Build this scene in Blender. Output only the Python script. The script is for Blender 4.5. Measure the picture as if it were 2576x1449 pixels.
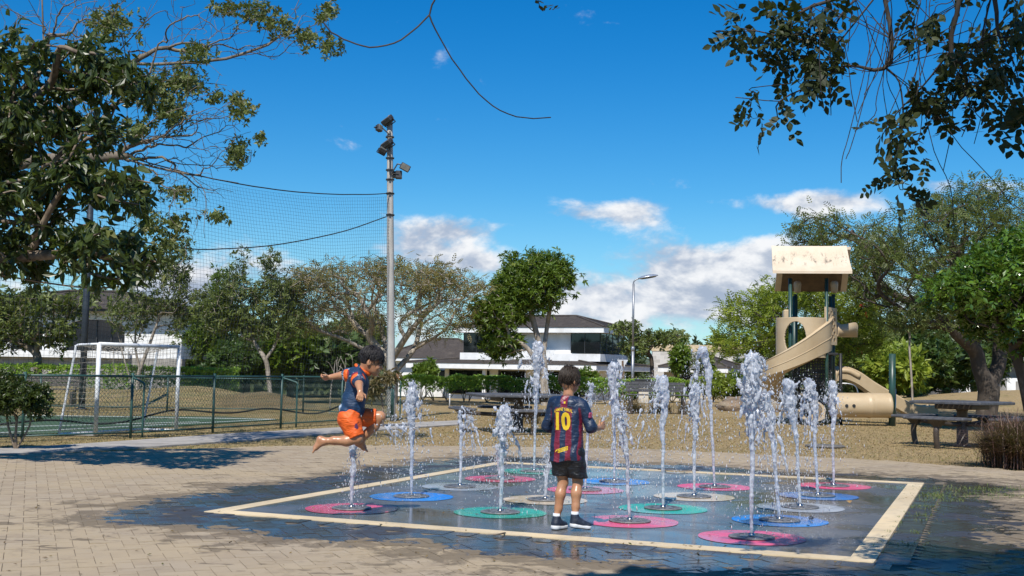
import bpy, math, random
import numpy as np
from mathutils import Matrix, Vector

SC = bpy.context.scene
for _o in list(bpy.data.objects):
    bpy.data.objects.remove(_o)
R = math.radians
PI = math.pi

# ------------------------------------------------------------------ camera
CAM_H, CAM_F, CAM_P, CAM_R = 1.3, 2907.0, R(4.081), R(0.985)   # height, focal (in 2576 px frame), pitch, roll
_cf = np.array([0, math.cos(CAM_P), math.sin(CAM_P)])
_cu0 = np.array([0, -math.sin(CAM_P), math.cos(CAM_P)])
_cx0 = np.array([1.0, 0, 0])
_cx = math.cos(CAM_R) * _cx0 + math.sin(CAM_R) * _cu0
_cu = -math.sin(CAM_R) * _cx0 + math.cos(CAM_R) * _cu0
cam_data = bpy.data.cameras.new('camera')
cam_data.sensor_width = 36.0
cam_data.lens = 36.0 * CAM_F / 2576.0
cam_data.clip_start = 0.05
cam_data.clip_end = 20000
cam = bpy.data.objects.new('camera', cam_data)
SC.collection.objects.link(cam)
cam.matrix_world = Matrix(((_cx[0], _cu[0], -_cf[0], 0), (_cx[1], _cu[1], -_cf[1], 0), (_cx[2], _cu[2], -_cf[2], CAM_H), (0, 0, 0, 1)))
SC.camera = cam

# ------------------------------------------------------------------ sun + sky
SUN_EL, SUN_AZ = R(51), R(13)           # sun behind the photographer, a little to the left
sun_from = np.array([-math.sin(SUN_AZ) * math.cos(SUN_EL), -math.cos(SUN_AZ) * math.cos(SUN_EL), math.sin(SUN_EL)])
sd = bpy.data.lights.new('sun', 'SUN')
sd.energy = 5.0
sd.angle = R(0.53)
sd.color = (1.0, 0.95, 0.87)
sun = bpy.data.objects.new('sun', sd)
SC.collection.objects.link(sun)
sun.rotation_euler = Vector(sun_from).to_track_quat('Z', 'Y').to_euler()

world = bpy.data.worlds.new('World')
SC.world = world
world.use_nodes = True


class NT:
    """small helper to write node trees"""
    def __init__(self, tree):
        self.t = tree
        tree.nodes.clear()

    def n(self, typ, **kw):
        nd = self.t.nodes.new(typ)
        for k, v in kw.items():
            if k.startswith('_'):
                setattr(nd, k[1:], v)
            else:
                key = int(k[1:]) if k[0] == 'i' and k[1:].isdigit() else k.replace('__', ' ')
                s = nd.inputs[key]
                if isinstance(v, bpy.types.NodeSocket):
                    self.t.links.new(v, s)
                elif isinstance(v, (tuple, list)) and len(v) == 3 and s.type == 'RGBA':
                    s.default_value = (*v, 1)
                else:
                    s.default_value = v
        return nd

    def m(self, op, a, b=0.0, c=0.0, clamp=False):
        nd = self.t.nodes.new('ShaderNodeMath')
        nd.operation = op
        nd.use_clamp = clamp
        for i, v in enumerate((a, b, c)):
            if isinstance(v, bpy.types.NodeSocket):
                self.t.links.new(v, nd.inputs[i])
            else:
                nd.inputs[i].default_value = v
        return nd.outputs[0]

    def vm(self, op, a, b=(0, 0, 0)):
        nd = self.t.nodes.new('ShaderNodeVectorMath')
        nd.operation = op
        for i, v in enumerate((a, b)):
            if isinstance(v, bpy.types.NodeSocket):
                self.t.links.new(v, nd.inputs[i])
            else:
                nd.inputs[i].default_value = v
        return nd.outputs[1] if op in ('LENGTH', 'DISTANCE', 'DOT_PRODUCT') else nd.outputs[0]

    def mix(self, f, a, b, blend='MIX'):
        nd = self.t.nodes.new('ShaderNodeMix')
        nd.data_type = 'RGBA'
        nd.blend_type = blend
        nd.clamp_factor = True
        for s, v in ((nd.inputs[0], f), (nd.inputs[6], a), (nd.inputs[7], b)):
            if isinstance(v, bpy.types.NodeSocket):
                self.t.links.new(v, s)
            elif isinstance(v, (tuple, list)):
                s.default_value = (*v, 1) if len(v) == 3 else v
            else:
                s.default_value = v
        return nd.outputs[2]

    def step(self, x, lo, hi):
        nd = self.t.nodes.new('ShaderNodeMapRange')
        nd.interpolation_type = 'SMOOTHSTEP'
        for i, v in enumerate((x, lo, hi)):
            if isinstance(v, bpy.types.NodeSocket):
                self.t.links.new(v, nd.inputs[i])
            else:
                nd.inputs[i].default_value = v
        return nd.outputs[0]

    def noise(self, vec, scale, detail=3, rough=0.55, dist=0.0):
        nd = self.n('ShaderNodeTexNoise', Scale=scale, Detail=detail, Roughness=rough, Distortion=dist)
        if vec is not None:
            self.t.links.new(vec, nd.inputs['Vector'])
        return nd.outputs[0]

    def xyz(self, v):
        nd = self.n('ShaderNodeSeparateXYZ', Vector=v)
        return nd.outputs

    def comb(self, x, y, z):
        return self.n('ShaderNodeCombineXYZ', X=x, Y=y, Z=z).outputs[0]


def pix_dir(px, py):
    """az, el in radians of the direction through a place in the photograph (only used to know where clouds stood)"""
    v = _cf + (px - 1288) / CAM_F * _cx - (py - 724.5) / CAM_F * _cu
    return math.atan2(v[0], v[1]), math.atan2(v[2], math.hypot(v[0], v[1]))


def build_world():
    w = NT(world.node_tree)
    sky = w.n('ShaderNodeTexSky', _sky_type='NISHITA', _sun_disc=False, _sun_elevation=SUN_EL, _sun_rotation=PI + SUN_AZ,
              _altitude=600.0, _air_density=1.0, _dust_density=0.15, _ozone_density=2.2)
    hs = w.n('ShaderNodeHueSaturation', Hue=0.497, Saturation=1.28, Value=1.0, Color=sky.outputs[0]).outputs[0]
    tc = w.n('ShaderNodeTexCoord').outputs['Generated']
    x, y, z = w.xyz(w.vm('NORMALIZE', tc))
    az = w.m('ARCTAN2', x, y)
    el = w.m('ARCSINE', z)
    # cumulus banks near the horizon: fractal noise in azimuth / elevation, denser low down
    u = w.comb(w.m('MULTIPLY', az, 11.0), w.m('MULTIPLY', el, 19.0), 0.0)
    n1 = w.noise(u, 1.0, 8, 0.6, 0.15)
    u2 = w.comb(w.m('MULTIPLY_ADD', az, 11.0, -0.05), w.m('MULTIPLY_ADD', el, 19.0, 0.22), 0.0)
    n2 = w.noise(u2, 1.0, 5, 0.6, 0.15)
    big = w.noise(w.comb(w.m('MULTIPLY', az, 3.0), w.m('MULTIPLY', el, 6.0), 3.0), 1.0, 2)
    cov = w.m('ADD', w.m('MULTIPLY', w.m('SUBTRACT', 1.0, w.step(el, 0.05, 0.14)), 0.20), w.m('MULTIPLY_ADD', big, 0.5, -0.36))
    # clouds that stood in the photograph: (px, py, half width, half height, weight)
    for px, py, sx, sy, wt in ((1530, 535, 150, 46, .42), (1150, 575, 150, 42, .34), (1700, 735, 330, 75, .36), (1080, 620, 160, 60, .10), (2060, 510, 170, 34, .38),
                               (1700, 640, 200, 45, .18), (2420, 470, 110, 30, .28), (470, 735, 130, 60, .3), (1040, 500, 60, 20, .12), (1960, 650, 120, 60, .30), (1050, 640, 160, 40, .16),
                               (1180, 660, 80, 25, .2)):
        a0, e0 = pix_dir(px, py)
        da = w.m('DIVIDE', w.m('SUBTRACT', az, a0), sx / CAM_F)
        de = w.m('DIVIDE', w.m('SUBTRACT', el, e0), sy / CAM_F)
        g = w.m('EXPONENT', w.m('MULTIPLY', w.m('ADD', w.m('MULTIPLY', da, da), w.m('MULTIPLY', de, de)), -1.0))
        cov = w.m('MULTIPLY_ADD', g, wt, cov)
    dens = w.m('ADD', n1, cov)
    mask = w.step(dens, 0.54, 0.76)
    lit = w.step(w.m('SUBTRACT', n1, n2), -0.11, 0.13)
    thick = w.step(dens, 0.62, 0.95)
    grey = w.mix(thick, (4.6, 5.6, 7.3), (4.3, 5.2, 6.7))
    ccol = w.mix(lit, grey, (10.2, 10.4, 10.7))
    haze = w.m('MULTIPLY', w.m('SUBTRACT', 1.0, w.step(el, 0.0, 0.16)), 0.35)
    tint = w.mix(w.step(el, 0.02, 0.36), (.74, 1.14, 1.28), (.08, .98, 1.42))
    hs = w.mix(1.0, hs, tint, 'MULTIPLY')
    base = w.mix(haze, hs, (4.6, 7.2, 9.6))
    below = w.step(el, -0.02, 0.0)
    col = w.mix(w.m('MULTIPLY', mask, below), base, ccol)
    bg = w.n('ShaderNodeBackground', Color=col, Strength=0.082)
    w.n('ShaderNodeOutputWorld', Surface=bg.outputs[0])


build_world()
world.cycles.sampling_method = 'MANUAL'
world.cycles.sample_map_resolution = 512
vs = SC.view_settings
vs.view_transform = 'Standard'
vs.look = 'None'
vs.exposure = 0.15
vs.gamma = 1.0
vs.use_curve_mapping = False
cy = SC.cycles
cy.use_denoising = True
cy.use_adaptive_sampling = True
cy.adaptive_threshold = 0.012
cy.max_bounces = 8
cy.diffuse_bounces = 3
cy.glossy_bounces = 3
cy.transmission_bounces = 6
cy.transparent_max_bounces = 12
cy.caustics_reflective = False
cy.caustics_refractive = False
cy.sample_clamp_indirect = 4.0
cy.sample_clamp_direct = 6.0


# ------------------------------------------------------------------ places
def G(px, py, z=0.0):
    """ground point seen at a place of the 2576 px wide photograph"""
    v = _cf + (px - 1288) / CAM_F * _cx - (py - 724.5) / CAM_F * _cu
    t = (z - CAM_H) / v[2]
    return np.array([v[0] * t, v[1] * t, z])


def U(px, py, Y):
    """point at depth Y along the street axis seen at that place"""
    v = _cf + (px - 1288) / CAM_F * _cx - (py - 724.5) / CAM_F * _cu
    t = Y / v[1]
    return np.array([v[0] * t, Y, CAM_H + v[2] * t])


# ------------------------------------------------------------------ mesh helpers
COL = SC.collection


def tag(o, label=None, cat=None, group=None, kind=None):
    if label: o['label'] = label
    if cat: o['category'] = cat
    if group: o['group'] = group
    if kind: o['kind'] = kind
    return o


def empty(name, loc=(0, 0, 0), rz=0.0, label=None, cat=None, group=None):
    o = bpy.data.objects.new(name, None)
    o.empty_display_size = 0.1
    COL.objects.link(o)
    o.location = [float(c) for c in loc]
    o.rotation_euler = (0, 0, rz)
    return tag(o, label, cat, group)


def mesh_data(name, V, F, smooth=False, attr=None):
    """V (n,3); F: an (m,k) array or a list of such arrays; attr: dict name -> per-vertex float"""
    V = np.asarray(V, dtype=np.float32)
    if not isinstance(F, (list, tuple)):
        F = [F]
    F = [np.asarray(f, dtype=np.int32) for f in F if len(f)]
    me = bpy.data.meshes.new(name)
    nl = sum(f.size for f in F)
    nf = sum(len(f) for f in F)
    me.vertices.add(len(V))
    me.vertices.foreach_set('co', V.ravel())
    me.loops.add(nl)
    me.polygons.add(nf)
    me.loops.foreach_set('vertex_index', np.concatenate([f.ravel() for f in F]))
    tot = np.concatenate([np.full(len(f), f.shape[1], dtype=np.int32) for f in F])
    st = np.concatenate([[0], np.cumsum(tot)[:-1]]).astype(np.int32)
    me.polygons.foreach_set('loop_start', st)
    me.polygons.foreach_set('loop_total', tot)
    me.update(calc_edges=True)
    me.polygons.foreach_set('use_smooth', np.full(nf, bool(smooth), dtype=bool))
    if attr:
        for k, a in attr.items():
            at = me.attributes.new(k, 'FLOAT', 'POINT')
            at.data.foreach_set('value', np.asarray(a, dtype=np.float32))
    return me


def obj(name, me, mat=None, parent=None, loc=None):
    o = bpy.data.objects.new(name, me)
    COL.objects.link(o)
    if mat is not None:
        if not me.materials:
            me.materials.append(mat)
    if parent is not None:
        o.parent = parent
    if loc is not None:
        o.location = [float(c) for c in loc]
    return o


class MB:
    """collects shapes into one mesh"""
    def __init__(self):
        self.V, self.F, self.A, self.n = [], {}, [], 0

    def add(self, V, F, a=0.0):
        V = np.asarray(V, dtype=float).reshape(-1, 3)
        if not isinstance(F, (list, tuple)) or (len(F) and not hasattr(F[0], 'shape')):
            F = [np.asarray(F, dtype=np.int32)]
        for f in F:
            f = np.asarray(f, dtype=np.int32)
            if f.size:
                self.F.setdefault(f.shape[1], []).append(f + self.n)
        self.V.append(V)
        self.A.append(np.full(len(V), a) if np.isscalar(a) else np.asarray(a))
        self.n += len(V)
        return self

    def box(self, c, s, rz=0.0, rx=0.0, ry=0.0, bev=0.0, a=0.0):
        V, F = box_vf(s, bev)
        M = rotm(rx, ry, rz)
        return self.add(V @ M.T + np.asarray(c, float), F, a)

    def tube(self, pts, r, k=8, caps=True, a=0.0):
        V, F = tube_vf(pts, r, k, caps)
        return self.add(V, F, a)

    def lathe(self, prof, c=(0, 0, 0), k=20, M=None, a=0.0):
        V, F = lathe_vf(prof, k)
        if M is not None: V = V @ np.asarray(M).T
        return self.add(V + np.asarray(c, float), F, a)

    def prism(self, poly, z0, z1, a=0.0):
        poly = np.asarray(poly, float)
        n = len(poly)
        V = np.concatenate([np.c_[poly, np.full(n, z0)], np.c_[poly, np.full(n, z1)]])
        i = np.arange(n); j = (i + 1) % n
        self.add(V, [np.c_[i, j, j + n, i + n], (i + n)[None, :], i[::-1][None, :]], a)
        return self

    def build(self, name, mat, parent=None, smooth=False, loc=None, attr=False):
        V = np.concatenate(self.V)
        me = mesh_data(name, V, [np.concatenate(f) for f in self.F.values()], smooth, {'var': np.concatenate(self.A)} if attr else None)
        return obj(name, me, mat, parent, loc)


def rotm(rx=0.0, ry=0.0, rz=0.0):
    cx, sx, cy_, sy, cz, sz = math.cos(rx), math.sin(rx), math.cos(ry), math.sin(ry), math.cos(rz), math.sin(rz)
    X = np.array([[1, 0, 0], [0, cx, -sx], [0, sx, cx]])
    Y = np.array([[cy_, 0, sy], [0, 1, 0], [-sy, 0, cy_]])
    Z = np.array([[cz, -sz, 0], [sz, cz, 0], [0, 0, 1]])
    return Z @ Y @ X


def box_vf(s, bev=0.0):
    hx, hy, hz = np.asarray(s, float) / 2
    if bev <= 0:
        V = np.array([[x, y, z] for z in (-hz, hz) for y in (-hy, hy) for x in (-hx, hx)])
        F = np.array([[0, 2, 3, 1], [4, 5, 7, 6], [0, 1, 5, 4], [2, 6, 7, 3], [0, 4, 6, 2], [1, 3, 7, 5]])
        return V, [F]
    b = min(bev, hx * .9, hy * .9, hz * .9)
    V, idx = [], {}
    for sx in (-1, 1):
        for sy in (-1, 1):
            for sz in (-1, 1):
                for ax in range(3):
                    p = [sx * (hx - b), sy * (hy - b), sz * (hz - b)]
                    p[ax] = (sx * hx, sy * hy, sz * hz)[ax]
                    idx[sx, sy, sz, ax] = len(V)
                    V.append(p)
    F4, F3 = [], []
    for ax in range(3):
        o = [i for i in range(3) if i != ax]
        for s_ in (-1, 1):
            q = []
            for t in ((-1, -1), (1, -1), (1, 1), (-1, 1)):
                k = [0, 0, 0]; k[ax] = s_; k[o[0]] = t[0]; k[o[1]] = t[1]
                q.append(idx[(*k, ax)])
            if (s_ > 0) == (ax == 1): q = q[::-1]
            F4.append(q)
    for ax in range(3):
        o = [i for i in range(3) if i != ax]
        for t in ((-1, -1), (1, -1), (1, 1), (-1, 1)):
            k0 = [0, 0, 0]; k0[o[0]] = t[0]; k0[o[1]] = t[1]
            k1 = list(k0); k0[ax] = -1; k1[ax] = 1
            F4.append([idx[(*k0, o[0])], idx[(*k1, o[0])], idx[(*k1, o[1])], idx[(*k0, o[1])]])
    for sx in (-1, 1):
        for sy in (-1, 1):
            for sz in (-1, 1):
                F3.append([idx[sx, sy, sz, 0], idx[sx, sy, sz, 1], idx[sx, sy, sz, 2]])
    return np.array(V), [np.array(F4), np.array(F3)]


def tube_vf(pts, r, k=8, caps=True):
    P = np.asarray(pts, float)
    n = len(P)
    r = np.broadcast_to(np.asarray(r, float), (n,))
    T = np.gradient(P, axis=0)
    T /= np.linalg.norm(T, axis=1)[:, None] + 1e-9
    up = np.array([0, 0, 1.0]) if abs(T[0, 2]) < .9 else np.array([1.0, 0, 0])
    N = np.zeros_like(P)
    v = np.cross(T[0], up); v /= np.linalg.norm(v)
    for i in range(n):
        v = v - T[i] * (v @ T[i]); v /= np.linalg.norm(v) + 1e-9
        N[i] = v
    B = np.cross(T, N)
    a = np.arange(k) * 2 * PI / k
    V = P[:, None, :] + r[:, None, None] * (np.cos(a)[None, :, None] * N[:, None, :] + np.sin(a)[None, :, None] * B[:, None, :])
    V = V.reshape(-1, 3)
    i = (np.arange(n - 1)[:, None] * k + np.arange(k)[None, :]).ravel()
    j = (np.arange(n - 1)[:, None] * k + (np.arange(k)[None, :] + 1) % k).ravel()
    F = [np.c_[i, j, j + k, i + k]]
    if caps:
        F.append(np.array([np.arange(k)[::-1], np.arange(k) + (n - 1) * k]))
    return V, F


def lathe_vf(prof, k=20):
    prof = np.asarray(prof, float)
    n = len(prof)
    a = np.arange(k) * 2 * PI / k
    V = np.stack([prof[:, 0][:, None] * np.cos(a), prof[:, 0][:, None] * np.sin(a), np.repeat(prof[:, 1][:, None], k, 1)], -1).reshape(-1, 3)
    i = (np.arange(n - 1)[:, None] * k + np.arange(k)[None, :]).ravel()
    j = (np.arange(n - 1)[:, None] * k + (np.arange(k)[None, :] + 1) % k).ravel()
    F = [np.c_[i, j, j + k, i + k]]
    F.append(np.array([np.arange(k)[::-1], np.arange(k) + (n - 1) * k]))
    return V, F


def copy_tree(o, parent=None):
    c = o.copy()
    COL.objects.link(c)
    c.parent = parent
    for ch in o.children:
        copy_tree(ch, c)
    return c


def smooth_path(P, n=8):
    """Catmull-Rom through control points; works on rows of any width"""
    P = np.asarray(P, float)
    Q = np.concatenate([[2 * P[0] - P[1]], P, [2 * P[-1] - P[-2]]])
    out = []
    for i in range(1, len(Q) - 2):
        t = np.linspace(0, 1, n, endpoint=False)[:, None]
        a, b, c, d = Q[i - 1], Q[i], Q[i + 1], Q[i + 2]
        out.append(.5 * (2 * b + (c - a) * t + (2 * a - 5 * b + 4 * c - d) * t ** 2 + (3 * b - a - 3 * c + d) * t ** 3))
    out.append(P[-1:])
    return np.concatenate(out)


def in_poly(p, poly):
    p = np.asarray(p); poly = np.asarray(poly)
    x, y = p[:, 0], p[:, 1]
    c = np.zeros(len(p), bool)
    for i in range(len(poly)):
        x1, y1 = poly[i][:2]; x2, y2 = poly[i - 1][:2]
        m = ((y1 > y) != (y2 > y))
        c ^= m & (x < (x2 - x1) * (y - y1) / (y2 - y1 + 1e-12) + x1)
    return c


# ------------------------------------------------------------------ materials
def PM(name, c1, c2=None, scale=8.0, rough=0.6, bump=0.0, bscale=40.0, metal=0.0, detail=4, spec=0.5, coat=0.0, stretch=(1, 1, 1), c3=None, s3=1.5, space='Object', lo=.35, hi=.65):
    """Principled surface with two (three) tones mixed by noise and a fine relief"""
    m = bpy.data.materials.new(name)
    m.use_nodes = True
    t = NT(m.node_tree)
    co = t.n('ShaderNodeTexCoord').outputs['Object'] if space == 'Object' else t.n('ShaderNodeNewGeometry').outputs['Position']
    if stretch != (1, 1, 1):
        co = t.n('ShaderNodeMapping', Vector=co, Scale=stretch).outputs[0]
    col = c1
    if c2 is not None:
        col = t.mix(t.step(t.noise(co, scale, detail), lo, hi), c1, c2)
    if c3 is not None:
        col = t.mix(t.step(t.noise(co, s3, 5, .65), .5, .72), col, c3)
    b = t.n('ShaderNodeBsdfPrincipled', Roughness=rough, Metallic=metal)
    b.inputs['Specular IOR Level'].default_value = spec
    b.inputs['Coat Weight'].default_value = coat
    s = b.inputs['Base Color']
    if isinstance(col, bpy.types.NodeSocket): t.t.links.new(col, s)
    else: s.default_value = (*col, 1)
    if bump:
        bn = t.n('ShaderNodeBump', Strength=bump, Distance=0.02, Height=t.noise(co, bscale, 5))
        t.t.links.new(bn.outputs[0], b.inputs['Normal'])
    t.n('ShaderNodeOutputMaterial', Surface=b.outputs[0])
    return m


def leaf_mat(name, c1, c2, c3=None, rough=0.45, trans=0.3, spec=0.5):
    """leaf: tones by the per-leaf value 'var', with light passing through the blade"""
    m = bpy.data.materials.new(name)
    m.use_nodes = True
    t = NT(m.node_tree)
    v = t.n('ShaderNodeAttribute', _attribute_name='var').outputs['Fac']
    col = t.mix(t.step(v, 0.0, 0.8), c1, c2)
    if c3 is not None:
        col = t.mix(t.step(v, .8, .98), col, c3)
    b = t.n('ShaderNodeBsdfPrincipled', Base__Color=col, Roughness=rough)
    b.inputs['Specular IOR Level'].default_value = spec
    tr = t.n('ShaderNodeBsdfTranslucent', Color=t.mix(0.5, col, (.25, .35, .03)))
    mx = t.n('ShaderNodeMixShader', i0=trans, i1=b.outputs[0], i2=tr.outputs[0])
    t.n('ShaderNodeOutputMaterial', Surface=mx.outputs[0])
    return m
# ================================================================== SETTING
rng = np.random.default_rng(7)
PAD_O = np.array([-2.70, 10.38])
PAD_T = -0.39237
PAD_W, PAD_D, STRIP = 5.70, 6.70, 0.177
E1 = np.array([math.cos(PAD_T), math.sin(PAD_T)])
E2 = np.array([-math.sin(PAD_T), math.cos(PAD_T)])


def pad(a, b, z=0.0):
    p = PAD_O + a * E1 + b * E2
    return np.array([p[0], p[1], z])


PAD_C = PAD_O + PAD_W / 2 * E1 + PAD_D / 2 * E2


def wet_node(t, pos):
    """1 where the paving is wet: a ragged band round the pad, with drips that ran off it"""
    v = t.n('ShaderNodeMapping', Vector=t.vm('SUBTRACT', pos, (PAD_C[0], PAD_C[1], 0)), Rotation=(0, 0, -PAD_T)).outputs[0]
    x, y, _ = t.xyz(v)
    qx = t.m('MAXIMUM', t.m('SUBTRACT', t.m('ABSOLUTE', x), PAD_W / 2), 0.0)
    qy = t.m('MAXIMUM', t.m('SUBTRACT', t.m('ABSOLUTE', y), PAD_D / 2), 0.0)
    d = t.m('SQRT', t.m('ADD', t.m('MULTIPLY', qx, qx), t.m('MULTIPLY', qy, qy)))
    n1 = t.noise(pos, 0.9, 2)
    n2 = t.noise(pos, 5.0, 5, .65, .6)
    n3 = t.noise(t.n('ShaderNodeMapping', Vector=pos, Rotation=(0, 0, R(22)), Scale=(1.2, 3.4, 1)).outputs[0], 1.6, 3)
    lim = t.m('ADD', t.m('MULTIPLY_ADD', n1, 1.5, 0.12), t.m('MULTIPLY_ADD', n2, 1.7, -0.86))
    w = t.step(t.m('SUBTRACT', lim, d), -0.03, 0.05)
    n4 = t.noise(pos, 3.0, 6, .7, .8)
    damp = t.step(t.m('ADD', t.m('SUBTRACT', lim, d), t.m('MULTIPLY_ADD', n4, 3.4, -1.15)), -.1, .35)
    # stray splashes further out
    sp = t.m('MULTIPLY', t.step(n3, .61, .64), t.step(t.m('SUBTRACT', 2.8, d), 0, .6))
    return w, t.m('MAXIMUM', damp, sp)


def mat_paver():
    m = bpy.data.materials.new('concrete_paver')
    m.use_nodes = True
    t = NT(m.node_tree)
    pos = t.n('ShaderNodeNewGeometry').outputs['Position']
    v = t.n('ShaderNodeAttribute', _attribute_name='var').outputs['Fac']
    wet, d = wet_node(t, pos)
    c = t.mix(v, (.325, .255, .175), (.385, .312, .222))
    c = t.mix(t.step(t.noise(pos, .8, 4), .38, .66), c, (.40, .315, .205))
    c = t.mix(t.m('MULTIPLY', t.step(t.noise(pos, 2.6, 6, .7), .52, .72), .6), c, (.235, .185, .13))
    c = t.mix(t.m('MULTIPLY', t.step(t.noise(pos, 11, 6, .75), .55, .72), .45), c, (.20, .16, .115))
    c = t.mix(t.m('MULTIPLY', t.step(t.noise(pos, 160, 2), .55, .75), .35), c, (.22, .18, .14))
    c = t.mix(t.m('MULTIPLY', d, .66), c, (.10, .078, .053))
    c = t.mix(t.m('MULTIPLY', wet, .93), c, (.046, .041, .038))
    ro = t.m('MULTIPLY_ADD', wet, t.m('MULTIPLY_ADD', t.step(t.noise(pos, 1.3, 4, .6), .46, .68), .34, -.70), .86)
    b = t.n('ShaderNodeBsdfPrincipled', Base__Color=c, Roughness=ro)
    t.t.links.new(t.m('MULTIPLY_ADD', wet, .3, .25), b.inputs['Specular IOR Level'])
    bn = t.n('ShaderNodeBump', Strength=t.m('MULTIPLY_ADD', wet, -.31, .34), Distance=.004, Height=t.noise(pos, 220, 4))
    bn2 = t.n('ShaderNodeBump', Strength=t.m('MULTIPLY_ADD', wet, -.185, .22), Distance=.012, Height=t.noise(pos, 7, 3), Normal=bn.outputs[0])
    t.t.links.new(bn2.outputs[0], b.inputs['Normal'])
    t.n('ShaderNodeOutputMaterial', Surface=b.outputs[0])
    return m


def mat_slab(name, c1, c2, painted=False, wear=.45, dry=.0):
    m = bpy.data.materials.new(name)
    m.use_nodes = True
    t = NT(m.node_tree)
    pos = t.n('ShaderNodeNewGeometry').outputs['Position']
    c = t.mix(t.step(t.noise(pos, 1.3, 5, .6), .35, .68), c1, c2)
    if painted:
        c = t.mix(t.m('MULTIPLY', t.step(t.noise(pos, 5, 7, .75, .4), .53, .60), wear), c, (.13, .13, .13))
    else:
        c = t.mix(t.m('MULTIPLY', t.step(t.noise(pos, 4, 6, .7), .5, .75), .5), c, (.075, .075, .07))
        c = t.mix(t.m('MULTIPLY', t.step(t.noise(pos, .7, 3), .55, .75), .4), c, (.11, .105, .07))
    n = t.noise(pos, 1.1, 4, .6)
    pud = t.step(t.noise(t.n('ShaderNodeMapping', Vector=pos, Location=(3.1, 1.7, 0)).outputs[0], .75, 4, .55, .5), .40, .52)
    ro = t.m('ADD', t.m('MULTIPLY_ADD', pud, -.20, t.m('MULTIPLY_ADD', t.step(n, .35, .7), .16, .27)), dry)
    b = t.n('ShaderNodeBsdfPrincipled', Base__Color=t.mix(t.m('MULTIPLY', pud, .45 if not painted else .12), c, (.05, .052, .055)), Roughness=ro)
    b.inputs['Specular IOR Level'].default_value = .5 if not dry else .25
    mp = t.n('ShaderNodeMapping', Vector=pos, Rotation=(0, 0, .1), Scale=(1, 2.2, 1)).outputs[0]
    bn = t.n('ShaderNodeBump', Strength=t.m('MULTIPLY_ADD', pud, -.065, .09), Distance=.01, Height=t.noise(mp, 14, 4, .6, .8))
    bn2 = t.n('ShaderNodeBump', Strength=t.m('MULTIPLY_ADD', pud, -.18, .2), Distance=.003, Height=t.noise(pos, 130, 3), Normal=bn.outputs[0])
    t.t.links.new(bn2.outputs[0], b.inputs['Normal'])
    t.n('ShaderNodeOutputMaterial', Surface=b.outputs[0])
    return m


def mat_ground():
    m = bpy.data.materials.new('dry_lawn')
    m.use_nodes = True
    t = NT(m.node_tree)
    pos = t.n('ShaderNodeNewGeometry').outputs['Position']
    c = t.mix(t.step(t.noise(pos, 14, 6, .7), .32, .7), (.37, .272, .138), (.27, .195, .10))
    c = t.mix(t.step(t.noise(pos, 46, 4, .7), .52, .7), c, (.42, .315, .17))
    g = t.m('MULTIPLY', t.step(t.noise(pos, .55, 4, .65), .50, .68), t.step(t.noise(pos, 5, 4, .7), .42, .62))
    x_, y_, z_ = t.xyz(pos)
    fld = t.m('MULTIPLY', t.m('SUBTRACT', 1.0, t.step(x_, -5.5, -2.0)), t.m('MULTIPLY', t.step(t.noise(pos, 2.2, 5, .7), .30, .62), .62))
    g = t.m('MAXIMUM', g, fld)
    c = t.mix(t.m('MULTIPLY', g, .75), c, (.125, .138, .040))
    dirt = t.step(t.m('SUBTRACT', 1.9, t.vm('DISTANCE', pos, (-7.9, 37.2, .4))), 0, .7)
    c = t.mix(t.m('MULTIPLY', dirt, .5), c, (.13, .085, .05))
    c = t.mix(t.m('MULTIPLY', t.step(t.noise(pos, 1.7, 5), .58, .74), .6), c, (.125, .092, .05))
    b = t.n('ShaderNodeBsdfPrincipled', Base__Color=c, Roughness=.95)
    b.inputs['Specular IOR Level'].default_value = .15
    bn = t.n('ShaderNodeBump', Strength=.7, Distance=.05, Height=t.noise(pos, 40, 5, .7))
    t.t.links.new(bn.outputs[0], b.inputs['Normal'])
    t.n('ShaderNodeOutputMaterial', Surface=b.outputs[0])
    return m


def sstep(x, a, b):
    t = np.clip((x - a) / (b - a), 0, 1)
    return t * t * (3 - 2 * t)


def vnoise(x, y, s, seed=0):
    """cheap smooth value noise"""
    r = np.random.default_rng(seed).random((64, 64))
    x = np.asarray(x) * s; y = np.asarray(y) * s
    xi, yi = np.floor(x).astype(int), np.floor(y).astype(int)
    fx, fy = x - xi, y - yi
    fx = fx * fx * (3 - 2 * fx); fy = fy * fy * (3 - 2 * fy)
    a = r[xi % 64, yi % 64]; b = r[(xi + 1) % 64, yi % 64]; c = r[xi % 64, (yi + 1) % 64]; d = r[(xi + 1) % 64, (yi + 1) % 64]
    return (a * (1 - fx) + b * fx) * (1 - fy) + (c * (1 - fx) + d * fx) * fy


def hump(x, y, cx, cy_, rx, ry, h):
    d = np.sqrt(((x - cx) / rx) ** 2 + ((y - cy_) / ry) ** 2)
    return h * (1 - sstep(d, 0, 1))


def terrain(x, y):
    x = np.asarray(x, float); y = np.asarray(y, float)
    z = -0.035 + 0.0 * x
    z = z - 1.25 * sstep(y, 53, 78) * (1 - sstep(x, 12, 24)) - 1.0 * sstep(y, 80, 140)
    z = z + hump(x, y, 27, 56, 15, 11, 0.85)
    z = z + hump(x, y, -10.8, 39.5, 4.2, 3.2, 0.62) + hump(x, y, -7.9, 37.6, 2.1, 2.0, 0.52) + hump(x, y, -15.5, 40, 4, 3, .55)
    far = sstep(y, 20, 60) * .12
    return z + far * (vnoise(x, y, .12, 3) - .5)


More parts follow.
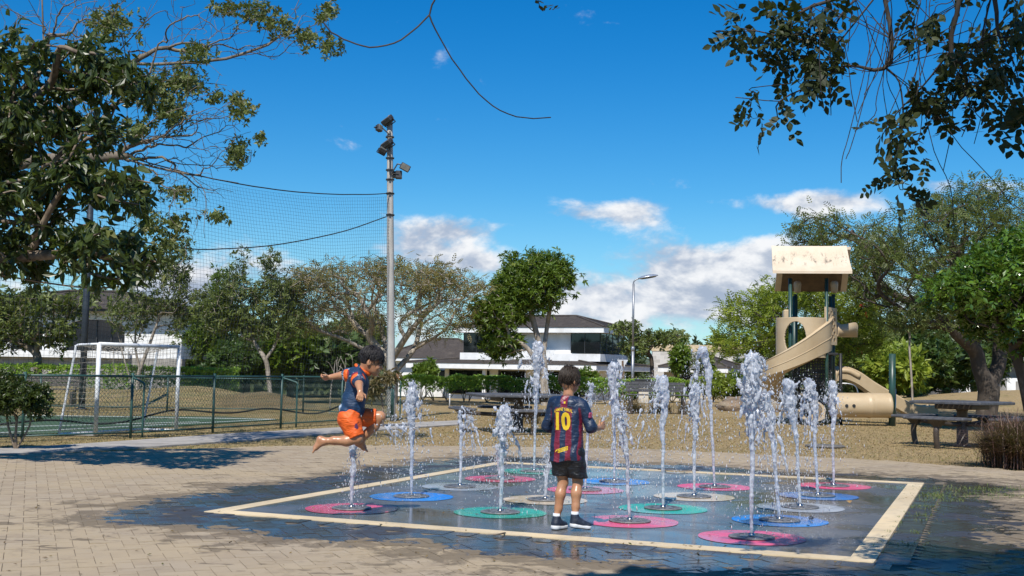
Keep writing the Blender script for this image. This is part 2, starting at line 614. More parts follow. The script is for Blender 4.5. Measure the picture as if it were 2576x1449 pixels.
# ---- ground sheet
gx = np.concatenate([np.linspace(-9000, -120, 14), np.linspace(-100, -32, 18), np.linspace(-30, 40, 106), np.linspace(43, 110, 18), np.linspace(130, 9000, 14)])
gy = np.concatenate([np.linspace(-3000, -40, 6), np.linspace(-30, 14, 16), np.linspace(15, 66, 78), np.linspace(69, 150, 24), np.linspace(170, 15000, 14)])
GX, GY = np.meshgrid(gx, gy)
GZ = terrain(GX, GY)
nx, ny = len(gx), len(gy)
ii = (np.arange(ny - 1)[:, None] * nx + np.arange(nx - 1)[None, :]).ravel()
M_LAWN = mat_ground()
ground = obj('ground', mesh_data('ground', np.c_[GX.ravel(), GY.ravel(), GZ.ravel()], np.c_[ii, ii + 1, ii + 1 + nx, ii + nx], True), M_LAWN)
tag(ground, kind='structure')

# ---- plaza outline (a big round-edged paved square)
PLAZA = [G(-700, 1175)[:2], G(-300, 1160)[:2], G(0, 1147)[:2], G(350, 1132)[:2], G(725, 1122)[:2], G(1000, 1120)[:2], G(1350, 1124)[:2], G(1650, 1131)[:2], G(1900, 1142)[:2], G(2200, 1157)[:2],
         G(2500, 1178)[:2], G(2700, 1200)[:2], G(2950, 1240)[:2], np.array([10.5, 8.0]), np.array([10.5, 2.0]), np.array([7.0, -9.0]), np.array([-12.0, -9.0]), np.array([-14.0, 4.0])]
PLAZA = np.array(PLAZA)
M_JOINT = PM('sand_joint', (.21, .17, .12), (.10, .082, .06), 5, .95, .3, 200, space='World')
M_PAVER = mat_paver()
mb = MB()
mb.prism(PLAZA, -0.2, -0.0045)
plaza = mb.build('plaza', M_JOINT)
tag(plaza, kind='structure')

# ---- herringbone pavers
BW = 0.112
ca, sa = math.cos(R(22.5)), math.sin(R(22.5))
EA, EB = np.array([ca, sa]), np.array([-sa, ca])


def brick_mesh(L, W, var):
    """paver: top and sides"""
    j, dep = .0024, .03
    hx, hy = L / 2 - j, W / 2 - j
    V = []
    for (ax, ay, z) in ((hx, hy, 0), (hx + .0004, hy + .0004, -dep)):
        V += [[-ax, -ay, z], [ax, -ay, z], [ax, ay, z], [-ax, ay, z]]
    F = [[0, 1, 2, 3]]
    for q in range(4):
        p = (q + 1) % 4
        F.append([4 + q, 4 + p, p, q])
    return np.array(V, float), np.array(F)


cells = []
for gxi in range(-125, 232):
    for gyi in range(-20, 295):
        dd = (gxi - gyi) % 4
        if dd == 0: cells.append((gxi + 1.0, gyi + .5, 0))
        elif dd == 3: cells.append((gxi + .5, gyi + 1.0, 1))
cells = np.array(cells)
cen = cells[:, :1] * BW * EA + cells[:, 1:2] * BW * EB
in_view = (cen[:, 1] > 6.0) & (cen[:, 1] < 20.6) & (np.abs(cen[:, 0] - .03 * cen[:, 1]) < cen[:, 1] * .47 + .9)
keep = in_view & in_poly(cen, PLAZA * 1.0)
rel = cen - PAD_O
pa, pb = rel @ E1, rel @ E2
SOLD = 0.235
keep &= ~((pa > -SOLD - .03) & (pa < PAD_W + SOLD + .03) & (pb > -SOLD - .03) & (pb < PAD_D + SOLD + .03))
cells, cen = cells[keep], cen[keep]
ang = np.where(cells[:, 2] == 0, R(22.5), R(112.5))
# soldier course round the pad
sc, sa_ = [], []
for k in range(int((PAD_W + .45) / .112)):
    for bb, in ((-SOLD / 2,), (PAD_D + SOLD / 2,)):
        sc.append(pad(-.224 + .056 + k * .112, bb)[:2]); sa_.append(PAD_T + PI / 2)
for k in range(int(PAD_D / .112)):
    for aa, in ((-SOLD / 2,), (PAD_W + SOLD / 2,)):
        sc.append(pad(aa, .056 + k * .112)[:2]); sa_.append(PAD_T)
sc, sa_ = np.array(sc), np.array(sa_)
mk = sc[:, 1] > 6
cen = np.concatenate([cen, sc[mk]]); ang = np.concatenate([ang, sa_[mk]])
BV, BF = brick_mesh(.224, .112, 0)
zoff = rng.normal(0, .0012, len(cen))
var = rng.random(len(cen))
tilt = rng.normal(0, .0085, (len(cen), 2))
# the nearest ones in view become objects of their own
PX = 1288 + CAM_F * cen[:, 0] / cen[:, 1]
vis = (np.abs(PX - 1288) < 1300) & (cen[:, 1] > 7.15)
score = np.where(vis, cen[:, 1] + .15 * np.abs(cen[:, 0]), 1e9)
order = np.argsort(score)
single, rest = order[:300], order[300:]
variants = []
for k in range(10):
    variants.append(mesh_data('brick', BV, BF, False, {'var': np.full(len(BV), (k + .5) / 10)}))
for i in single:
    o = obj('brick', variants[int(var[i] * 10)], M_PAVER, plaza, (cen[i, 0], cen[i, 1], zoff[i]))
    o.rotation_euler = (tilt[i, 0], tilt[i, 1], ang[i])
c_, s_ = np.cos(ang[rest])[:, None], np.sin(ang[rest])[:, None]
X = BV[None, :, 0] * c_ - BV[None, :, 1] * s_ + cen[rest, 0][:, None]
Y = BV[None, :, 0] * s_ + BV[None, :, 1] * c_ + cen[rest, 1][:, None]
Z = BV[None, :, 2] + zoff[rest][:, None] + BV[None, :, 0] * tilt[rest, 0][:, None] + BV[None, :, 1] * tilt[rest, 1][:, None]
VV = np.stack([X, Y, Z], -1).reshape(-1, 3)
FF = (BF[None] + (np.arange(len(rest)) * len(BV))[:, None, None]).reshape(-1, 4)
o = obj('brick_paving', mesh_data('brick_paving', VV, FF, False, {'var': np.repeat(var[rest], len(BV))}), M_PAVER, plaza)
o['kind'] = 'stuff'

# ---- splash pad: slab, border, painted rings
M_SLAB = mat_slab('wet_concrete', (.105, .105, .105), (.15, .147, .143))
s0 = STRIP
mb = MB()
mb.prism([pad(s0, s0)[:2], pad(PAD_W - s0, s0)[:2], pad(PAD_W - s0, PAD_D - s0)[:2], pad(s0, PAD_D - s0)[:2]], -.12, 0.0)
slab = mb.build('splash_pad', M_SLAB)
tag(slab, kind='structure')
M_BORDER = mat_slab('cream_border', (.66, .52, .32), (.74, .60, .39), True, .18, .45)
for q in (((0, 0), (PAD_W, 0), (PAD_W - s0, s0), (s0, s0)), ((PAD_W, 0), (PAD_W, PAD_D), (PAD_W - s0, PAD_D - s0), (PAD_W - s0, s0)),
          ((PAD_W, PAD_D), (0, PAD_D), (s0, PAD_D - s0), (PAD_W - s0, PAD_D - s0)), ((0, PAD_D), (0, 0), (s0, s0), (s0, PAD_D - s0))):
    mb = MB()
    mb.prism([pad(*c)[:2] for c in q], -.12, .006)
    mb.build('border_strip', M_BORDER, slab)

RINGC = {'pink': ((.74, .075, .17), (.80, .12, .24)), 'blue': ((.010, .20, .66), (.03, .27, .72)), 'green': ((.010, .36, .25), (.02, .44, .31)),
         'cream': ((.66, .50, .31), (.75, .60, .42)), 'grey': ((.33, .36, .40), (.42, .45, .48))}
RINGM = {k: mat_slab('paint_' + k, *v, painted=True) for k, v in RINGC.items()}
# nozzles: pad column, row, ring colour, jet height, lean x, lean y, crown kind, words
NOZ = [(1.00, .86, 'pink', .60, .01, 0, 'stub'), (1.01, 2.04, 'blue', 1.10, .0, 0, 'spray'), (1.01, 3.21, 'grey', .82, .04, 0, 'arc'), (1.02, 4.32, 'pink', .40, .0, 0, 'low'), (1.0, 5.5, 'green', 1.62, .02, 0, 'plume'),
       (2.31, 1.29, 'green', .92, .02, 0, 'plume2'), (2.30, 2.48, 'cream', .55, .01, 0, 'low'), (2.33, 3.64, 'pink', 1.12, .04, 0, 'thin'), (2.32, 4.74, 'blue', 1.36, .02, 0, 'bulb'),
       (3.54, 1.29, 'pink', .98, -.08, .0, 'thin2'), (3.55, 2.37, 'green', 1.24, -.04, 0, 'hook'), (3.56, 3.59, 'cream', 1.14, .0, 0, 'bulb2'), (3.52, 4.76, 'pink', 1.55, -.2, .0, 'spray2'),
       (4.69, .82, 'pink', 1.42, .0, 0, 'big'), (4.71, 2.03, 'blue', 1.10, -.14, 0, 'spread'), (4.72, 3.18, 'grey', 1.22, -.12, 0, 'bulb3'), (4.73, 4.40, 'blue', 1.22, -.10, 0, 'spray3'), (4.74, 5.66, 'pink', 1.20, -.02, 0, 'bulb4')]
prof_ring = lambda r0, r1, z: None
for (a, b, c, *_r) in NOZ:
    p = pad(a, b)
    k = 56
    an = np.arange(k) * 2 * PI / k
    wob = 1 + .006 * np.sin(an * 5 + a * 7) + .004 * np.sin(an * 9 + b * 5)
    r1, r0 = .425 * wob, np.full(k, .185)
    V = np.concatenate([np.c_[r1 * np.cos(an), r1 * np.sin(an), np.full(k, .0035)], np.c_[r0 * np.cos(an), r0 * np.sin(an), np.full(k, .0035)]])
    i = np.arange(k); j = (i + 1) % k
    obj('painted_ring', mesh_data('painted_ring', V, np.c_[i, j, j + k, i + k]), RINGM[c], slab, p)

# ---- concrete path along the fence
M_PATH = PM('pale_concrete', (.40, .37, .33), (.30, .28, .25), 3, .9, .25, 120, c3=(.24, .22, .19), s3=.9, space='World')
up_ = [G(-500, 1148), G(-150, 1133), G(145, 1119), G(340, 1106), G(550, 1091), G(840, 1075), G(1000, 1064), G(1165, 1056)]
lo_ = [G(1165, 1066), G(1000, 1077), G(875, 1086), G(665, 1103), G(400, 1121), G(65, 1138), G(-200, 1152), G(-560, 1170)]
mb = MB()
mb.prism(np.array([p[:2] for p in lo_ + up_])[::1], -.12, -.004)
tag(mb.build('path', M_PATH), kind='structure')

# ---- artificial turf of the small football field
M_TURF = PM('artificial_turf', (.032, .075, .035), (.055, .105, .048), 60, .95, .5, 300, c3=(.10, .10, .055), s3=.6, space='World')
M_LINE = PM('line_paint', (.72, .74, .72), (.55, .58, .55), 30, .8, space='World')
TURF = np.array([G(-600, 1130)[:2], G(-50, 1095)[:2], G(180, 1086)[:2], G(705, 1054)[:2], G(560, 1046)[:2], G(-700, 1042)[:2]])
mb = MB(); mb.prism(TURF, -.1, -.012)
turf = mb.build('turf_field', M_TURF); tag(turf, kind='structure')


def strip_between(p, q, w, z, name, mat, parent):
    p, q = np.asarray(p[:2]), np.asarray(q[:2])
    d = (q - p) / np.linalg.norm(q - p); n = np.array([-d[1], d[0]]) * w / 2
    b_ = MB(); b_.prism([p - n, q - n, q + n, p + n], -.03, z)
    return b_.build(name, mat, parent)


strip_between(G(-60, 1090), G(690, 1053.5), .07, -.006, 'field_line', M_LINE, turf)
strip_between(G(690, 1053.5), G(60, 1043), .07, -.006, 'field_line', M_LINE, turf)
strip_between(G(-100, 1076), G(500, 1060), .06, -.0055, 'field_line', M_LINE, turf)

# ---- dry grass blades over the lawn that is near enough to show them
def blades(n, xr, yr, hmin, hmax, wid, seed, reject=None):
    r = np.random.default_rng(seed)
    y = r.uniform(*yr, n); x = r.uniform(*xr, n)
    k = (np.abs(x) < y * .47 + .6)
    if reject is not None: k &= ~reject(x, y)
    x, y = x[k], y[k]; n = len(x)
    z = terrain(x, y)
    a = r.uniform(0, 2 * PI, n); h = r.uniform(hmin, hmax, n); lean = r.uniform(.2, 1.5, n) * h
    w = wid * r.uniform(.6, 1.3, n)
    b = a + r.normal(PI / 2, .5, n)
    V = np.empty((n, 3, 3))
    V[:, 0] = np.c_[x - w * np.cos(b), y - w * np.sin(b), z]
    V[:, 1] = np.c_[x + w * np.cos(b), y + w * np.sin(b), z]
    V[:, 2] = np.c_[x + lean * np.cos(a), y + lean * np.sin(a), z + h]
    return V.reshape(-1, 3), np.arange(n * 3).reshape(-1, 3), np.repeat(r.random(n), 3), x, y


PATHP = np.array([p[:2] for p in lo_ + up_])
M_STRAW = leaf_mat('straw', (.40, .295, .15), (.30, .215, .105), (.15, .17, .05), rough=.8, trans=.15, spec=.2)
rej = lambda x, y: in_poly(np.c_[x, y], PLAZA) | in_poly(np.c_[x, y], PATHP) | in_poly(np.c_[x, y], TURF)
V, F, A, *_ = blades(150000, (-14, 15), (16.5, 36), .008, .028, .009, 5, rej)
tag(obj('dry_grass', mesh_data('dry_grass', V, F, False, {'var': A}), M_STRAW), 'short dry straw coloured grass on the lawn round the paving', 'grass', kind='stuff')

# weeds growing in the joints right of the pad
M_WEED = leaf_mat('weed', (.10, .15, .025), (.16, .19, .05), (.30, .25, .12), rough=.6, trans=.25)
r = np.random.default_rng(11)
spots = [(G(2345 + r.normal(0, 8), 1245 + r.normal(0, 3)), .10, 50) for _ in range(4)] + [(G(r.uniform(2340, 2570), r.uniform(1225, 1262)), .16, 34) for _ in range(34)] + \
        [(G(r.uniform(2300, 2350), r.uniform(1262, 1300)), .06, 20) for _ in range(9)] + [(G(2270 - 1.0 * k, 1290 + 1.55 * k), .03, 9) for k in range(0, 70, 8)] + \
        [(G(2282, 1368), .14, 50), (G(2310, 1340), .05, 20), (G(2325, 1310), .05, 24)]
Vs, Fs, As, n0 = [], [], [], 0
for c, sp, n in spots:
    x = c[0] + r.normal(0, sp, n); y = c[1] + r.normal(0, sp, n)
    a = r.uniform(0, 2 * PI, n); h = r.uniform(.006, .034, n); l = r.uniform(.015, .06, n); w = .0035
    V = np.empty((n, 3, 3))
    V[:, 0] = np.c_[x - w * np.sin(a), y + w * np.cos(a), np.zeros(n)]
    V[:, 1] = np.c_[x + w * np.sin(a), y - w * np.cos(a), np.zeros(n)]
    V[:, 2] = np.c_[x + l * np.cos(a), y + l * np.sin(a), h]
    Vs.append(V.reshape(-1, 3)); Fs.append(np.arange(n * 3).reshape(-1, 3) + n0); n0 += n * 3; As.append(np.repeat(r.random(n), 3))
tag(obj('weeds', mesh_data('weeds', np.concatenate(Vs), np.concatenate(Fs), False, {'var': np.concatenate(As)}), M_WEED), 'green weeds growing in the paving joints beside the pad corner', 'weeds', kind='stuff')

# ---- far hills
hx = np.linspace(-4200, 4200, 170)
hy = np.linspace(3200, 6800, 34)
HX, HY = np.meshgrid(hx, hy)
rise = sstep(HY, 3200, 5600)
HZ = -12 + rise * (8 + 70 * vnoise(HX, HY, 1 / 900, 21) + 45 * vnoise(HX, HY, 1 / 330, 22) + 20 * vnoise(HX, HY, 1 / 120, 23) + 110 * sstep(HX, 700, 2200))
ii = (np.arange(33)[:, None] * 170 + np.arange(169)[None, :]).ravel()
M_HILL = PM('forested_hill', (.055, .085, .05), (.10, .11, .06), .004, .95, 0, space='World', c3=(.14, .13, .09), s3=.002)
tag(obj('hills', mesh_data('hills', np.c_[HX.ravel(), HY.ravel(), HZ.ravel()], np.c_[ii, ii + 1, ii + 171, ii + 170], True), M_HILL), kind='structure')
# ================================================================== PLANTS
M_BARK = PM('grey_bark', (.20, .165, .125), (.11, .09, .068), 9, .9, .5, 30, stretch=(1, 1, .3))
M_BARK_PALE = PM('pale_bark', (.40, .35, .29), (.22, .185, .145), 8, .9, .5, 30, stretch=(1, 1, .3))
M_BARK_DARK = PM('dark_bark', (.060, .047, .036), (.15, .122, .095), 6, .9, .6, 24, stretch=(1, 1, .4), lo=.5, hi=.75)
M_TWIG = PM('twig_bark', (.13, .095, .066), (.24, .19, .14), 14, .85)
L_ACACIA = leaf_mat('acacia_leaf', (.24, .175, .065), (.185, .175, .055), (.28, .17, .085), .6, .25)
L_GREEN = leaf_mat('bright_leaf', (0.066, 0.120, 0.011), (0.129, 0.196, 0.019), (0.211, 0.256, 0.034), .45, .3)
L_FLAME = leaf_mat('flame_leaf', (.155, .225, .022), (.27, .33, .034), (.38, .40, .06), .5, .35)
L_OLIVE = leaf_mat('olive_leaf', (0.078, 0.109, 0.025), (0.141, 0.174, 0.040), (0.226, 0.217, 0.056), .5, .25)
L_DARK = leaf_mat('dark_leaf', (0.031, 0.065, 0.013), (0.063, 0.109, 0.020), (0.128, 0.174, 0.033), .45, .22)
L_GREY = leaf_mat('grey_green_leaf', (0.087, 0.113, 0.030), (0.120, 0.152, 0.033), (0.184, 0.174, 0.056), .5, .25)
L_GLOSS = leaf_mat('glossy_leaf', (0.050, 0.109, 0.011), (0.106, 0.196, 0.018), (0.226, 0.275, 0.033), .22, .25, .8)
L_BIG = leaf_mat('large_leaf', (.022, .036, .008), (.056, .080, .016), (.14, .145, .04), .36, .2, .45)
L_OVAL = leaf_mat('oval_leaf', (.018, .026, .009), (.030, .042, .012), (.06, .07, .02), .55, .10, .3)
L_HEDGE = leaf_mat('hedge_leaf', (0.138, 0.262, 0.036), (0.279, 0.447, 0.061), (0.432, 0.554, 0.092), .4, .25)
L_DRY = leaf_mat('dry_blade', (.34, .25, .13), (.22, .155, .075), (.14, .13, .05), .7, .2)
L_PURPLE = leaf_mat('purple_blade', (.085, .035, .030), (.16, .085, .055), (.30, .20, .13), .5, .2)


def leaf_tpl(w=.22, fold=.06, curl=-.1):
    V = np.array([[0, 0, 0], [-w, .38, fold], [0, .42, 0], [w, .38, fold], [-w * .7, .72, fold * .6 + curl * .4], [w * .7, .72, fold * .6 + curl * .4], [0, 1, curl]])
    F4 = np.array([[0, 2, 4, 1], [0, 3, 5, 2]])
    F3 = np.array([[2, 6, 4], [2, 5, 6]])
    return V, [F4, F3]


def frond_tpl(n=7, w=.16, lw=.05, droop=-.25, taper=True):
    """pinnate spray: leaflets in pairs along a drooping axis"""
    V, F = [], []
    for i in range(n):
        y = (i + .6) / n
        L = w * (1.0 if not taper else math.sin(PI * min(.95, .18 + .8 * y)) + .15)
        for s in (-1, 1):
            b = len(V)
            z = droop * y * y
            V += [[0, y, z], [s * L * .5, y + L * .18 - lw, z + .01], [s * L, y + L * .5, z - L * .2], [s * L * .5, y + L * .3 + lw, z + .02]]
            F.append([b, b + 1, b + 2, b + 3])
    return np.array(V), [np.array(F)]


def lite_tpl(w=.22):
    """small far leaf: one folded blade"""
    return np.array([[0, 0, 0], [-w, .45, .05], [0, 1, -.06], [w, .45, .05]]), [np.array([[0, 3, 2, 1]]), np.zeros((0, 3), int)]


def spray_tpl(seed, n=6, w=.2, spread=1.0, full=False):
    """a twig end with a whorl of leaves"""
    r = np.random.default_rng(seed)
    V0, F0 = leaf_tpl(w) if full else lite_tpl(w * 1.12)
    Vs, F4, F3 = [], [], []
    for i in range(n):
        M = rotm(r.uniform(-.7, .5), r.uniform(-.5, .5), (i / n - .5) * 2 * PI * .55 * spread + r.normal(0, .25))
        s = r.uniform(.55, 1.0)
        off = np.array([0, r.uniform(0, .5), r.uniform(-.1, .1)])
        b = sum(len(v) for v in Vs)
        Vs.append((V0 * s) @ M.T + off)
        F4.append(F0[0] + b)
        F3.append(F0[1] + b)
    return np.concatenate(Vs), [np.concatenate(F4), np.concatenate(F3)] if full else [np.concatenate(F4)]


def scatter(tpl, P, D, S, r, up=.6, var=None, roll=.5):
    """copies of a leaf template at P along D (vectorised) -> V, F list, var"""
    V0, F0 = tpl
    n = len(P)
    D = D / (np.linalg.norm(D, axis=1)[:, None] + 1e-9)
    N = np.array([0, 0, 1.0])[None] * up + r.normal(0, roll, (n, 3))
    N = N - D * np.sum(N * D, 1)[:, None]
    N /= np.linalg.norm(N, axis=1)[:, None] + 1e-9
    Xa = np.cross(D, N)
    V = P[:, None, :] + S[:, None, None] * (V0[None, :, 0:1] * Xa[:, None, :] + V0[None, :, 1:2] * D[:, None, :] + V0[None, :, 2:3] * N[:, None, :])
    k = len(V0)
    off = (np.arange(n) * k)[:, None, None]
    F = [(f[None] + off).reshape(-1, f.shape[1]) for f in F0]
    if var is None: var = r.random(n)
    return V.reshape(-1, 3), F, np.repeat(var, k)


def mst(nodes, par, pts, bf=.35):
    """grow a branching skeleton: every point joins the node that is near and well connected"""
    nodes = [np.asarray(p, float) for p in nodes]; par = list(par)
    pts = np.asarray(pts, float)
    plen = [0.0]
    for i in range(1, len(nodes)):
        plen.append(plen[par[i]] + np.linalg.norm(nodes[i] - nodes[par[i]]))
    best = np.full(len(pts), 1e9); bi = np.zeros(len(pts), int); bd = np.zeros(len(pts))
    for i, p in enumerate(nodes):
        d = np.linalg.norm(pts - p, axis=1); c = d + bf * plen[i]
        m = c < best; best[m] = c[m]; bi[m] = i; bd[m] = d[m]
    alive = np.ones(len(pts), bool)
    for _ in range(len(pts)):
        k = int(np.argmin(np.where(alive, best, 1e9)))
        alive[k] = False
        nodes.append(pts[k]); par.append(int(bi[k])); plen.append(plen[bi[k]] + bd[k])
        i = len(nodes) - 1
        d = np.linalg.norm(pts - pts[k], axis=1); c = d + bf * plen[i]
        m = alive & (c < best); best[m] = c[m]; bi[m] = i; bd[m] = d[m]
    return np.array(nodes), np.array(par)


def skeleton_mesh(nodes, par, rtrunk, rmin, p=1.95, k=6, r=None, wig=.0, sub=3, cap=None):
    """tubes along the skeleton, thick where many twigs hang on; returns mesh builder and radius of each node"""
    n = len(nodes)
    wt = np.zeros(n); kids = [[] for _ in range(n)]
    for i in range(n - 1, 0, -1):
        if wt[i] == 0: wt[i] = 1
        wt[par[i]] += wt[i]
        kids[par[i]].append(i)
    rad = np.maximum(rtrunk * (wt / wt[0]) ** (1 / p), rmin)
    if cap is not None: rad = np.where(np.arange(n) >= cap[0], np.minimum(rad, cap[1]), rad)
    if cap is not None and len(cap) > 2: rad[cap[2]:cap[3]] = np.maximum(rad[cap[2]:cap[3]], np.linspace(cap[4], cap[4] * .6, cap[3] - cap[2]))
    mbb = MB()
    stack = [(0, None)]
    while stack:
        i, start = stack.pop()
        chain = [] if start is None else [start]
        j = i
        while True:
            chain.append(j)
            if not kids[j]: break
            ks = sorted(kids[j], key=lambda q: -wt[q])
            for q in ks[1:]: stack.append((q, j))
            j = ks[0]
        if len(chain) < 2: continue
        P = nodes[chain]; rr = rad[chain].copy()
        if start is not None: rr[0] = min(rr[0], rr[1] * 1.15)
        Q = smooth_path(np.c_[P, rr], sub)
        rq = np.maximum(Q[:, 3], rmin * .6)
        if wig and r is not None: Q[1:-1, :3] += r.normal(0, wig, (len(Q) - 2, 3)) * np.minimum(1, rq[1:-1] / rmin * .3)[:, None]
        kk = k if rq[0] > rmin * 3 else 3
        if rq[0] > rmin * 8: kk = k + 3
        mbb.tube(Q[:, :3], rq, kk, False)
    return mbb, wt, kids


def lobes_points(r, lobes, n, shell=.55):
    vol = np.array([l[3] * l[4] * l[5] for l in lobes]) ** .75
    cnt = np.maximum(1, (n * vol / vol.sum()).astype(int))
    out = []
    for l, c in zip(lobes, cnt):
        d = r.normal(0, 1, (c, 3)); d /= np.linalg.norm(d, axis=1)[:, None]
        q = r.random(c) ** (1 / 3) * (1 - shell) + shell * r.uniform(.75, 1.05, c)
        out.append(np.array(l[:3]) + d * q[:, None] * np.array(l[3:6]))
    return np.concatenate(out)


def LB(px, py, Y, rx, ry, rd=None):
    """crown lobe: centre seen at px,py at depth Y; half sizes in photograph pixels, depth half size in metres"""
    c = U(px, py, Y); s = Y / CAM_F
    return (*c, rx * s, rd if rd is not None else rx * s * .9, ry * s)


def tree(name, label, lobes, trunk, rtrunk, n, leaf, lmat, bark, seed, cat='tree', group=None, lsize=0.22, per=6, bf=.35, rmin=.012, shell=.5, tips_only=True, spread=.3, up=.6, droop=-.1, k=6, roll=.5, wig=0., stems=None, crown='crown', pw=1.95, cap=None):
    """tree > trunk (with its limbs) and crown. trunk: list of points up from the base; leaf: one template or several"""
    r = np.random.default_rng(seed)
    trunk = [np.asarray(p, float) for p in trunk]
    root = empty(name, trunk[0], 0, label, cat, group)
    nodes = list(trunk); par = [0] + list(range(len(trunk) - 1)); par[0] = 0
    if stems:
        for j, st in stems:
            prev = j
            for p in st:
                nodes.append(np.asarray(p, float)); par.append(prev); prev = len(nodes) - 1
    nb = len(nodes)
    pts = lobes_points(r, lobes, n, shell)
    nodes, par = mst(nodes, par, pts, bf)
    mbb, wt, kids = skeleton_mesh(nodes, par, rtrunk, rmin, pw, r=r, k=k, wig=wig, cap=cap)
    mbb.V = [v - trunk[0] for v in mbb.V]
    mbb.build('trunk', bark, root, True)
    if leaf is None: return root
    idx = np.arange(nb, len(nodes))
    if tips_only: idx = idx[wt[idx] <= 3]
    D0 = nodes[idx] - nodes[par[idx]]
    D0 /= np.linalg.norm(D0, axis=1)[:, None] + 1e-9
    tpls = leaf if isinstance(leaf, list) else [leaf]
    Vs, Fs, As, n0 = [], {}, [], 0
    for t_i, tp in enumerate(tpls):
        m = per // len(tpls) + (1 if t_i < per % len(tpls) else 0)
        if m == 0: continue
        P = np.repeat(nodes[idx], m, 0); D = np.repeat(D0, m, 0)
        back = np.repeat(nodes[par[idx]], m, 0)
        f = r.random(len(P))[:, None] * .7
        P = P * (1 - f) + back * f
        P = P + r.normal(0, spread * .35, P.shape)
        D = D * .6 + r.normal(0, .75, D.shape) + np.array([0, 0, droop])
        S = lsize * r.uniform(.6, 1.25, len(P))
        clump = np.repeat(r.random(len(idx)), m)
        V, F, A = scatter(tp, P, D, S, r, up, np.clip(.55 * clump + .45 * r.random(len(P)), 0, 1), roll)
        Vs.append(V); As.append(A)
        for f_ in F: Fs.setdefault(f_.shape[1], []).append(f_ + n0)
        n0 += len(V)
    obj(crown, mesh_data('crown', np.concatenate(Vs) - trunk[0], [np.concatenate(f_) for f_ in Fs.values()], False, {'var': np.concatenate(As)}), lmat, root)
    return root


FROND = frond_tpl(5, .21, .058, -.22)
FROND_S = frond_tpl(4, .26, .07, -.15)
FROND_L = frond_tpl(6, .25, .050, -.3)
SPR = [spray_tpl(1, 6), spray_tpl(2, 7, .18), spray_tpl(3, 5, .24)]
SPR_N = [spray_tpl(4, 7, .13), spray_tpl(5, 6, .12), spray_tpl(6, 8, .11)]
LEAF1 = leaf_tpl(.2)


def gp(px, py, Y=None, dz=0.0):
    """base point on the terrain under a place in the picture at depth Y"""
    p = U(px, py, Y)
    p[2] = float(terrain(p[0], p[1])) + dz
    return p


# ---- brown-green umbrella tree behind the floodlight pole
Y = 43
b = gp(985, 980, Y)
tree('umbrella_tree', 'wide flat-topped brown-green tree behind the concrete floodlight pole', [LB(960, 715, Y, 250, 48, 4), LB(1130, 720, Y, 105, 42, 3), LB(790, 735, Y, 110, 55, 3), LB(1020, 690, Y, 150, 30, 3), LB(860, 800, Y, 130, 45, 3), LB(1100, 800, Y, 100, 45, 3)],
     [b, U(985, 945, Y), U(980, 915, Y)], .24, 950, [FROND, FROND_S], L_ACACIA, M_BARK_PALE, 101, lsize=0.33, per=6, bf=.32, rmin=.014, shell=.5, spread=.5, up=1.0, roll=.35,
     stems=[(2, [U(930, 850, Y), U(880, 800, Y + 1)]), (2, [U(1020, 850, Y - .5), U(1060, 800, Y - 1)]), (2, [U(960, 830, Y + 1), U(940, 770, Y + 1.5)]), (1, [U(1040, 880, Y + .5), U(1120, 830, Y)]), (2, [U(880, 860, Y - .8), U(800, 830, Y - 1)])])

# ---- green tree in front of the two-storey house
Y = 45
b = gp(1372, 1000, Y)
tree('green_tree', 'leafy bright green tree with pale split trunk in front of the two-storey house', [LB(1345, 715, Y, 82, 72), LB(1255, 790, Y, 72, 50), LB(1395, 700, Y, 42, 60), LB(1290, 730, Y, 55, 60), LB(1265, 862, Y, 50, 34), LB(1280, 655, Y, 14, 26), LB(1345, 650, Y, 18, 20), LB(1425, 690, Y, 16, 26), LB(1215, 800, Y, 30, 28)],
     [b, U(1368, 950, Y), U(1366, 900, Y)], .17, 720, SPR_N, L_GREEN, M_BARK_PALE, 102, lsize=0.25, per=7, bf=.4, rmin=.012, spread=.45, up=.8,
     stems=[(2, [U(1350, 840, Y), U(1335, 780, Y)]), (2, [U(1375, 830, Y + .3), U(1385, 760, Y)]), (1, [U(1330, 880, Y - .5), U(1290, 850, Y - .5)])])

# ---- wispy trees behind the football field
Y = 41
b = gp(682, 985, Y)
tree('wispy_tree', 'tall wispy dark green tree with pale forked trunk between goal and floodlight pole', [LB(600, 760, Y, 60, 60), LB(690, 745, Y, 55, 50), LB(608, 665, Y, 14, 50), LB(680, 675, Y, 24, 42), LB(550, 800, Y, 45, 45), LB(725, 810, Y, 45, 50), LB(640, 830, Y, 40, 30), LB(745, 730, Y, 25, 30)],
     [b, U(675, 945, Y), U(668, 905, Y)], .085, 620, SPR_N + [FROND_S], L_OLIVE, M_BARK_PALE, 103, lsize=0.21, per=5, bf=.38, rmin=.011, spread=.4,
     stems=[(2, [U(640, 860, Y), U(625, 810, Y)]), (2, [U(695, 860, Y), U(700, 810, Y)])])
Y = 43
b = gp(345, 985, Y)
tree('wispy_tree', 'half-bare tree with several thin trunks seen through the goal', [LB(400, 720, Y, 75, 75), LB(450, 660, Y, 35, 60), LB(330, 790, Y, 60, 55), LB(430, 800, Y, 45, 45), LB(490, 760, Y, 50, 40)],
     [b, U(348, 955, Y), U(352, 930, Y)], .08, 330, SPR_N, L_OLIVE, M_BARK_PALE, 104, lsize=0.19, per=6, bf=.5, rmin=.012, spread=.4,
     stems=[(0, [U(320, 930, Y), U(305, 870, Y), U(290, 820, Y)]), (2, [U(375, 870, Y), U(400, 800, Y)]), (2, [U(340, 870, Y), U(345, 800, Y)]), (0, [U(290, 940, Y + .5), U(285, 880, Y + .5)])])
Y = 45
b = gp(95, 985, Y)
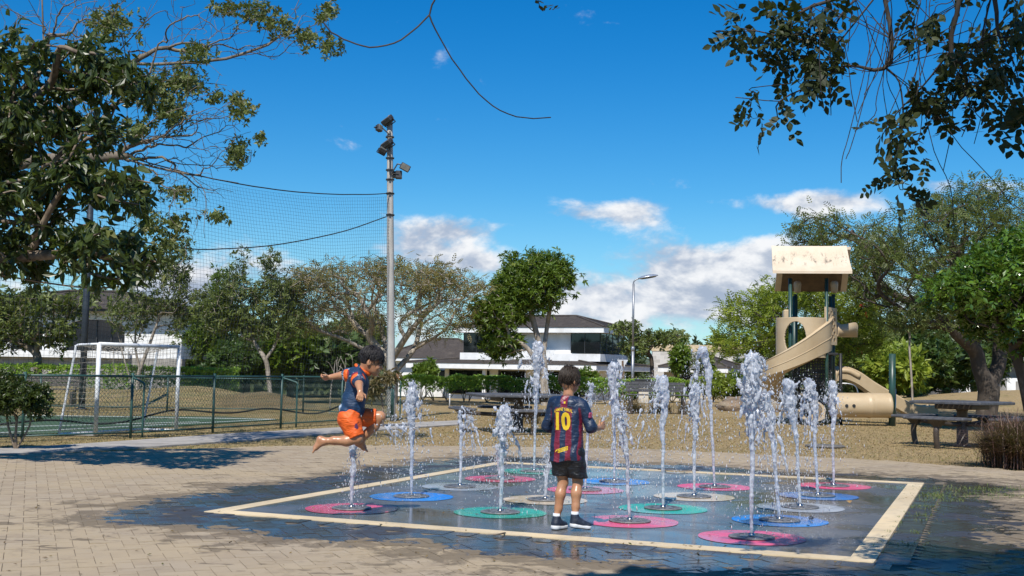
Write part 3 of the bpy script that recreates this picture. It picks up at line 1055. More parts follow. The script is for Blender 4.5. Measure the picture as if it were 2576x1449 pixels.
tree('olive_tree', 'broad olive green tree shading the white building behind the goal', [LB(90, 800, Y, 110, 75), LB(30, 850, Y, 60, 40), LB(150, 840, Y, 40, 36), LB(210, 760, Y, 50, 30), LB(-40, 780, Y, 80, 60)],
     [b, U(95, 940, Y), U(92, 890, Y)], .16, 560, SPR + [FROND_S], L_OLIVE, M_BARK, 105, lsize=0.22, per=5, bf=.4, rmin=.012, spread=.5)
Y = 50
b = gp(545, 985, Y)
tree('tall_green_tree', 'slender green tree left of the wispy tree with a leaning leafy top', [LB(540, 800, Y, 55, 60), LB(520, 860, Y, 55, 45), LB(560, 720, Y, 30, 40)], [b, U(545, 920, Y), U(543, 860, Y)], .13, 330, SPR_N, L_GREEN, M_BARK, 106, lsize=0.25, per=5, bf=.4, rmin=.012, spread=.5)
# palms and dark shrubs behind the hedge
for q, (px, py, Y, rx, ry, lm, lab) in enumerate([(620, 905, 49, 70, 42, L_DARK, 'dark green rounded tree behind the left hedge end'), (730, 885, 50, 75, 48, L_GREEN, 'broad feathery green tree behind the brown mound'),
                                                  (840, 890, 51, 70, 55, L_DARK, 'dense dark tree behind the boy in the orange shorts'), (905, 860, 54, 55, 60, L_OLIVE, 'dull green tree between dark tree and umbrella tree')]):
    b = gp(px, 985, Y)
    tree('background_tree', lab, [LB(px, py, Y, rx, ry, 2.2), LB(px - rx * .5, py + ry * .6, Y, rx * .6, ry * .6, 2)], [b, U(px, 950, Y)], .16, 420, [FROND_L, FROND, spray_tpl(40 + q)], lm, M_BARK, 110 + q, lsize=0.42, per=6, bf=.4, rmin=.014, spread=.6, up=1.0, roll=.4)

# ---- flame tree behind the play tower
Y = 46
b = gp(2065, 1000, Y)
tree('flame_tree', 'layered yellow-green feathery tree behind the play tower', [LB(2040, 800, Y, 150, 70, 3.5), LB(1890, 790, Y, 90, 40, 3), LB(1870, 860, Y, 85, 36, 3), LB(1970, 740, Y, 80, 36, 3), LB(2140, 760, Y, 70, 60, 3), LB(1960, 890, Y, 70, 36, 3), LB(2150, 850, Y, 60, 50, 3), LB(2060, 880, Y, 90, 40, 3)],
     [b, U(2062, 950, Y), U(2050, 900, Y)], .24, 820, [FROND_L, FROND], L_FLAME, M_BARK_DARK, 120, lsize=0.50, per=6, bf=.35, rmin=.014, spread=.45, up=1.6, roll=.3, droop=-.05,
     stems=[(2, [U(1990, 850, Y), U(1930, 820, Y)]), (2, [U(2080, 830, Y), U(2110, 780, Y)])])
M_POD = PM('red_flower', (.55, .05, .02), (.35, .03, .02), 20, .6)
mb = MB(); r = np.random.default_rng(5)
for (px, py) in ((2172, 765), (2178, 790), (2205, 768), (2212, 775), (2245, 762), (2252, 772), (2262, 742), (2160, 876), (1890, 905)):
    c = U(px, py, 44.0)
    for _ in range(7):
        d = r.normal(0, .07, 3)
        mb.tube([c + d, c + d + np.array([r.normal(0, .03), r.normal(0, .03), -r.uniform(.06, .16)])], [.012, .005], 4)
o = mb.build('blossom_clusters', M_POD, bpy.data.objects['flame_tree']); o['kind'] = 'stuff'
o.matrix_parent_inverse = Matrix.Translation(-bpy.data.objects['flame_tree'].location)

# ---- big spreading tree on the right
Y = 39
b = gp(2480, 1020, Y)
tree('spreading_tree', 'huge spreading grey-green tree with dark forked trunk beyond the right picnic table',
     [LB(2330, 600, Y, 190, 80, 4.5), LB(2500, 560, Y, 150, 80, 4.5), LB(2140, 640, Y, 130, 65, 4), LB(2260, 700, Y, 130, 70, 4), LB(2060, 580, Y, 70, 45, 3), LB(2480, 690, Y, 150, 80, 4), LB(2640, 640, Y, 120, 100, 4), LB(2420, 500, Y, 90, 36, 3), LB(2330, 790, Y, 120, 40, 3)],
     [b, U(2487, 1000, Y), U(2486, 975, Y)], .35, 1250, [FROND, FROND_S, FROND_L], L_GREY, M_BARK_DARK, 130, lsize=0.34, per=9, bf=.33, rmin=.014, spread=.55, up=1.0, k=8,
     stems=[(2, [U(2465, 930, Y), U(2452, 880, Y), U(2390, 815, Y), U(2320, 775, Y), U(2240, 735, Y)]), (2, [U(2512, 920, Y + .2), U(2518, 860, Y + .4), U(2480, 780, Y + .8), U(2440, 690, Y + 1)]), (4, [U(2470, 830, Y + .6), U(2450, 770, Y + .8)]), (9, [U(2550, 800, Y), U(2570, 700, Y)]), (4, [U(2400, 835, Y - .6), U(2300, 790, Y - 1), U(2180, 755, Y - 1.2)])])
# ---- glossy tree at the right edge
Y = 29
b = gp(2600, 1040, Y)
tree('glossy_tree', 'bright glossy green tree with dark slanting stems at the right edge', [LB(2470, 720, Y, 105, 70, 2.5), LB(2560, 660, Y, 90, 75, 2.5), LB(2530, 800, Y, 80, 60, 2.2), LB(2600, 770, Y, 80, 90, 2.5), LB(2400, 740, Y, 55, 40, 2), LB(2600, 850, Y, 70, 40, 2)],
     [b, U(2575, 960, Y), U(2555, 890, Y)], .15, 560, SPR + [FROND_S], L_GLOSS, M_BARK_DARK, 131, lsize=0.19, per=15, bf=.4, rmin=.010, spread=.35, up=.9,
     stems=[(0, [U(2605, 950, Y + .3), U(2590, 850, Y + .3)]), (2, [U(2530, 840, Y), U(2500, 790, Y)])])
# ---- sapling
Y = 37
b = gp(2297, 1018, Y)
tree('sapling', 'thin young tree with bare stem right of the green post', [LB(2290, 800, Y, 48, 30, .6), LB(2260, 815, Y, 25, 15, .5)], [b, U(2293, 950, Y), U(2288, 880, Y), U(2288, 840, Y)], .035, 70, SPR_N, L_GREY, M_BARK_PALE, 132, lsize=0.16, per=7, bf=.5, rmin=.008, spread=.3)
# ---- wood behind, on the right
for q, (px, py, Y, rx, ry, lm, lab) in enumerate([(2180, 905, 62, 70, 62, L_OLIVE, 'dull green tree right behind the curved slide rail'), (2290, 900, 64, 70, 60, L_DARK, 'dark green tree behind the thin sapling'),
                                                  (2380, 900, 66, 75, 70, L_DARK, 'dark tree left of the small far street lamp'), (2245, 930, 58, 40, 28, L_FLAME, 'yellow-green bush between slide and sapling'),
                                                  (2450, 890, 72, 60, 55, L_DARK, 'dark tree in front of the white house on the right')]):
    b = gp(px, 985, Y)
    tree('background_tree', lab, [LB(px, py, Y, rx, ry, 3), LB(px + rx * .4, py + ry * .5, Y, rx * .6, ry * .5, 2)], [b, U(px, 955, Y)], .2, 380, [spray_tpl(50 + q), spray_tpl(60 + q, 7, .16), FROND_S], lm, M_BARK, 140 + q, lsize=0.51, per=8, bf=.4, rmin=.016, spread=.8)
# ---- small flat tree beside the house
Y = 84
b = gp(1640, 950, Y)
tree('flat_tree', 'small dark flat-crowned tree beside the two-storey house', [LB(1640, 852, Y, 62, 22, 2), LB(1600, 868, Y, 42, 26, 2), LB(1690, 850, Y, 40, 16, 2), LB(1570, 825, Y, 40, 14, 2)], [b, U(1640, 915, Y), U(1632, 890, Y)], .16, 330, SPR, L_OLIVE, M_BARK_DARK, 150, lsize=0.32, per=3, bf=.35, rmin=.02, spread=.5)
# ---- shrubs by the street
for q, (px, py, Y, rx, ry, lm, lab) in enumerate([(1795, 965, 54, 40, 24, L_FLAME, 'yellow-green palm-like shrub behind the dark park bench'), (1870, 970, 55, 48, 26, L_GREEN, 'low green shrub between the bench and the boulder'),
                                                  (1710, 905, 56, 11, 30, L_GREEN, 'spindly flowering shrub behind the bench'), (1770, 925, 57, 12, 36, L_OLIVE, 'spindly tall shrub right of the flowering one'),
                                                  (1475, 960, 52, 16, 16, L_GREEN, 'small young bush above the hedge beside the head of the boy'), (1072, 935, 60, 18, 16, L_GREEN, 'light green shrub by the low white wall')]):
    b = gp(px, 990, Y)
    tree('shrub', lab, [LB(px, py, Y, rx, ry, .9)], [b, U(px, py + ry, Y)], .04, 130, [FROND_L, spray_tpl(70 + q, 7, .15)] if q == 0 else [spray_tpl(70 + q, 7, .15), SPR[1]], lm, M_BARK, 160 + q, cat='shrub', lsize=0.26, per=10, bf=.5, rmin=.01, spread=.35, crown='foliage')


# ---- hedges
def hedge(name, label, A, B, w, h0, h1, n, lm, seed, stems=True, ls=.12):
    r = np.random.default_rng(seed)
    A, B = np.asarray(A, float), np.asarray(B, float)
    root = empty(name, A, 0, label, 'hedge')
    d = B[:2] - A[:2]; L = np.linalg.norm(d); d /= L; nrm = np.array([-d[1], d[0]])
    s = r.random(n) * L; q = r.uniform(-1, 1, n); zz = r.random(n) ** .8
    edge = np.abs(q) > .5
    top = r.random(n) < .35
    zz[top] = r.uniform(.93, 1.05, top.sum())
    bump = .10 * (vnoise(s, s * 0, 1.3, seed) - .5) + .08 * (vnoise(s, s * 0, .5, seed + 1) - .5)
    off = np.sign(q) * np.abs(q) ** .5 * w / 2 * (1 + .25 * (vnoise(s, zz * 3, 1.7, seed + 2) - .5) * 2)
    z = h0 * (1 + .5 * (vnoise(s, s * 0, 2.1, seed + 3) - .5)) + (h1 - h0) * zz + bump
    P = np.c_[s[:, None] * d[None] + off[:, None] * nrm[None], z]
    D = np.c_[off[:, None] * nrm[None] / w * 2, np.full(n, .4)] + r.normal(0, .5, (n, 3))
    V, F, Av = scatter(SPR[0], P, D, r.uniform(.6, 1.2, n) * ls, r, .6)
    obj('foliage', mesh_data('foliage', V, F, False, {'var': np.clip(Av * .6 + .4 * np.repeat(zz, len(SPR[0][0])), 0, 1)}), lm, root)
    if stems:
        mb = MB()
        for x in np.arange(.2, L, .55):
            c = np.array([*(d * (x + r.normal(0, .1))), 0])
            for _ in range(5):
                e = c + np.array([*(d * r.normal(0, .32)), 0]) + np.array([*(nrm * r.normal(0, .12)), (h0 + h1) / 2 * r.uniform(.7, 1.1)])
                mid = (c + e) / 2 + r.normal(0, .04, 3)
                mb.tube([c, mid, e], [.018, .013, .006], 4, False)
        o = mb.build('stems', M_BARK, root); o['kind'] = 'stuff'
    return root


A = gp(1005, 1005, 47.5); B = gp(1560, 1005, 48.5)
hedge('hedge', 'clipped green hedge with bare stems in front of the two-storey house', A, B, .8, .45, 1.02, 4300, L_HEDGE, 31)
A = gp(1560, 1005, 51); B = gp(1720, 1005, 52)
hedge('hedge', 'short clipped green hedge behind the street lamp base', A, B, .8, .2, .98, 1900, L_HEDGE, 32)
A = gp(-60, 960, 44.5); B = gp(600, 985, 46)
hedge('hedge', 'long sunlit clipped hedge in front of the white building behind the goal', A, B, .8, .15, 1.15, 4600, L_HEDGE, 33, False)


# ---- ornamental grasses
def grass_clump(name, label, c, n, h, spread, lean, lm, seed, cat='ornamental grass', group=None, wid=.006, plumes=0):
    r = np.random.default_rng(seed)
    root_mb = MB()
    a = r.uniform(0, 2 * PI, n); L = h * r.uniform(.55, 1.15, n); ln = lean * r.uniform(.2, 1.3, n)
    b0 = np.c_[r.normal(0, spread * .3, n), r.normal(0, spread * .3, n), np.zeros(n)]
    t = np.linspace(0, 1, 6)
    dirs = np.c_[np.cos(a), np.sin(a)]
    P = np.empty((n, 6, 3))
    for i, q in enumerate(t):
        P[:, i, :2] = b0[:, :2] + dirs * (ln * (q ** 1.8) * spread)[:, None]
        P[:, i, 2] = L * (q - .35 * np.minimum(1.4, ln) * q ** 2.6)
    side = np.c_[-np.sin(a), np.cos(a), np.zeros(n)]
    w = (wid * (1 - t ** 2) + .0008)[None, :, None]
    V = np.concatenate([P - side[:, None, :] * w, P + side[:, None, :] * w], 1)
    f = np.array([[i, i + 1, i + 7, i + 6] for i in range(5)])
    F = (f[None] + (np.arange(n) * 12)[:, None, None]).reshape(-1, 4)
    o = obj(name, mesh_data(name, V.reshape(-1, 3), F, False, {'var': np.repeat(r.random(n), 12)}), lm, None, c)
    tag(o, label, cat, group)
    return o


c = G(2562, 1172); c[2] = -.02
o = grass_clump('fountain_grass', 'purple-brown fountain grass clump at the right edge of the paving', c, 3000, .92, .62, 1.5, L_PURPLE, 41, wid=.005)
for k in range(3):
    px = (1275, 1330, 1400)[k]
    grass_clump('tall_grass', ('dry tall grass under the left end of the middle picnic table', 'dry tall grass behind the pedestal of the middle picnic table', 'dry tall grass left of the standing boy behind the water')[k], gp(px, 1080, 28.5 + k), 420, .55, .5, .8, L_DRY, 45 + k, group='dry tall grass by the middle table')
for k in range(3):
    px = (1590, 1660, 1730)[k]
    grass_clump('tall_grass', ('dry tall grass at the left end of the dark bench', 'dry tall grass under the middle of the dark bench', 'dry tall grass at the right end of the dark bench')[k], gp(px, 1050, 38.5), 420, .5, .6, .7, L_DRY, 55 + k, group='dry tall grass by the bench')

# ---- bush at the left edge by the fence
c = gp(40, 1125, 17.6)
Y = 17.6
tree('bush', 'dark leafy bush in front of the fence at the left edge', [LB(40, 1000, Y, 75, 45, .45), LB(90, 1010, Y, 45, 30, .4), LB(-20, 990, Y, 60, 60, .5)], [c, U(40, 1085, Y), U(42, 1050, Y)], .03, 150, SPR, L_BIG, M_TWIG, 170, cat='bush', lsize=0.08, per=15, bf=.45, rmin=.005, spread=.16, crown='foliage',
     stems=[(0, [U(20, 1070, Y)]), (0, [U(75, 1070, Y)])])
Y = 26
c = gp(965, 1062, Y)
tree('shrub', 'drooping coppery-leaved shrub in front of the floodlight pole', [LB(955, 960, Y, 34, 22, .35), LB(985, 945, Y, 20, 16, .3), LB(935, 985, Y, 22, 20, .3)], [c, U(963, 1030, Y), U(960, 990, Y)], .02, 60, [leaf_tpl(.13, .05, -.35)], leaf_mat('coppery_leaf', (.075, .075, .022), (.16, .12, .05), (.22, .11, .05), .4, .2), M_TWIG, 171, cat='shrub', lsize=0.16, per=12, bf=.4, rmin=.006, spread=.12, droop=-.5, crown='foliage')
for q, (px, py, y2) in enumerate(((835, 945, 1020), (870, 930, 1015))):
    Y = 33.5 + q
    tree('bare_sapling', ('leafless pale sapling left of the jumping boy behind the fence', 'second leafless pale sapling behind the arm of the jumping boy')[q], [LB(px, py - 20, Y, 26, 30, .3)], [gp(px - 5, y2, Y), U(px - 3, 990, Y), U(px, 960, Y)], .022, 16, None, None, M_BARK_PALE, 180 + q, bf=.5, rmin=.008)

# ---- far woods that close the horizon
r = np.random.default_rng(77)
Vs, Fs, As, n0 = [], {}, [], 0
for (x0, x1, y0, y1, n, h0, h1) in ((-130, 150, 135, 175, 130, 4.0, 7.5), (-75, -12, 62, 95, 40, 3.0, 5.5), (25, 80, 85, 120, 40, 4.0, 7.0)):
    for _ in range(n):
        x, y = r.uniform(x0, x1), r.uniform(y0, y1)
        z0 = float(terrain(x, y)); h = r.uniform(h0, h1); w = h * r.uniform(.45, .75)
        m = 75
        d = r.normal(0, 1, (m, 3)); d /= np.linalg.norm(d, axis=1)[:, None]
        P = np.array([x, y, z0 + h * .52]) + d * np.array([w, w, h * .5]) * r.uniform(.6, 1.05, m)[:, None]
        V, F, A = scatter(SPR[int(r.integers(3))], P, d + r.normal(0, .5, (m, 3)), r.uniform(.8, 1.5, m) * 1.1, r, .6, np.clip(r.random() * .6 + .4 * r.random(m), 0, 1))
        Vs.append(V); As.append(A)
        for f_ in F: Fs.setdefault(f_.shape[1], []).append(f_ + n0)
        n0 += len(V)
tag(obj('treeline', mesh_data('treeline', np.concatenate(Vs), [np.concatenate(f_) for f_ in Fs.values()], False, {'var': np.concatenate(As)}), leaf_mat('far_leaf', (.05, .075, .03), (.085, .11, .04), (.14, .14, .06), .6, .2)), 'mass of far green trees along the horizon behind the houses', 'woods', kind='stuff')
# ================================================================== BUILDINGS AND STREET
M_WHITE = PM('white_render', (.80, .80, .79), (.72, .72, .70), 1.5, .8, .1, 60, c3=(.62, .61, .58), s3=.5)
M_ROOF = PM('brown_roof_tile', (.075, .060, .050), (.050, .041, .036), 6, .85, .3, 20, c3=(.10, .083, .068), s3=1.2)
M_GLASS = PM('dark_window_glass', (.010, .012, .014), None, rough=.04, spec=.6)
M_GLASS2 = PM('sky_window_glass', (.02, .03, .045), None, rough=.03, spec=1.0)
M_FRAME = PM('dark_aluminium', (.03, .03, .032), (.045, .045, .045), 10, .45)
M_GREYWALL = PM('grey_render', (.34, .32, .29), (.26, .245, .22), 2, .9, .2, 40)
M_BEIGE = PM('beige_wall', (.60, .55, .46), (.52, .47, .39), 1.2, .9, .1, 30)


class Loc:
    """local frame of a building: f along the front to the left, b to the back"""
    def __init__(self, o, ang):
        self.o = np.asarray(o, float)
        self.f = np.array([-math.cos(ang), math.sin(ang)]); self.b = np.array([math.sin(ang), math.cos(ang)])

    def p(self, f, b, z):
        q = self.o[:2] + f * self.f + b * self.b
        return np.array([q[0], q[1], z])

    def block(self, mb, f0, f1, b0, b1, z0, z1):
        """box in the local frame"""
        V = [self.p(f, b, z) for z in (z0, z1) for (f, b) in ((f0, b0), (f0, b1), (f1, b1), (f1, b0))]
        F = np.array([[0, 3, 2, 1], [4, 5, 6, 7], [0, 1, 5, 4], [1, 2, 6, 5], [2, 3, 7, 6], [3, 0, 4, 7]])
        mb.add(np.array(V), F[:, ::-1])
        return mb


def part(lo, name, mat, root, *blocks):
    mb = MB()
    for bl in blocks: lo.block(mb, *bl)
    o = mb.build(name, mat, root)
    o.matrix_parent_inverse = root.matrix_basis.inverted()
    return o


def hip_roof(lo, root, f0, f1, b0, b1, ze, zr, courses=14, mat=None):
    """tiled hip roof laid in overlapping courses; ridge along f"""
    d = (b1 - b0) / 2
    rf0, rf1, rb = f0 + d, f1 - d, (b0 + b1) / 2
    if rf0 > rf1: rf0 = rf1 = (f0 + f1) / 2
    mb = MB()
    R0, R1 = (rf0, rb), (rf1, rb)
    for (a, c, ra, rc) in (((f0, b0), (f1, b0), R0, R1), ((f1, b0), (f1, b1), R1, R1), ((f1, b1), (f0, b1), R1, R0), ((f0, b1), (f0, b0), R0, R0)):
        for i in range(courses):
            t0, t1 = i / courses, (i + 1) / courses + .015
            q = []
            for t, lift in ((t0, .035), (t1, .0)):
                for (e, rr) in ((a, ra), (c, rc)):
                    q.append(lo.p(e[0] + (rr[0] - e[0]) * t, e[1] + (rr[1] - e[1]) * t, ze + (zr - ze) * t + lift))
            low = [q[0] - [0, 0, .05], q[1] - [0, 0, .05]]
            mb.add(np.array([q[0], q[1], q[3], q[2], low[0], low[1]]), np.array([[0, 1, 2, 3], [4, 5, 1, 0]]))
    o = mb.build('roof', mat or M_ROOF, root)
    o.matrix_parent_inverse = root.matrix_basis.inverted()
    for e, rr in (((f0, b0), R0), ((f1, b0), R1), ((f1, b1), R1), ((f0, b1), R0), (R0, R1)):
        if e == rr: continue
        mb = MB(); mb.tube([lo.p(*e, (zr if e == R0 else ze) + .06), lo.p(*rr, zr + .06)], .09, 6)
        mb.build('ridge_cap', M_ROOF, o)
    return o


# ---- two-storey white house behind the hedge
H = Loc((8.0, 100.0), R(25))
house = empty('white_house', H.p(0, 0, -1.3), 0, 'modern white two-storey house with dark tiled hipped roofs and wide windows', 'house')
part(H, 'upper_wall', M_WHITE, house, (1.2, 13.6, 1.2, 8.0, 2.2, 4.72))
part(H, 'upper_fascia', M_WHITE, house, (0, 14.7, 0, 8.5, 4.70, 5.19))
hip_roof(H, house, -.08, 14.78, -.08, 8.58, 5.19, 6.35, 14)
part(H, 'ledge', M_WHITE, house, (.45, 5.0, .45, 7.6, 2.20, 2.86))
part(H, 'ledge', M_WHITE, house, (9.2, 14.2, .45, 7.6, 2.20, 2.86))
# big corner window (front + side) and the long left one
for (a, b_) in ((.60, 2.0), (2.0, 3.3)):
    w_ = part(H, 'window', M_GLASS, house, (a, b_ - .05, .62, .70, 2.92, 4.66))
    part(H, 'frame', M_FRAME, w_, (b_ - .05, b_, .58, .70, 2.90, 4.68))
for k in range(4):
    w_ = part(H, 'window', M_GLASS2, house, (.56, .64, .75 + k * 1.55, 2.22 + k * 1.55, 2.92, 4.66))
    part(H, 'frame', M_FRAME, w_, (.53, .64, 2.22 + k * 1.55, 2.30 + k * 1.55, 2.90, 4.68))
for k in range(4):
    w_ = part(H, 'window', M_GLASS, house, (8.9 + k * 1.3, 10.15 + k * 1.3, .95, 1.03, 2.88, 4.68))
    part(H, 'frame', M_FRAME, w_, (10.15 + k * 1.3, 10.2 + k * 1.3, .92, 1.03, 2.88, 4.68))
# ground floor
part(H, 'lower_wall', M_WHITE, house, (1.4, 15.6, .2, 9.5, -1.4, 1.42))
part(H, 'lower_fascia', M_WHITE, house, (-.17, 18.4, -2.13, 12.6, 1.40, 1.90))
hip_roof(H, house, -.24, 18.48, -2.2, 12.66, 1.90, 2.75, 18)
part(H, 'pillar', M_WHITE, house, (17.2, 17.6, -1.5, -1.1, -1.4, 1.41))
part(H, 'pillar', M_WHITE, house, (10.6, 10.9, -1.5, -1.2, -1.4, 1.41))
for (a, b_) in ((11.0, 15.0), (7.4, 10.0), (4.0, 6.4), (1.6, 2.8)):
    w_ = part(H, 'window', M_GLASS, house, (a, b_, .08, .16, -.9, 1.25))
    part(H, 'frame', M_FRAME, w_, (b_, b_ + .08, .05, .18, -.9, 1.3))
# right wing
part(H, 'wing_wall', M_BEIGE, house, (-6.0, -.4, 16.0, 22.0, -1.4, 1.42))
part(H, 'wing_fascia', M_WHITE, house, (-7.2, -.25, 14.6, 23.0, 1.42, 1.92))
hip_roof(H, house, -7.28, -.3, 14.5, 23.08, 1.92, 3.2, 10)
part(H, 'window', M_GLASS, house, (-3.6, -1.6, 15.9, 15.99, -1.0, 1.3))

# ---- smaller house left of it
H2 = Loc((-1.6, 112.0), R(8))
h2 = empty('small_house', H2.p(0, 0, -1.3), 0, 'low white house with brown tiled hip roof beyond the pole', 'house')
part(H2, 'wall', M_WHITE, h2, (.9, 10.5, .9, 8, -1.4, 2.05))
part(H2, 'fascia', M_WHITE, h2, (0, 11.5, 0, 9, 2.05, 2.40))
hip_roof(H2, h2, -.1, 11.6, -.1, 9.1, 2.40, 4.35, 16)
part(H2, 'window', M_GLASS, h2, (4.0, 5.6, .8, .88, -.3, 1.2))
# ---- building with arched windows behind the goal
Yb = 62.0
BL = Loc((U(455, 900, Yb)[0], Yb), 0.0)
bl = empty('arched_building', BL.p(0, 0, 0), 0, 'white building with arched windows and brown roof behind the goal', 'building')
sx = lambda px: (455 - px) / CAM_F * Yb
zz = lambda py, px=200: U(px, py, Yb)[2]
zt, zs = zz(783), zz(882)
# wall left open at the two arched windows
segs = [(sx(455), sx(312)), (sx(164), sx(106)), (sx(26), sx(-160))]
part(BL, 'wall', M_WHITE, bl, *[(a, b_, 0, .4, zs - .35, zz(803)) for a, b_ in segs], (sx(455), sx(-160), -.003, .4, zz(803), zt), (sx(455), sx(440), .4, 9, zs - .35, zt))
part(BL, 'base_wall', M_GREYWALL, bl, (sx(460), sx(-160), -.12, .5, -.3, zs - .35))
part(BL, 'parapet', M_WHITE, bl, (sx(330), sx(-160), -.5, -.14, zs - .38, zs))
for (p0, p1) in ((312, 164), (106, 26)):
    a, b_ = sx(p0), sx(p1)
    part(BL, 'window', M_GLASS, bl, (a, b_, .25, .33, zs - .3, zz(803)))
    # arch head: a fan of wedges filling the corners above the opening
    mb = MB(); n = 14; w = b_ - a; rise = .42; ztop = zz(803)
    for i in range(n):
        u0, u1 = i / n, (i + 1) / n
        y0 = ztop - rise + rise * math.sqrt(max(0, 1 - (2 * u0 - 1) ** 2)); y1 = ztop - rise + rise * math.sqrt(max(0, 1 - (2 * u1 - 1) ** 2))
        V = [BL.p(a + w * u, bb, z) for bb in (.004, .24) for (u, z) in ((u0, y0), (u1, y1), (u1, ztop + .01), (u0, ztop + .01))]
        mb.add(np.array(V), np.array([[0, 1, 2, 3], [7, 6, 5, 4], [0, 4, 5, 1]]))
    o = mb.build('arch', M_WHITE, bl); o.matrix_parent_inverse = bl.matrix_basis.inverted()
    for k in (1, 2, 3):
        part(BL, 'mullion', M_FRAME, bl, (a + w * k / 4 - .03, a + w * k / 4 + .03, .18, .24, zs - .3, ztop - .02))
part(BL, 'gutter', M_FRAME, bl, (sx(480), sx(-160), -.9, 9.6, zt, zt + .12))
hip_roof(BL, bl, sx(482), sx(-160), -1.0, 9.7, zt + .12, zz(722), 16)
# ---- white building on the right, beyond the grassy rise
Yr = 82.0
BR = Loc((U(2600, 950, Yr)[0], Yr), 0.0)
br = empty('flat_roofed_house', BR.p(0, 0, .6), 0, 'white flat-roofed house behind the forked tree trunk', 'house')
tx = lambda px: (2600 - px) / CAM_F * Yr
tz = lambda py: U(2480, py, Yr)[2]
part(BR, 'roof_slab', M_WHITE, br, (tx(2640), tx(2400), -.6, 7, tz(907), tz(897)))
part(BR, 'back_wall', M_GREYWALL, br, (tx(2640), tx(2412), 2.0, 6, -.5, tz(907)))
part(BR, 'garden_wall', M_WHITE, br, (tx(2458), tx(2405), -.8, -.5, -.5, tz(939)))
part(BR, 'wall', M_WHITE, br, (tx(2506), tx(2496), .5, 1.9, -.5, tz(907)))
part(BR, 'window', M_GLASS, br, (tx(2494), tx(2414), 1.85, 1.95, tz(938), tz(909)))
part(BR, 'wall', M_WHITE, br, (tx(2640), tx(2530), -.2, 1.5, -.5, tz(950)))
part(BR, 'garage_door', M_GREYWALL, br, (tx(2640), tx(2552), -.3, -.21, -.5, tz(958)))
# ---- block wall of a building under construction


def mat_blocks():
    m = bpy.data.materials.new('concrete_block_wall'); m.use_nodes = True
    t = NT(m.node_tree)
    co = t.n('ShaderNodeTexCoord').outputs['Object']
    x, y, z = t.xyz(co)
    bt = t.n('ShaderNodeTexBrick', Vector=t.comb(x, z, 0.0), Color1=(.42, .39, .35, 1), Color2=(.58, .55, .50, 1), Mortar=(.62, .58, .52, 1), Scale=1.0)
    bt.inputs['Mortar Size'].default_value = .02; bt.inputs['Brick Width'].default_value = .8; bt.inputs['Row Height'].default_value = .4; bt.inputs['Bias'].default_value = .1
    b = t.n('ShaderNodeBsdfPrincipled', Base__Color=bt.outputs[0], Roughness=.9)
    t.n('ShaderNodeOutputMaterial', Surface=b.outputs[0])
    return m


Yw = 128.0
WL = Loc((U(1945, 900, Yw)[0], Yw), R(-4))
wl = empty('block_wall', WL.p(0, 0, -1.3), 0, 'unfinished concrete block wall with tan beam along its top', 'wall')
part(WL, 'blockwork', mat_blocks(), wl, (0, 13.5, 0, .4, -1.5, U(1800, 886, Yw)[2]))
part(WL, 'ring_beam', PM('tan_formwork', (.56, .42, .24), (.62, .50, .34), 3, .8), wl, (-.1, 13.6, -.05, .45, U(1800, 886, Yw)[2], U(1800, 869, Yw)[2]))
for k in range(6):
    part(WL, 'rebar', M_FRAME, wl, (1.0 + k * 2.1, 1.06 + k * 2.1, .15, .21, U(1800, 869, Yw)[2], U(1800, 855 + 3 * (k % 3), Yw)[2]))

# ---- street lamp, sign, pillar, post
M_GALV = PM('galvanised_steel', (.34, .35, .37), (.26, .27, .29), 12, .42, metal=.6)
M_LAMPHEAD = PM('lamp_shell', (.62, .64, .66), None, rough=.2, metal=.7)
M_LENS = PM('lamp_lens', (.05, .05, .055), None, rough=.08)


def street_lamp(label, base, h, side, s=1.0, head=.85, r0=.075):
    root = empty('street_lamp', base, 0, label, 'street lamp')
    mb = MB(); mb.tube([(0, 0, 0), (0, 0, h * .42)], r0, 12); mb.build('lower_pole', M_GALV, root, True)
    mb = MB(); mb.tube([(0, 0, h * .42), (0, 0, h * .95)], r0 * .72, 12); mb.build('upper_pole', M_GALV, root, True)
    mb = MB(); mb.lathe([(r0, h * .40), (r0 * 1.3, h * .405), (r0 * 1.3, h * .43), (r0 * .7, h * .44)], k=12); mb.build('collar', M_GALV, root, True)
    mb = MB(); mb.tube(smooth_path([(0, 0, h * .93), (.01 * side, 0, h * .965), (.14 * side, 0, h * .985), (.42 * side, 0, h * 1.0)], 5), r0 * .45, 8); mb.build('arm', M_GALV, root, True)
    prof = [(.01, -.1), (.6, -.08), (.95, -.02), (1.0, .03), (.9, .12), (.6, .24), (.2, .30), (.01, .31)]
    V, F = lathe_vf(prof, 18)
    V = V * np.array([head * .62, head * .3, head * .5]) @ rotm(0, -.18 * side, 0).T + np.array([(.42 + head * .35) * side, 0, h * 1.005])
    hd = obj('lamp_head', mesh_data('lamp_head', V, F, True), M_LAMPHEAD, root)
    V, F = lathe_vf([(.01, -.16), (.6, -.14), (.8, -.07), (.8, -.05)], 16)
    V = V * np.array([head * .62, head * .3, head * .5]) @ rotm(0, -.18 * side, 0).T + np.array([(.42 + head * .35) * side, 0, h * 1.005])
    obj('lens', mesh_data('lens', V, F, True), M_LENS, hd)
    return root


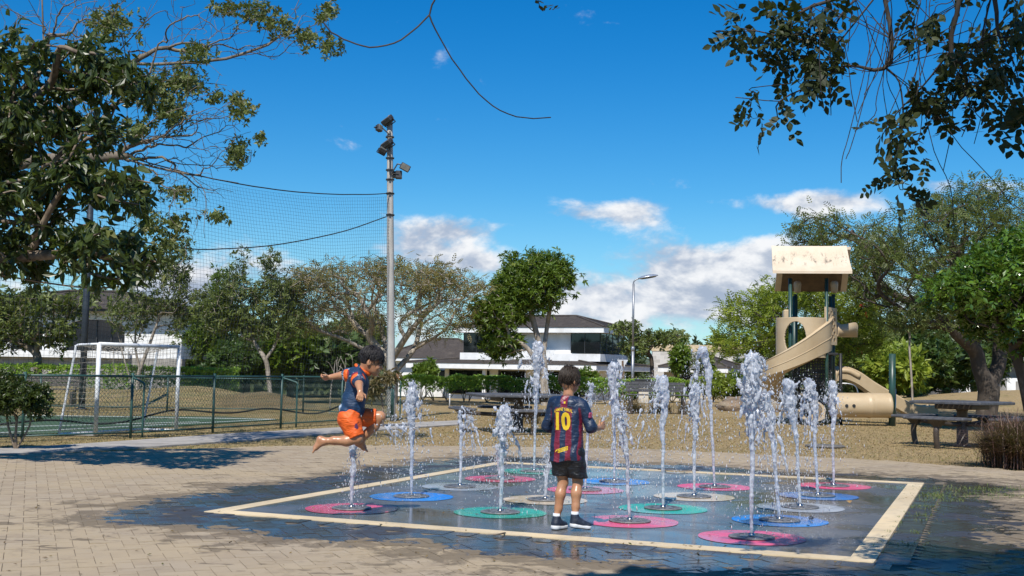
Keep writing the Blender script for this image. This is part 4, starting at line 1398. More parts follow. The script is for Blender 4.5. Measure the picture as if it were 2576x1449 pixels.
Y = 57.0
street_lamp('tall grey street lamp with curved arm right of the two-storey house', gp(1591, 1000, Y), U(1595, 694, Y)[2], 1)
Y = 78.0
street_lamp('small far street lamp left of the white flat-roofed house', gp(2386, 980, Y), U(2386, 900, Y)[2] - float(gp(2386, 980, Y)[2]), -1, head=.5, r0=.06)
Y = 60.0
c = U(1566, 917, Y)
root = empty('yield_sign', gp(1566, 1000, Y), 0, 'triangular road sign seen from behind on a brown post', 'sign')
b0 = root.location
M_SIGN = PM('sign_back', (.62, .64, .66), (.55, .57, .6), 6, .45)
M_POST = PM('brown_post', (.16, .10, .06), (.11, .07, .045), 20, .7)
mb = MB(); wv = 14 / CAM_F * Y; hv = 12 / CAM_F * Y
tri = np.array([[-wv, hv], [wv, hv], [.0, -hv]]) * 1.0
V = np.array([[x, yy, z] for yy in (-.012, .012) for x, z in tri])
mb.add(V, [np.array([[0, 2, 1], [3, 4, 5]]), np.array([[0, 1, 4, 3], [1, 2, 5, 4], [2, 0, 3, 5]])])
mb.build('sign_plate', M_SIGN, root, loc=(c[0] - b0[0], 0, c[2] - b0[2]))
mb = MB(); mb.box((c[0] - b0[0], -.06, (c[2] - b0[2] + hv * .8) / 2), (.09, .09, c[2] - b0[2] + hv * .8)); mb.build('post', M_POST, root)
Y = 50.0
root = empty('gate_pillar', gp(1618, 1005, Y), 0, 'white pillar with dark stone cap behind the park bench', 'pillar')
hp = U(1618, 962, Y)[2] - root.location[2]
mb = MB(); mb.box((0, 0, hp / 2), (.42, .42, hp), bev=.02); mb.build('shaft', M_BEIGE, root)
mb = MB(); mb.box((0, 0, hp + .035), (1.0, .7, .07), bev=.02); mb.box((0, 0, hp + .11), (.72, .5, .08), bev=.02); mb.build('cap', M_FRAME, root)
mb = MB(); h_ = .42
mb.lathe([(.001, 0), (.022, 0), (.022, h_), (.018, h_ + .02), (.03, h_ + .03), (.03, h_ + .07), (.001, h_ + .09)], k=10)
o = mb.build('marker_post', M_WHITE, None, True, gp(1131, 1024, 40.0)); tag(o, 'short white marker post on the lawn left of the middle picnic table', 'post')

# ---- boulder
r = np.random.default_rng(3)
k = 22
th_, ph_ = np.meshgrid(np.linspace(0, PI, 14), np.arange(k) * 2 * PI / k, indexing='ij')
D = np.stack([np.sin(th_) * np.cos(ph_), np.sin(th_) * np.sin(ph_), np.cos(th_)], -1).reshape(-1, 3)
n_ = vnoise(D[:, 0] * 3 + 5, D[:, 1] * 3 + D[:, 2] * 2 + 5, 1.0, 9) * .45 + vnoise(D[:, 0] * 8 + 9, D[:, 2] * 8 + D[:, 1] * 5 + 9, 1.0, 10) * .2
V = D * (.72 + n_)[:, None] * np.array([1.15, .6, .46])
i = (np.arange(13)[:, None] * k + np.arange(k)[None, :]).ravel(); j = (np.arange(13)[:, None] * k + (np.arange(k)[None, :] + 1) % k).ravel()
o = obj('boulder', mesh_data('boulder', V, np.c_[i, i + k, j + k, j], True), PM('boulder_rock', (.26, .19, .125), (.14, .10, .07), 3, .9, .7, 14, c3=(.32, .27, .2), s3=2), None, gp(1893, 1020, 42.0, .12))
tag(o, 'brown weathered boulder on the lawn between bench and play tower', 'boulder')

# ---- car parked far behind
Y = 92.0
c = gp(2283, 1000, Y); c[2] = float(terrain(c[0], c[1])) + .45
car = empty('parked_car', c, R(20), 'dark car parked far behind the sapling and mound', 'car')
M_CAR = PM('dark_car_paint', (.014, .018, .026), None, rough=.22, coat=.8)
prof = [(-2.1, .35), (-2.05, .75), (-1.6, .92), (-.95, .98), (-.35, 1.42), (.9, 1.45), (1.7, 1.05), (2.1, .98), (2.15, .4), (2.0, .28), (-2.0, .28)]
P = np.array(prof); n = len(P)
V = np.concatenate([np.c_[P[:, 0], np.full(n, y_), P[:, 1]] for y_ in (-.88, .88)])
V[[4, 5, 4 + n, 5 + n], 1] *= .78
i = np.arange(n); j = (i + 1) % n
obj('body', mesh_data('body', V, [np.c_[i, i + n, j + n, j], i[None, :], (i[::-1] + n)[None, :]]), M_CAR, car)
for sy in (-1, 1):
    mb = MB(); mb.add([(-.75, .865 * sy, 1.0), (1.45, .865 * sy, 1.03), (.85, .73 * sy, 1.38), (-.3, .73 * sy, 1.36), (-.75, .85 * sy, 1.0), (1.45, .85 * sy, 1.03), (.85, .71 * sy, 1.38), (-.3, .71 * sy, 1.36)], np.array([[0, 1, 2, 3], [7, 6, 5, 4]]))
    mb.build('side_window', M_GLASS2, car)
    mb = MB(); mb.box((2.13, .66 * sy, .82), (.06, .3, .16), bev=.02); mb.build('tail_light', PM('tail_light_lens', (.5, .015, .012), None, rough=.15), car)
    for x in (-1.3, 1.35):
        V, F = lathe_vf([(.02, -.1), (.22, -.1), (.32, -.09), (.33, 0), (.32, .09), (.22, .1), (.02, .1)], 18)
        w_ = obj('wheel', mesh_data('wheel', V @ rotm(PI / 2).T + np.array([x, .8 * sy, .33]), F, True), PM('tyre_rubber', (.02, .02, .02), None, rough=.8), car)
        V, F = lathe_vf([(.02, -.005), (.2, -.005), (.2, .005), (.02, .005)], 14)
        obj('rim', mesh_data('rim', V @ rotm(PI / 2).T + np.array([x, .905 * sy, .33]), F, True), M_LAMPHEAD, w_)
mb = MB(); mb.add([(1.0, -.66, 1.42), (1.0, .66, 1.42), (1.72, .78, 1.06), (1.72, -.78, 1.06)] + np.array([.012, 0, .012]), np.array([[0, 3, 2, 1]]))
mb.build('rear_window', M_GLASS2, car)
# street beyond the lawn
mb = MB()
mb.prism([(-60, 83), (60, 83), (60, 90.5), (-60, 90.5)], -1.5, -1.2)
tag(mb.build('road', PM('asphalt', (.05, .05, .052), (.065, .064, .062), 6, .9, .3, 80, space='World')), kind='structure')
# ================================================================== FIELD: FENCES, NET, GOAL, POLE
M_FGREEN = PM('green_fence_paint', (.028, .085, .075), (.02, .06, .055), 8, .45, spec=.5)
M_FWIRE = PM('green_wire', (.022, .055, .048), None, rough=.5)
M_NET = PM('dark_netting', (.022, .030, .040), None, rough=.8)
M_ROPE = PM('black_rope', (.012, .013, .015), (.03, .03, .03), 60, .9)


def chain_link(A, B, h, cell, rw, root, zoff=.06):
    """woven diamond mesh between two posts: zig-zag wires, each a thin rod"""
    A, B = np.asarray(A, float), np.asarray(B, float)
    d = B - A; L = np.linalg.norm(d[:2]); u = d / L
    nrm = np.array([-u[1], u[0], 0])
    nw = max(2, int(L / cell)); nz = max(2, int((h - zoff) / (cell / 1.0)))
    zs = zoff + np.arange(nz * 1 + 1) * (h - zoff) / nz
    mbb = MB()
    tmpl = []
    for s in (0, 1):
        x = np.where((np.arange(len(zs)) + s) % 2 == 0, 0, cell)
        tmpl.append(np.c_[x, (np.arange(len(zs)) % 2) * .004, zs])
    for i in range(nw):
        for s in (0, 1):
            P = tmpl[s]
            Q = A + (P[:, :1] + i * L / nw) * u + P[:, 1:2] * nrm + P[:, 2:3] * np.array([0, 0, 1.0])
            mbb.tube(Q, rw, 3, False)
    o = mbb.build('wire_mesh', M_FWIRE, root); o['kind'] = 'stuff'
    o.matrix_parent_inverse = root.matrix_basis.inverted()


def fence(label, pts, h, post_every, cell=.075, rw=.0024, pr=.03, braces=()):
    root = empty('chain_link_fence', pts[0], 0, label, 'fence')
    root.location.z = 0
    inv = Matrix.Translation(-Vector(root.location))

    def fin(mb, name, mat=M_FGREEN):
        o = mb.build(name, mat, root, True); o.matrix_parent_inverse = inv; return o
    for i in range(len(pts) - 1):
        A, B = np.array([*pts[i][:2], 0.0]), np.array([*pts[i + 1][:2], 0.0])
        L = np.linalg.norm(B - A); n = max(1, round(L / post_every))
        for k in range(n + (1 if i == len(pts) - 2 else 0)):
            p = A + (B - A) * k / n
            mb = MB(); mb.tube([p - [0, 0, .1], p + [0, 0, h + .06]], pr, 10); fin(mb, 'post')
        mb = MB(); mb.tube([A + [0, 0, h], B + [0, 0, h]], pr * .85, 10); fin(mb, 'top_rail')
        mb = MB(); mb.tube([A + [0, 0, .07], B + [0, 0, .07]], pr * .6, 8); fin(mb, 'bottom_rail')
        chain_link(A, B, h, cell, rw, root)
    for (p, d) in braces:
        p = np.asarray(p, float); d = np.asarray(d, float)
        mb = MB(); mb.tube(smooth_path([p + [0, 0, h - .02], p + d * .7 + [0, 0, h - .09], p + d + [0, 0, h - .14], p + d + [0, 0, h - .3], p + d + [0, 0, 0]], 5), pr * .8, 8); fin(mb, 'gate_frame')
    return root


F0 = [G(-260, 1121), G(55.6, 1107.5), G(328, 1098), G(535, 1085), G(706, 1074), G(988, 1056)]
fence('near green chain-link fence between the path and the goal', F0, 1.08, 2.6, .075, .0034, .024, braces=[(G(328, 1098), (.25, -.12, 0)), (G(706, 1074), (.35, -.1, 0)), (G(988, 1056), (.2, -.2, 0))])
F1 = [G(-300, 1026), G(100, 1027), G(420, 1032), G(762, 1037)]
fence('far green chain-link fence in front of the mounds beyond the goal', F1, .93, 3.2, .10, .0042, .026)
fence('short green chain-link fence joining the corner to the floodlight pole', [G(762, 1037), G(870, 1044), G(984, 1055)], 1.0, 2.2, .09, .0040, .026)

# ---- tall ball-stop net hung from the pole along the near fence
pole_b = G(984, 1053)


def net_sheet(P0, P1, top_sag, n_u, n_v, z_top0, z_top1, z_bot0, z_bot1, r, root, bulge=.25, seed=1, bottom_wave=.05):
    rr = np.random.default_rng(seed)
    P0, P1 = np.asarray(P0[:2], float), np.asarray(P1[:2], float)
    d = P1 - P0; nrm = np.array([-d[1], d[0]]) / np.linalg.norm(d)
    uu, vv = np.meshgrid(np.linspace(0, 1, n_u), np.linspace(0, 1, n_v), indexing='ij')
    zt = z_top0 + (z_top1 - z_top0) * uu - top_sag * 4 * uu * (1 - uu)
    zb = z_bot0 + (z_bot1 - z_bot0) * uu + bottom_wave * np.sin(uu * 19) * np.sin(uu * 7)
    z = zb + (zt - zb) * vv
    off = bulge * np.sin(PI * uu) * np.sin(PI * vv) + .05 * np.sin(uu * 31 + vv * 3) * (1 - vv) + .04 * (vnoise(uu * 30, vv * 12, 1, seed) - .5)
    u2 = uu + .006 * (vnoise(uu * 22, vv * 9, 1, seed + 5) - .5) - .015 * np.sin(PI * vv) * (1 - 2 * uu) * .5
    X = P0[0] + d[0] * u2 + nrm[0] * off; Y = P0[1] + d[1] * u2 + nrm[1] * off
    N = np.stack([X, Y, z], -1)
    mbb = MB()
    for i in range(n_u): mbb.tube(N[i, ::max(1, n_v // 28)] if n_v > 40 else N[i], r, 3, False)
    for j in range(n_v): mbb.tube(N[::2, j], r, 3, False)
    o = mbb.build('netting', M_NET, root); o['kind'] = 'stuff'
    o.matrix_parent_inverse = Matrix.Translation(-Vector(root.location))
    for nm, line, rad in (('top_rope', N[:, -1], .014), ('bottom_rope', N[:, 0], .020), ('side_rope', N[0], .010)):
        b_ = MB(); b_.tube(line, rad, 6); q = b_.build(nm, M_ROPE, root, True); q.matrix_parent_inverse = Matrix.Translation(-Vector(root.location))
    return N


net = empty('ball_stop_net', pole_b, 0, 'tall dark ball-stop net hanging from the concrete pole above the goal', 'net')
netL = G(-260, 1121)
zt0 = U(972, 485, pole_b[1])[2]
Pn1 = np.array([netL[0] + .2, netL[1] + 1.2])
NET = net_sheet((pole_b[0] - .12, pole_b[1]), Pn1, .55, 130, 64, zt0, zt0 - .25, .35, .25, .0022, net, .35, 3, .12)
# second, higher-tension cord across the net
b_ = MB(); Pm = [U(972, 545, pole_b[1]), U(860, 583, 27.2), U(700, 615, 24.6), U(560, 626, 22.8), U(470, 625, 21.9), U(300, 600, 20.8), U(0, 560, 19.8)]
b_.tube(smooth_path(Pm, 6), .013, 6); q = b_.build('middle_rope', M_ROPE, net, True); q.matrix_parent_inverse = Matrix.Translation(-Vector(net.location))
# far dark steel net post
p = gp(205, 1031, 33.5)
mb = MB(); mb.tube([(0, 0, -.1), (0, 0, 6.2)], .095, 14); mb.lathe([(.16, 0), (.16, .03), (.1, .05)], k=12)
o = mb.build('net_post', PM('dark_blue_steel', (.018, .026, .038), (.03, .04, .05), 4, .5), None, True, p); tag(o, 'tall dark blue steel post behind the goal', 'post')

# ---- concrete floodlight pole
M_CONC = PM('pole_concrete', (.46, .44, .41), (.36, .345, .32), 6, .9, .3, 60, c3=(.30, .28, .25), s3=2.2, stretch=(1, 1, .35))
M_DARKSTEEL = PM('dark_steel', (.030, .032, .036), (.05, .05, .052), 20, .5)
M_LIGHTGLASS = PM('floodlight_glass', (.22, .22, .19), (.14, .14, .13), 6, .12, spec=.8)
M_TAN = PM('aged_bracket', (.28, .20, .11), (.18, .13, .08), 20, .7)
pl = empty('floodlight_pole', pole_b, 0, 'tall round concrete pole carrying floodlights and the net', 'pole')
ptop = U(981, 292, pole_b[1])
px_ = lambda py: (984 - (1053 - py) * .0045)
mb = MB()
P = [U(px_(py), py, pole_b[1]) - pole_b for py in (1053, 900, 700, 500, 300)]
for q_ in P: q_[0] -= .0
mb.tube(smooth_path([P[0] - [0, 0, .2]] + P, 3), np.linspace(.125, .075, 16), 20); mb.build('shaft', M_CONC, pl, True)


def rel_(px, py, dy=0.0):
    q_ = U(px, py, pole_b[1] + dy) - pole_b
    return q_


def floodlight(px, py, w, h, d, yaw, pitch, roll_=0.0, dy=-.12):
    c = rel_(px, py, dy)
    M = rotm(pitch, roll_, yaw)
    b1 = MB(); V, F = box_vf((w, d, h), .012); b1.add(V @ M.T, F)
    for k in range(6):  # cooling fins at the back
        V, F = box_vf((w * .9, d * .55, .008)); b1.add((V + np.array([0, d * .7, (k - 2.5) * h * .15])) @ M.T, F)
    hs_ = b1.build('floodlight', M_DARKSTEEL, pl, False, c)
    b2 = MB(); V, F = box_vf((w * .86, .012, h * .84), .004); b2.add((V + np.array([0, -d * .52, 0])) @ M.T, F); b2.build('glass', M_LIGHTGLASS, hs_)
    b3 = MB()
    for s in (-1, 1):
        b3.tube([(np.array([s * (w / 2 + .01), 0, 0]) @ M.T), (np.array([s * (w / 2 + .01), d * 1.3, h * .1]) @ M.T)], .012, 5)
    b3.tube([(np.array([-(w / 2 + .01), d * 1.3, h * .1]) @ M.T), (np.array([(w / 2 + .01), d * 1.3, h * .1]) @ M.T)], .014, 5)
    b3.build('bracket', M_DARKSTEEL, hs_)


floodlight(974, 302, .30, .22, .12, R(-35), R(-55), R(-25))
floodlight(955, 322, .16, .18, .09, R(55), R(-10), R(15))
floodlight(973, 360, .30, .22, .12, R(-35), R(-55), R(-25))
floodlight(963, 377, .20, .14, .10, R(20), R(-60), R(25))
floodlight(1019, 421, .26, .18, .08, R(18), R(8), R(25))
floodlight(1003, 440, .24, .20, .16, R(95), R(0), R(0), dy=.05)
mb = MB()
for (a_, b2) in (((981, 340), (958, 318)), ((981, 390), (966, 372)), ((983, 440), (1000, 412)), ((1000, 412), (1012, 416)), ((981, 330), (981, 440))):
    mb.tube([rel_(*a_, -.1), rel_(*b2, -.12)], .018, 6)
mb.build('cross_arms', M_DARKSTEEL, pl)
for py in (345, 398, 428, 452, 487, 541):
    mb = MB(); c = rel_(px_(py), py)
    mb.lathe([(.098, -.02), (.112, -.018), (.112, .018), (.098, .02)], c, 16); mb.box(c + np.array([0, -.12, 0]), (.05, .05, .05)); mb.build('clamp_band', M_DARKSTEEL if py < 470 else M_ROPE, pl, True)
for py in (310, 365):
    mb = MB(); mb.box(rel_(981, py - 12, -.11), (.10, .06, .16), bev=.01); mb.build('control_box', M_TAN, pl)

# ---- goal
M_GOAL = PM('white_goal_paint', (.78, .80, .82), (.66, .68, .70), 8, .4, c3=(.5, .5, .48), s3=5)
gA, gB = G(240, 1094), G(443, 1082)
gl = empty('football_goal', gA, 0, 'white metal football goal with net inside the fence', 'goal')
hg = 227 / CAM_F * gA[1]
inv = Matrix.Translation(-Vector(gl.location))
du = (gB - gA) / np.linalg.norm(gB - gA)
gD, gE = G(148, 1092), G(358, 1080)
topL = gA + [0, 0, hg]; topR = gB + [0, 0, hg]
bl_t = U(192, 870, (gA[1] + gD[1]) / 2 + .05); br_t = topR + (bl_t - topL)


def gpart(name, pts, r_, mat=M_GOAL, k=12):
    b_ = MB(); b_.tube(pts, r_, k); q = b_.build(name, mat, gl, True); q.matrix_parent_inverse = inv; return q


gpart('post', [gA, topL], .040); gpart('post', [gB, topR], .038)
gpart('crossbar', [topL, topR], .036)
gpart('side_frame', smooth_path([topL, (topL * .45 + bl_t * .55) + [0, 0, .01], bl_t, bl_t * .9 + gD * .1, gD], 6), .022)
gpart('side_frame', smooth_path([topR, (topR * .45 + br_t * .55) + [0, 0, .01], br_t, br_t * .9 + gE * .1, gE], 6), .022)
gpart('ground_bar', [gD, gA], .024); gpart('ground_bar', [gE, gB], .024); gpart('ground_bar', [gD, gE], .022)


def patch_net(A, B, C, D, n, m, r_, sag, mbb):
    """net between four corners, sagging"""
    u, v = np.meshgrid(np.linspace(0, 1, n), np.linspace(0, 1, m), indexing='ij')
    P = ((1 - u) * (1 - v))[..., None] * A + (u * (1 - v))[..., None] * B + (u * v)[..., None] * C + ((1 - u) * v)[..., None] * D
    s_ = np.sin(PI * u) * np.sin(PI * v)
    P = P + s_[..., None] * np.asarray(sag) + .03 * (vnoise(u * 9, v * 9, 1, 4) - .5)[..., None]
    for i in range(n): mbb.tube(P[i], r_, 3, False)
    for j in range(m): mbb.tube(P[:, j], r_, 3, False)


mbn = MB()
patch_net(bl_t, br_t, gE, gD, 22, 16, .0035, (.1, .15, -.1), mbn)
patch_net(topL, topR, br_t, bl_t, 22, 7, .0035, (0, 0, -.16), mbn)
patch_net(topL, bl_t, gD, gA, 8, 16, .0035, (.06, 0, 0), mbn)
patch_net(topR, br_t, gE, gB, 8, 16, .0035, (.06, 0, 0), mbn)
q = mbn.build('goal_net', PM('tan_net_cord', (.36, .33, .28), None, rough=.9), gl); q.matrix_parent_inverse = inv; q['kind'] = 'stuff'
# ================================================================== PLAYGROUND, TABLES, BENCHES
def mat_plastic():
    m = bpy.data.materials.new('beige_plastic'); m.use_nodes = True
    t = NT(m.node_tree)
    pos = t.n('ShaderNodeNewGeometry').outputs['Position']
    c = t.mix(t.step(t.noise(pos, 1.6, 5, .6), .35, .7), (.46, .35, .215), (.52, .405, .26))
    c = t.mix(t.m('MULTIPLY', t.step(t.noise(t.n('ShaderNodeMapping', Vector=pos, Scale=(9, 9, 1.4)).outputs[0], 1.0, 5, .7), .6, .78), .25), c, (.36, .27, .17))
    b = t.n('ShaderNodeBsdfPrincipled', Base__Color=c, Roughness=.42)
    bn = t.n('ShaderNodeBump', Strength=.08, Distance=.01, Height=t.noise(pos, 30, 3)); t.t.links.new(bn.outputs[0], b.inputs['Normal'])
    t.n('ShaderNodeOutputMaterial', Surface=b.outputs[0])
    return m


def mat_roofplastic():
    m = bpy.data.materials.new('stained_roof_plastic'); m.use_nodes = True
    t = NT(m.node_tree)
    co = t.n('ShaderNodeTexCoord').outputs['Object']
    c = t.mix(t.step(t.noise(co, 2.2, 5), .35, .7), (.62, .50, .36), (.68, .57, .43))
    st = t.noise(t.n('ShaderNodeMapping', Vector=co, Scale=(7, 2.2, 2.2)).outputs[0], 1.2, 6, .75, .5)
    x, y, z = t.xyz(co)
    band = t.m('MULTIPLY', t.step(y, -.78, -.5), t.m('SUBTRACT', 1.0, t.step(y, -.36, -.14)))
    c = t.mix(t.m('MULTIPLY', t.m('MULTIPLY', t.step(st, .5, .66), band), .85), c, (.10, .085, .065))
    c = t.mix(t.m('MULTIPLY', t.step(t.noise(co, 26, 4, .7), .58, .7), t.m('MULTIPLY', band, .6)), c, (.12, .10, .08))
    b = t.n('ShaderNodeBsdfPrincipled', Base__Color=c, Roughness=.5)
    t.n('ShaderNodeOutputMaterial', Surface=b.outputs[0])
    return m


M_PLAS = mat_plastic()
M_RPLAS = mat_roofplastic()
M_PGREEN = PM('dark_green_steel', (.016, .052, .045), (.022, .066, .056), 5, .38, c3=(.05, .075, .065), s3=4)
M_BLACK = PM('black_coated_steel', (.012, .012, .013), (.02, .02, .02), 20, .5)
M_CHROME = PM('worn_steel', (.5, .5, .5), None, rough=.3, metal=1)
TY = 31.8
TS = TY / CAM_F
tb = U(2062, 1063, TY); tb[2] = float(terrain(tb[0], tb[1]))
tower = empty('play_tower', tb, R(-9), 'beige plastic play tower with stained gable roof, spiral slide and green posts', 'play tower')


def tl(px, py, dy=0.0):
    """place in the picture -> tower frame (dy behind the tower's middle plane)"""
    w = U(px, py, TY + dy) - tb
    M = rotm(0, 0, -R(-9))
    return w @ M.T


def swept(prof_fn, path, closed=False):
    """sweep a cross-section (points in side/up plane) along a path; prof_fn(t) -> (k,2)"""
    P = np.asarray(path, float); n = len(P)
    T = np.gradient(P, axis=0); T /= np.linalg.norm(T, axis=1)[:, None]
    S = np.cross(T, np.array([0, 0, 1.0])); S /= np.linalg.norm(S, axis=1)[:, None]
    Uv = np.cross(S, T)
    rings = []
    for i in range(n):
        pr = prof_fn(i / (n - 1))
        rings.append(P[i] + pr[:, :1] * S[i] + pr[:, 1:2] * (np.array([0, 0, 1.0]) * .6 + Uv[i] * .4))
    k = len(rings[0])
    V = np.concatenate(rings)
    F = []
    for i in range(n - 1):
        for j in range(k if closed else k - 1):
            a = i * k + j; b2 = i * k + (j + 1) % k
            F.append([a, b2, b2 + k, a + k])
    F = [np.array(F)]
    if closed: F.append(np.array([np.arange(k)[::-1], np.arange(k) + (n - 1) * k]))
    return V, F


# posts
H_EAVE = tl(2060, 735)[2]
for (px, ptop, dy) in ((1988, 700, -.55), (2002, 740, .65), (2080, 700, -.55), (2097, 740, .65), (1998, 745, .2), (2090, 745, .2)):
    a = tl(px, 1063, dy); a[2] = -.1; t_ = tl(px, ptop, dy)
    mb = MB(); mb.tube([a, (a[0], a[1], t_[2])], .048, 12)
    mb.build('post', M_PGREEN, tower, True)
for (px, dy) in ((2006, .62), (2099, .62)):
    c = tl(px, 722, dy); mb = MB(); mb.lathe([(.065, -.16), (.09, -.14), (.10, -.02), (.11, .06), (.10, .14), (.05, .17)], c, 12); mb.build('post_cap', M_PLAS, tower, True)
# roof: two curved panels meeting at a ridge
rz_ = tl(2040, 619)[2]; ez = tl(2040, 679, -.95)[2]


M_ROOFSHADE = PM('painted_roof_shade', (.16, .105, .06), (.11, .075, .045), 5, .7)  # dark brown for the roof's underside: its shade put into the colour


def roof_panel(y0, y1, z0, z1, x0, x1, name):
    n, m = 9, 13
    u, v = np.meshgrid(np.linspace(0, 1, n), np.linspace(0, 1, m), indexing='ij')
    X = x0 + (x1 - x0) * v + .06 * (v - .5) * u
    Y = y0 + (y1 - y0) * u
    Z = z0 + (z1 - z0) * u - .06 * np.sin(PI * u)
    lip = np.maximum(np.abs(v - .5) * 2, 0) ** 10 * .012
    top = np.stack([X, Y, Z + lip], -1).reshape(-1, 3); bot = np.stack([X, Y, Z - .07], -1).reshape(-1, 3)
    V = np.concatenate([top, bot]); N = n * m
    i = (np.arange(n - 1)[:, None] * m + np.arange(m - 1)[None, :]).ravel()
    Ft = np.c_[i, i + m, i + m + 1, i + 1]
    rim = np.concatenate([np.arange(m), np.arange(1, n) * m + m - 1, (n - 1) * m + np.arange(m - 2, -1, -1), np.arange(n - 2, 0, -1) * m])
    j = np.roll(rim, -1)
    F = np.concatenate([Ft, Ft[:, ::-1] + N, np.c_[rim, j, j + N, rim + N]])
    if y1 < y0: F = F[:, ::-1]
    # object origin at panel centre so that stains sit on the panel
    o_ = obj(name, mesh_data(name, V, F, False), M_RPLAS, tower)
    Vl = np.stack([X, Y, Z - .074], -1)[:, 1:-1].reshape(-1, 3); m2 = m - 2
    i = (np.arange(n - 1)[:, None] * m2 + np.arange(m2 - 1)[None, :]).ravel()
    obj('roof_shade_sheet', mesh_data('roof_shade_sheet', Vl, np.c_[i, i + 1, i + m2 + 1, i + m2]), M_ROOFSHADE, o_)  # added sheet below the panel, carries the painted shade
    return o_


rx0, rx1 = tl(1942, 640)[0], tl(2128, 640)[0]
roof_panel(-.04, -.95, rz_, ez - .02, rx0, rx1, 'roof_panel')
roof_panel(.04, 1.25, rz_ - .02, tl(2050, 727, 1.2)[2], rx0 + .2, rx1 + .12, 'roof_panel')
# decks
dz = tl(2060, 888)[2]
mb = MB(); c = (tl(1988, 888, -.55) + tl(2097, 888, .65)) / 2
mb.box((c[0], .05, dz - .03), (1.25, 1.25, .06), bev=.01); mb.build('deck', M_BLACK, tower)
# perforated dark panel under the deck
mb = MB(); w_ = 1.05; hh = .78; c = tl(2040, 888, -.2); nxh, nzh = 15, 10
xs = np.linspace(-w_ / 2, w_ / 2, nxh + 1); zs_ = np.linspace(0, -hh, nzh + 1)
for x in xs: mb.box((c[0] + x, c[1], dz - .08 - hh / 2), (.032, .012, hh))
for z in zs_: mb.box((c[0], c[1] + .013, dz - .08 + z), (w_, .012, .034))
o = mb.build('perforated_panel', M_BLACK, tower); o['kind'] = 'stuff'
mb = MB()
for k_ in range(4): mb.box((c[0] + .3, c[1] + .5, .3 + k_ * .38), (.6, .09, .04))
o = mb.build('ladder', M_BLACK, tower); o['kind'] = 'stuff'
for px in (1995, 2010, 2030):
    a = tl(px, 1050, .3); mb = MB(); mb.tube([(a[0], a[1], 0), (a[0], a[1], dz)], .035, 8); mb.build('support', M_BLACK, tower, True)
# climbing / talk panel with slots, on the right of the slide
pa_, pb_ = tl(2076, 870, -.62), tl(2104, 870, .1)
z0_, z1_ = tl(2085, 868)[2], tl(2085, 775)[2]
dvec = (pb_ - pa_); dvec[2] = 0; Lp = np.linalg.norm(dvec); dvec /= Lp
mb = MB(); nc, nr = 7, 11
mb2 = MB()
pn = np.array([-dvec[1], dvec[0], 0]) * .02
solid = np.ones((nc, nr), bool)
for i_ in range(1, nc - 1):
    for j_ in range(1, nr - 1):
        if (i_ + j_) % 2 == 0: solid[i_, j_] = False
for i_ in range(nc):
    for j_ in range(nr):
        if solid[i_, j_]:
            A_ = pa_ + dvec * Lp * i_ / nc; B_ = pa_ + dvec * Lp * (i_ + 1) / nc
            zl, zh = z0_ + (z1_ - z0_) * j_ / nr, z0_ + (z1_ - z0_) * (j_ + 1) / nr
            V = [np.array([q[0], q[1], z]) + s * pn for s in (-1, 1) for z in (zl, zh) for q in (A_, B_)]
            mb.add(np.array(V), np.array([[0, 1, 3, 2], [4, 6, 7, 5], [0, 4, 5, 1], [2, 3, 7, 6], [0, 2, 6, 4], [1, 5, 7, 3]]))
mb.build('slotted_panel', M_PLAS, tower)
mb = MB(); c = tl(1977, 783, -.2); mb.box((c[0], c[1], tl(1977, 800)[2]), (.16, .5, .42), bev=.03); mb.build('side_panel', M_PLAS, tower)
# hood over the slide entrance: curved sheet with an oval opening
hc = tl(2015, 850, -.30); Rh = .62
zb, zt_ = tl(2010, 905)[2], tl(2010, 802)[2]
nn, mm = 150, 90
ang_ = np.linspace(R(178), R(372), nn)
V, idx = [], {}
for i_ in range(nn):
    for j_ in range(mm):
        V.append((hc[0] + Rh * math.cos(ang_[i_]) * 1.04, hc[1] + Rh * math.sin(ang_[i_]), zb + (zt_ - zb) * j_ / (mm - 1)))
V = np.array(V)
F = []
for i_ in range(nn - 1):
    for j_ in range(mm - 1):
        aa = (ang_[i_] + ang_[i_ + 1]) / 2; zz_ = (j_ + .5) / (mm - 1)
        ex = (math.cos(aa) + .30) / .42; ezq = (zz_ - .50) / .40
        cut = zz_ < .05 + .55 * max(0, (aa - R(255)) / R(120)) * 0
        if ex * ex + ezq * ezq > 1 and not cut:
            a = i_ * mm + j_; F.append([a, a + mm, a + mm + 1, a + 1])
o = obj('slide_hood', mesh_data('slide_hood', V, np.array(F), True), M_PLAS, tower)
sm = o.modifiers.new('thick', 'SOLIDIFY'); sm.thickness = .05; sm.offset = 0


def chute(t):
    ho = .42 + .62 * max(0, 1 - t * 2.7) ** 1.3 + (.0 if t < .85 else -.14 * (t - .85) / .15)
    hi = .22 + .10 * max(0, 1 - t * 3) + (.0 if t < .85 else -.12 * (t - .85) / .15)
    w = .27
    return np.array([(-w - .05, hi), (-w, hi + .02), (-w + .03, hi), (-w + .05, .06), (-w * .5, 0), (0, -.012), (w * .5, 0), (w - .05, .06), (w - .03, ho), (w, ho + .02), (w + .06, ho - .01), (w + .035, ho * .45), (w + .02, .02), (w * .5, -.05), (0, -.065), (-w * .5, -.05), (-w - .02, .02)])


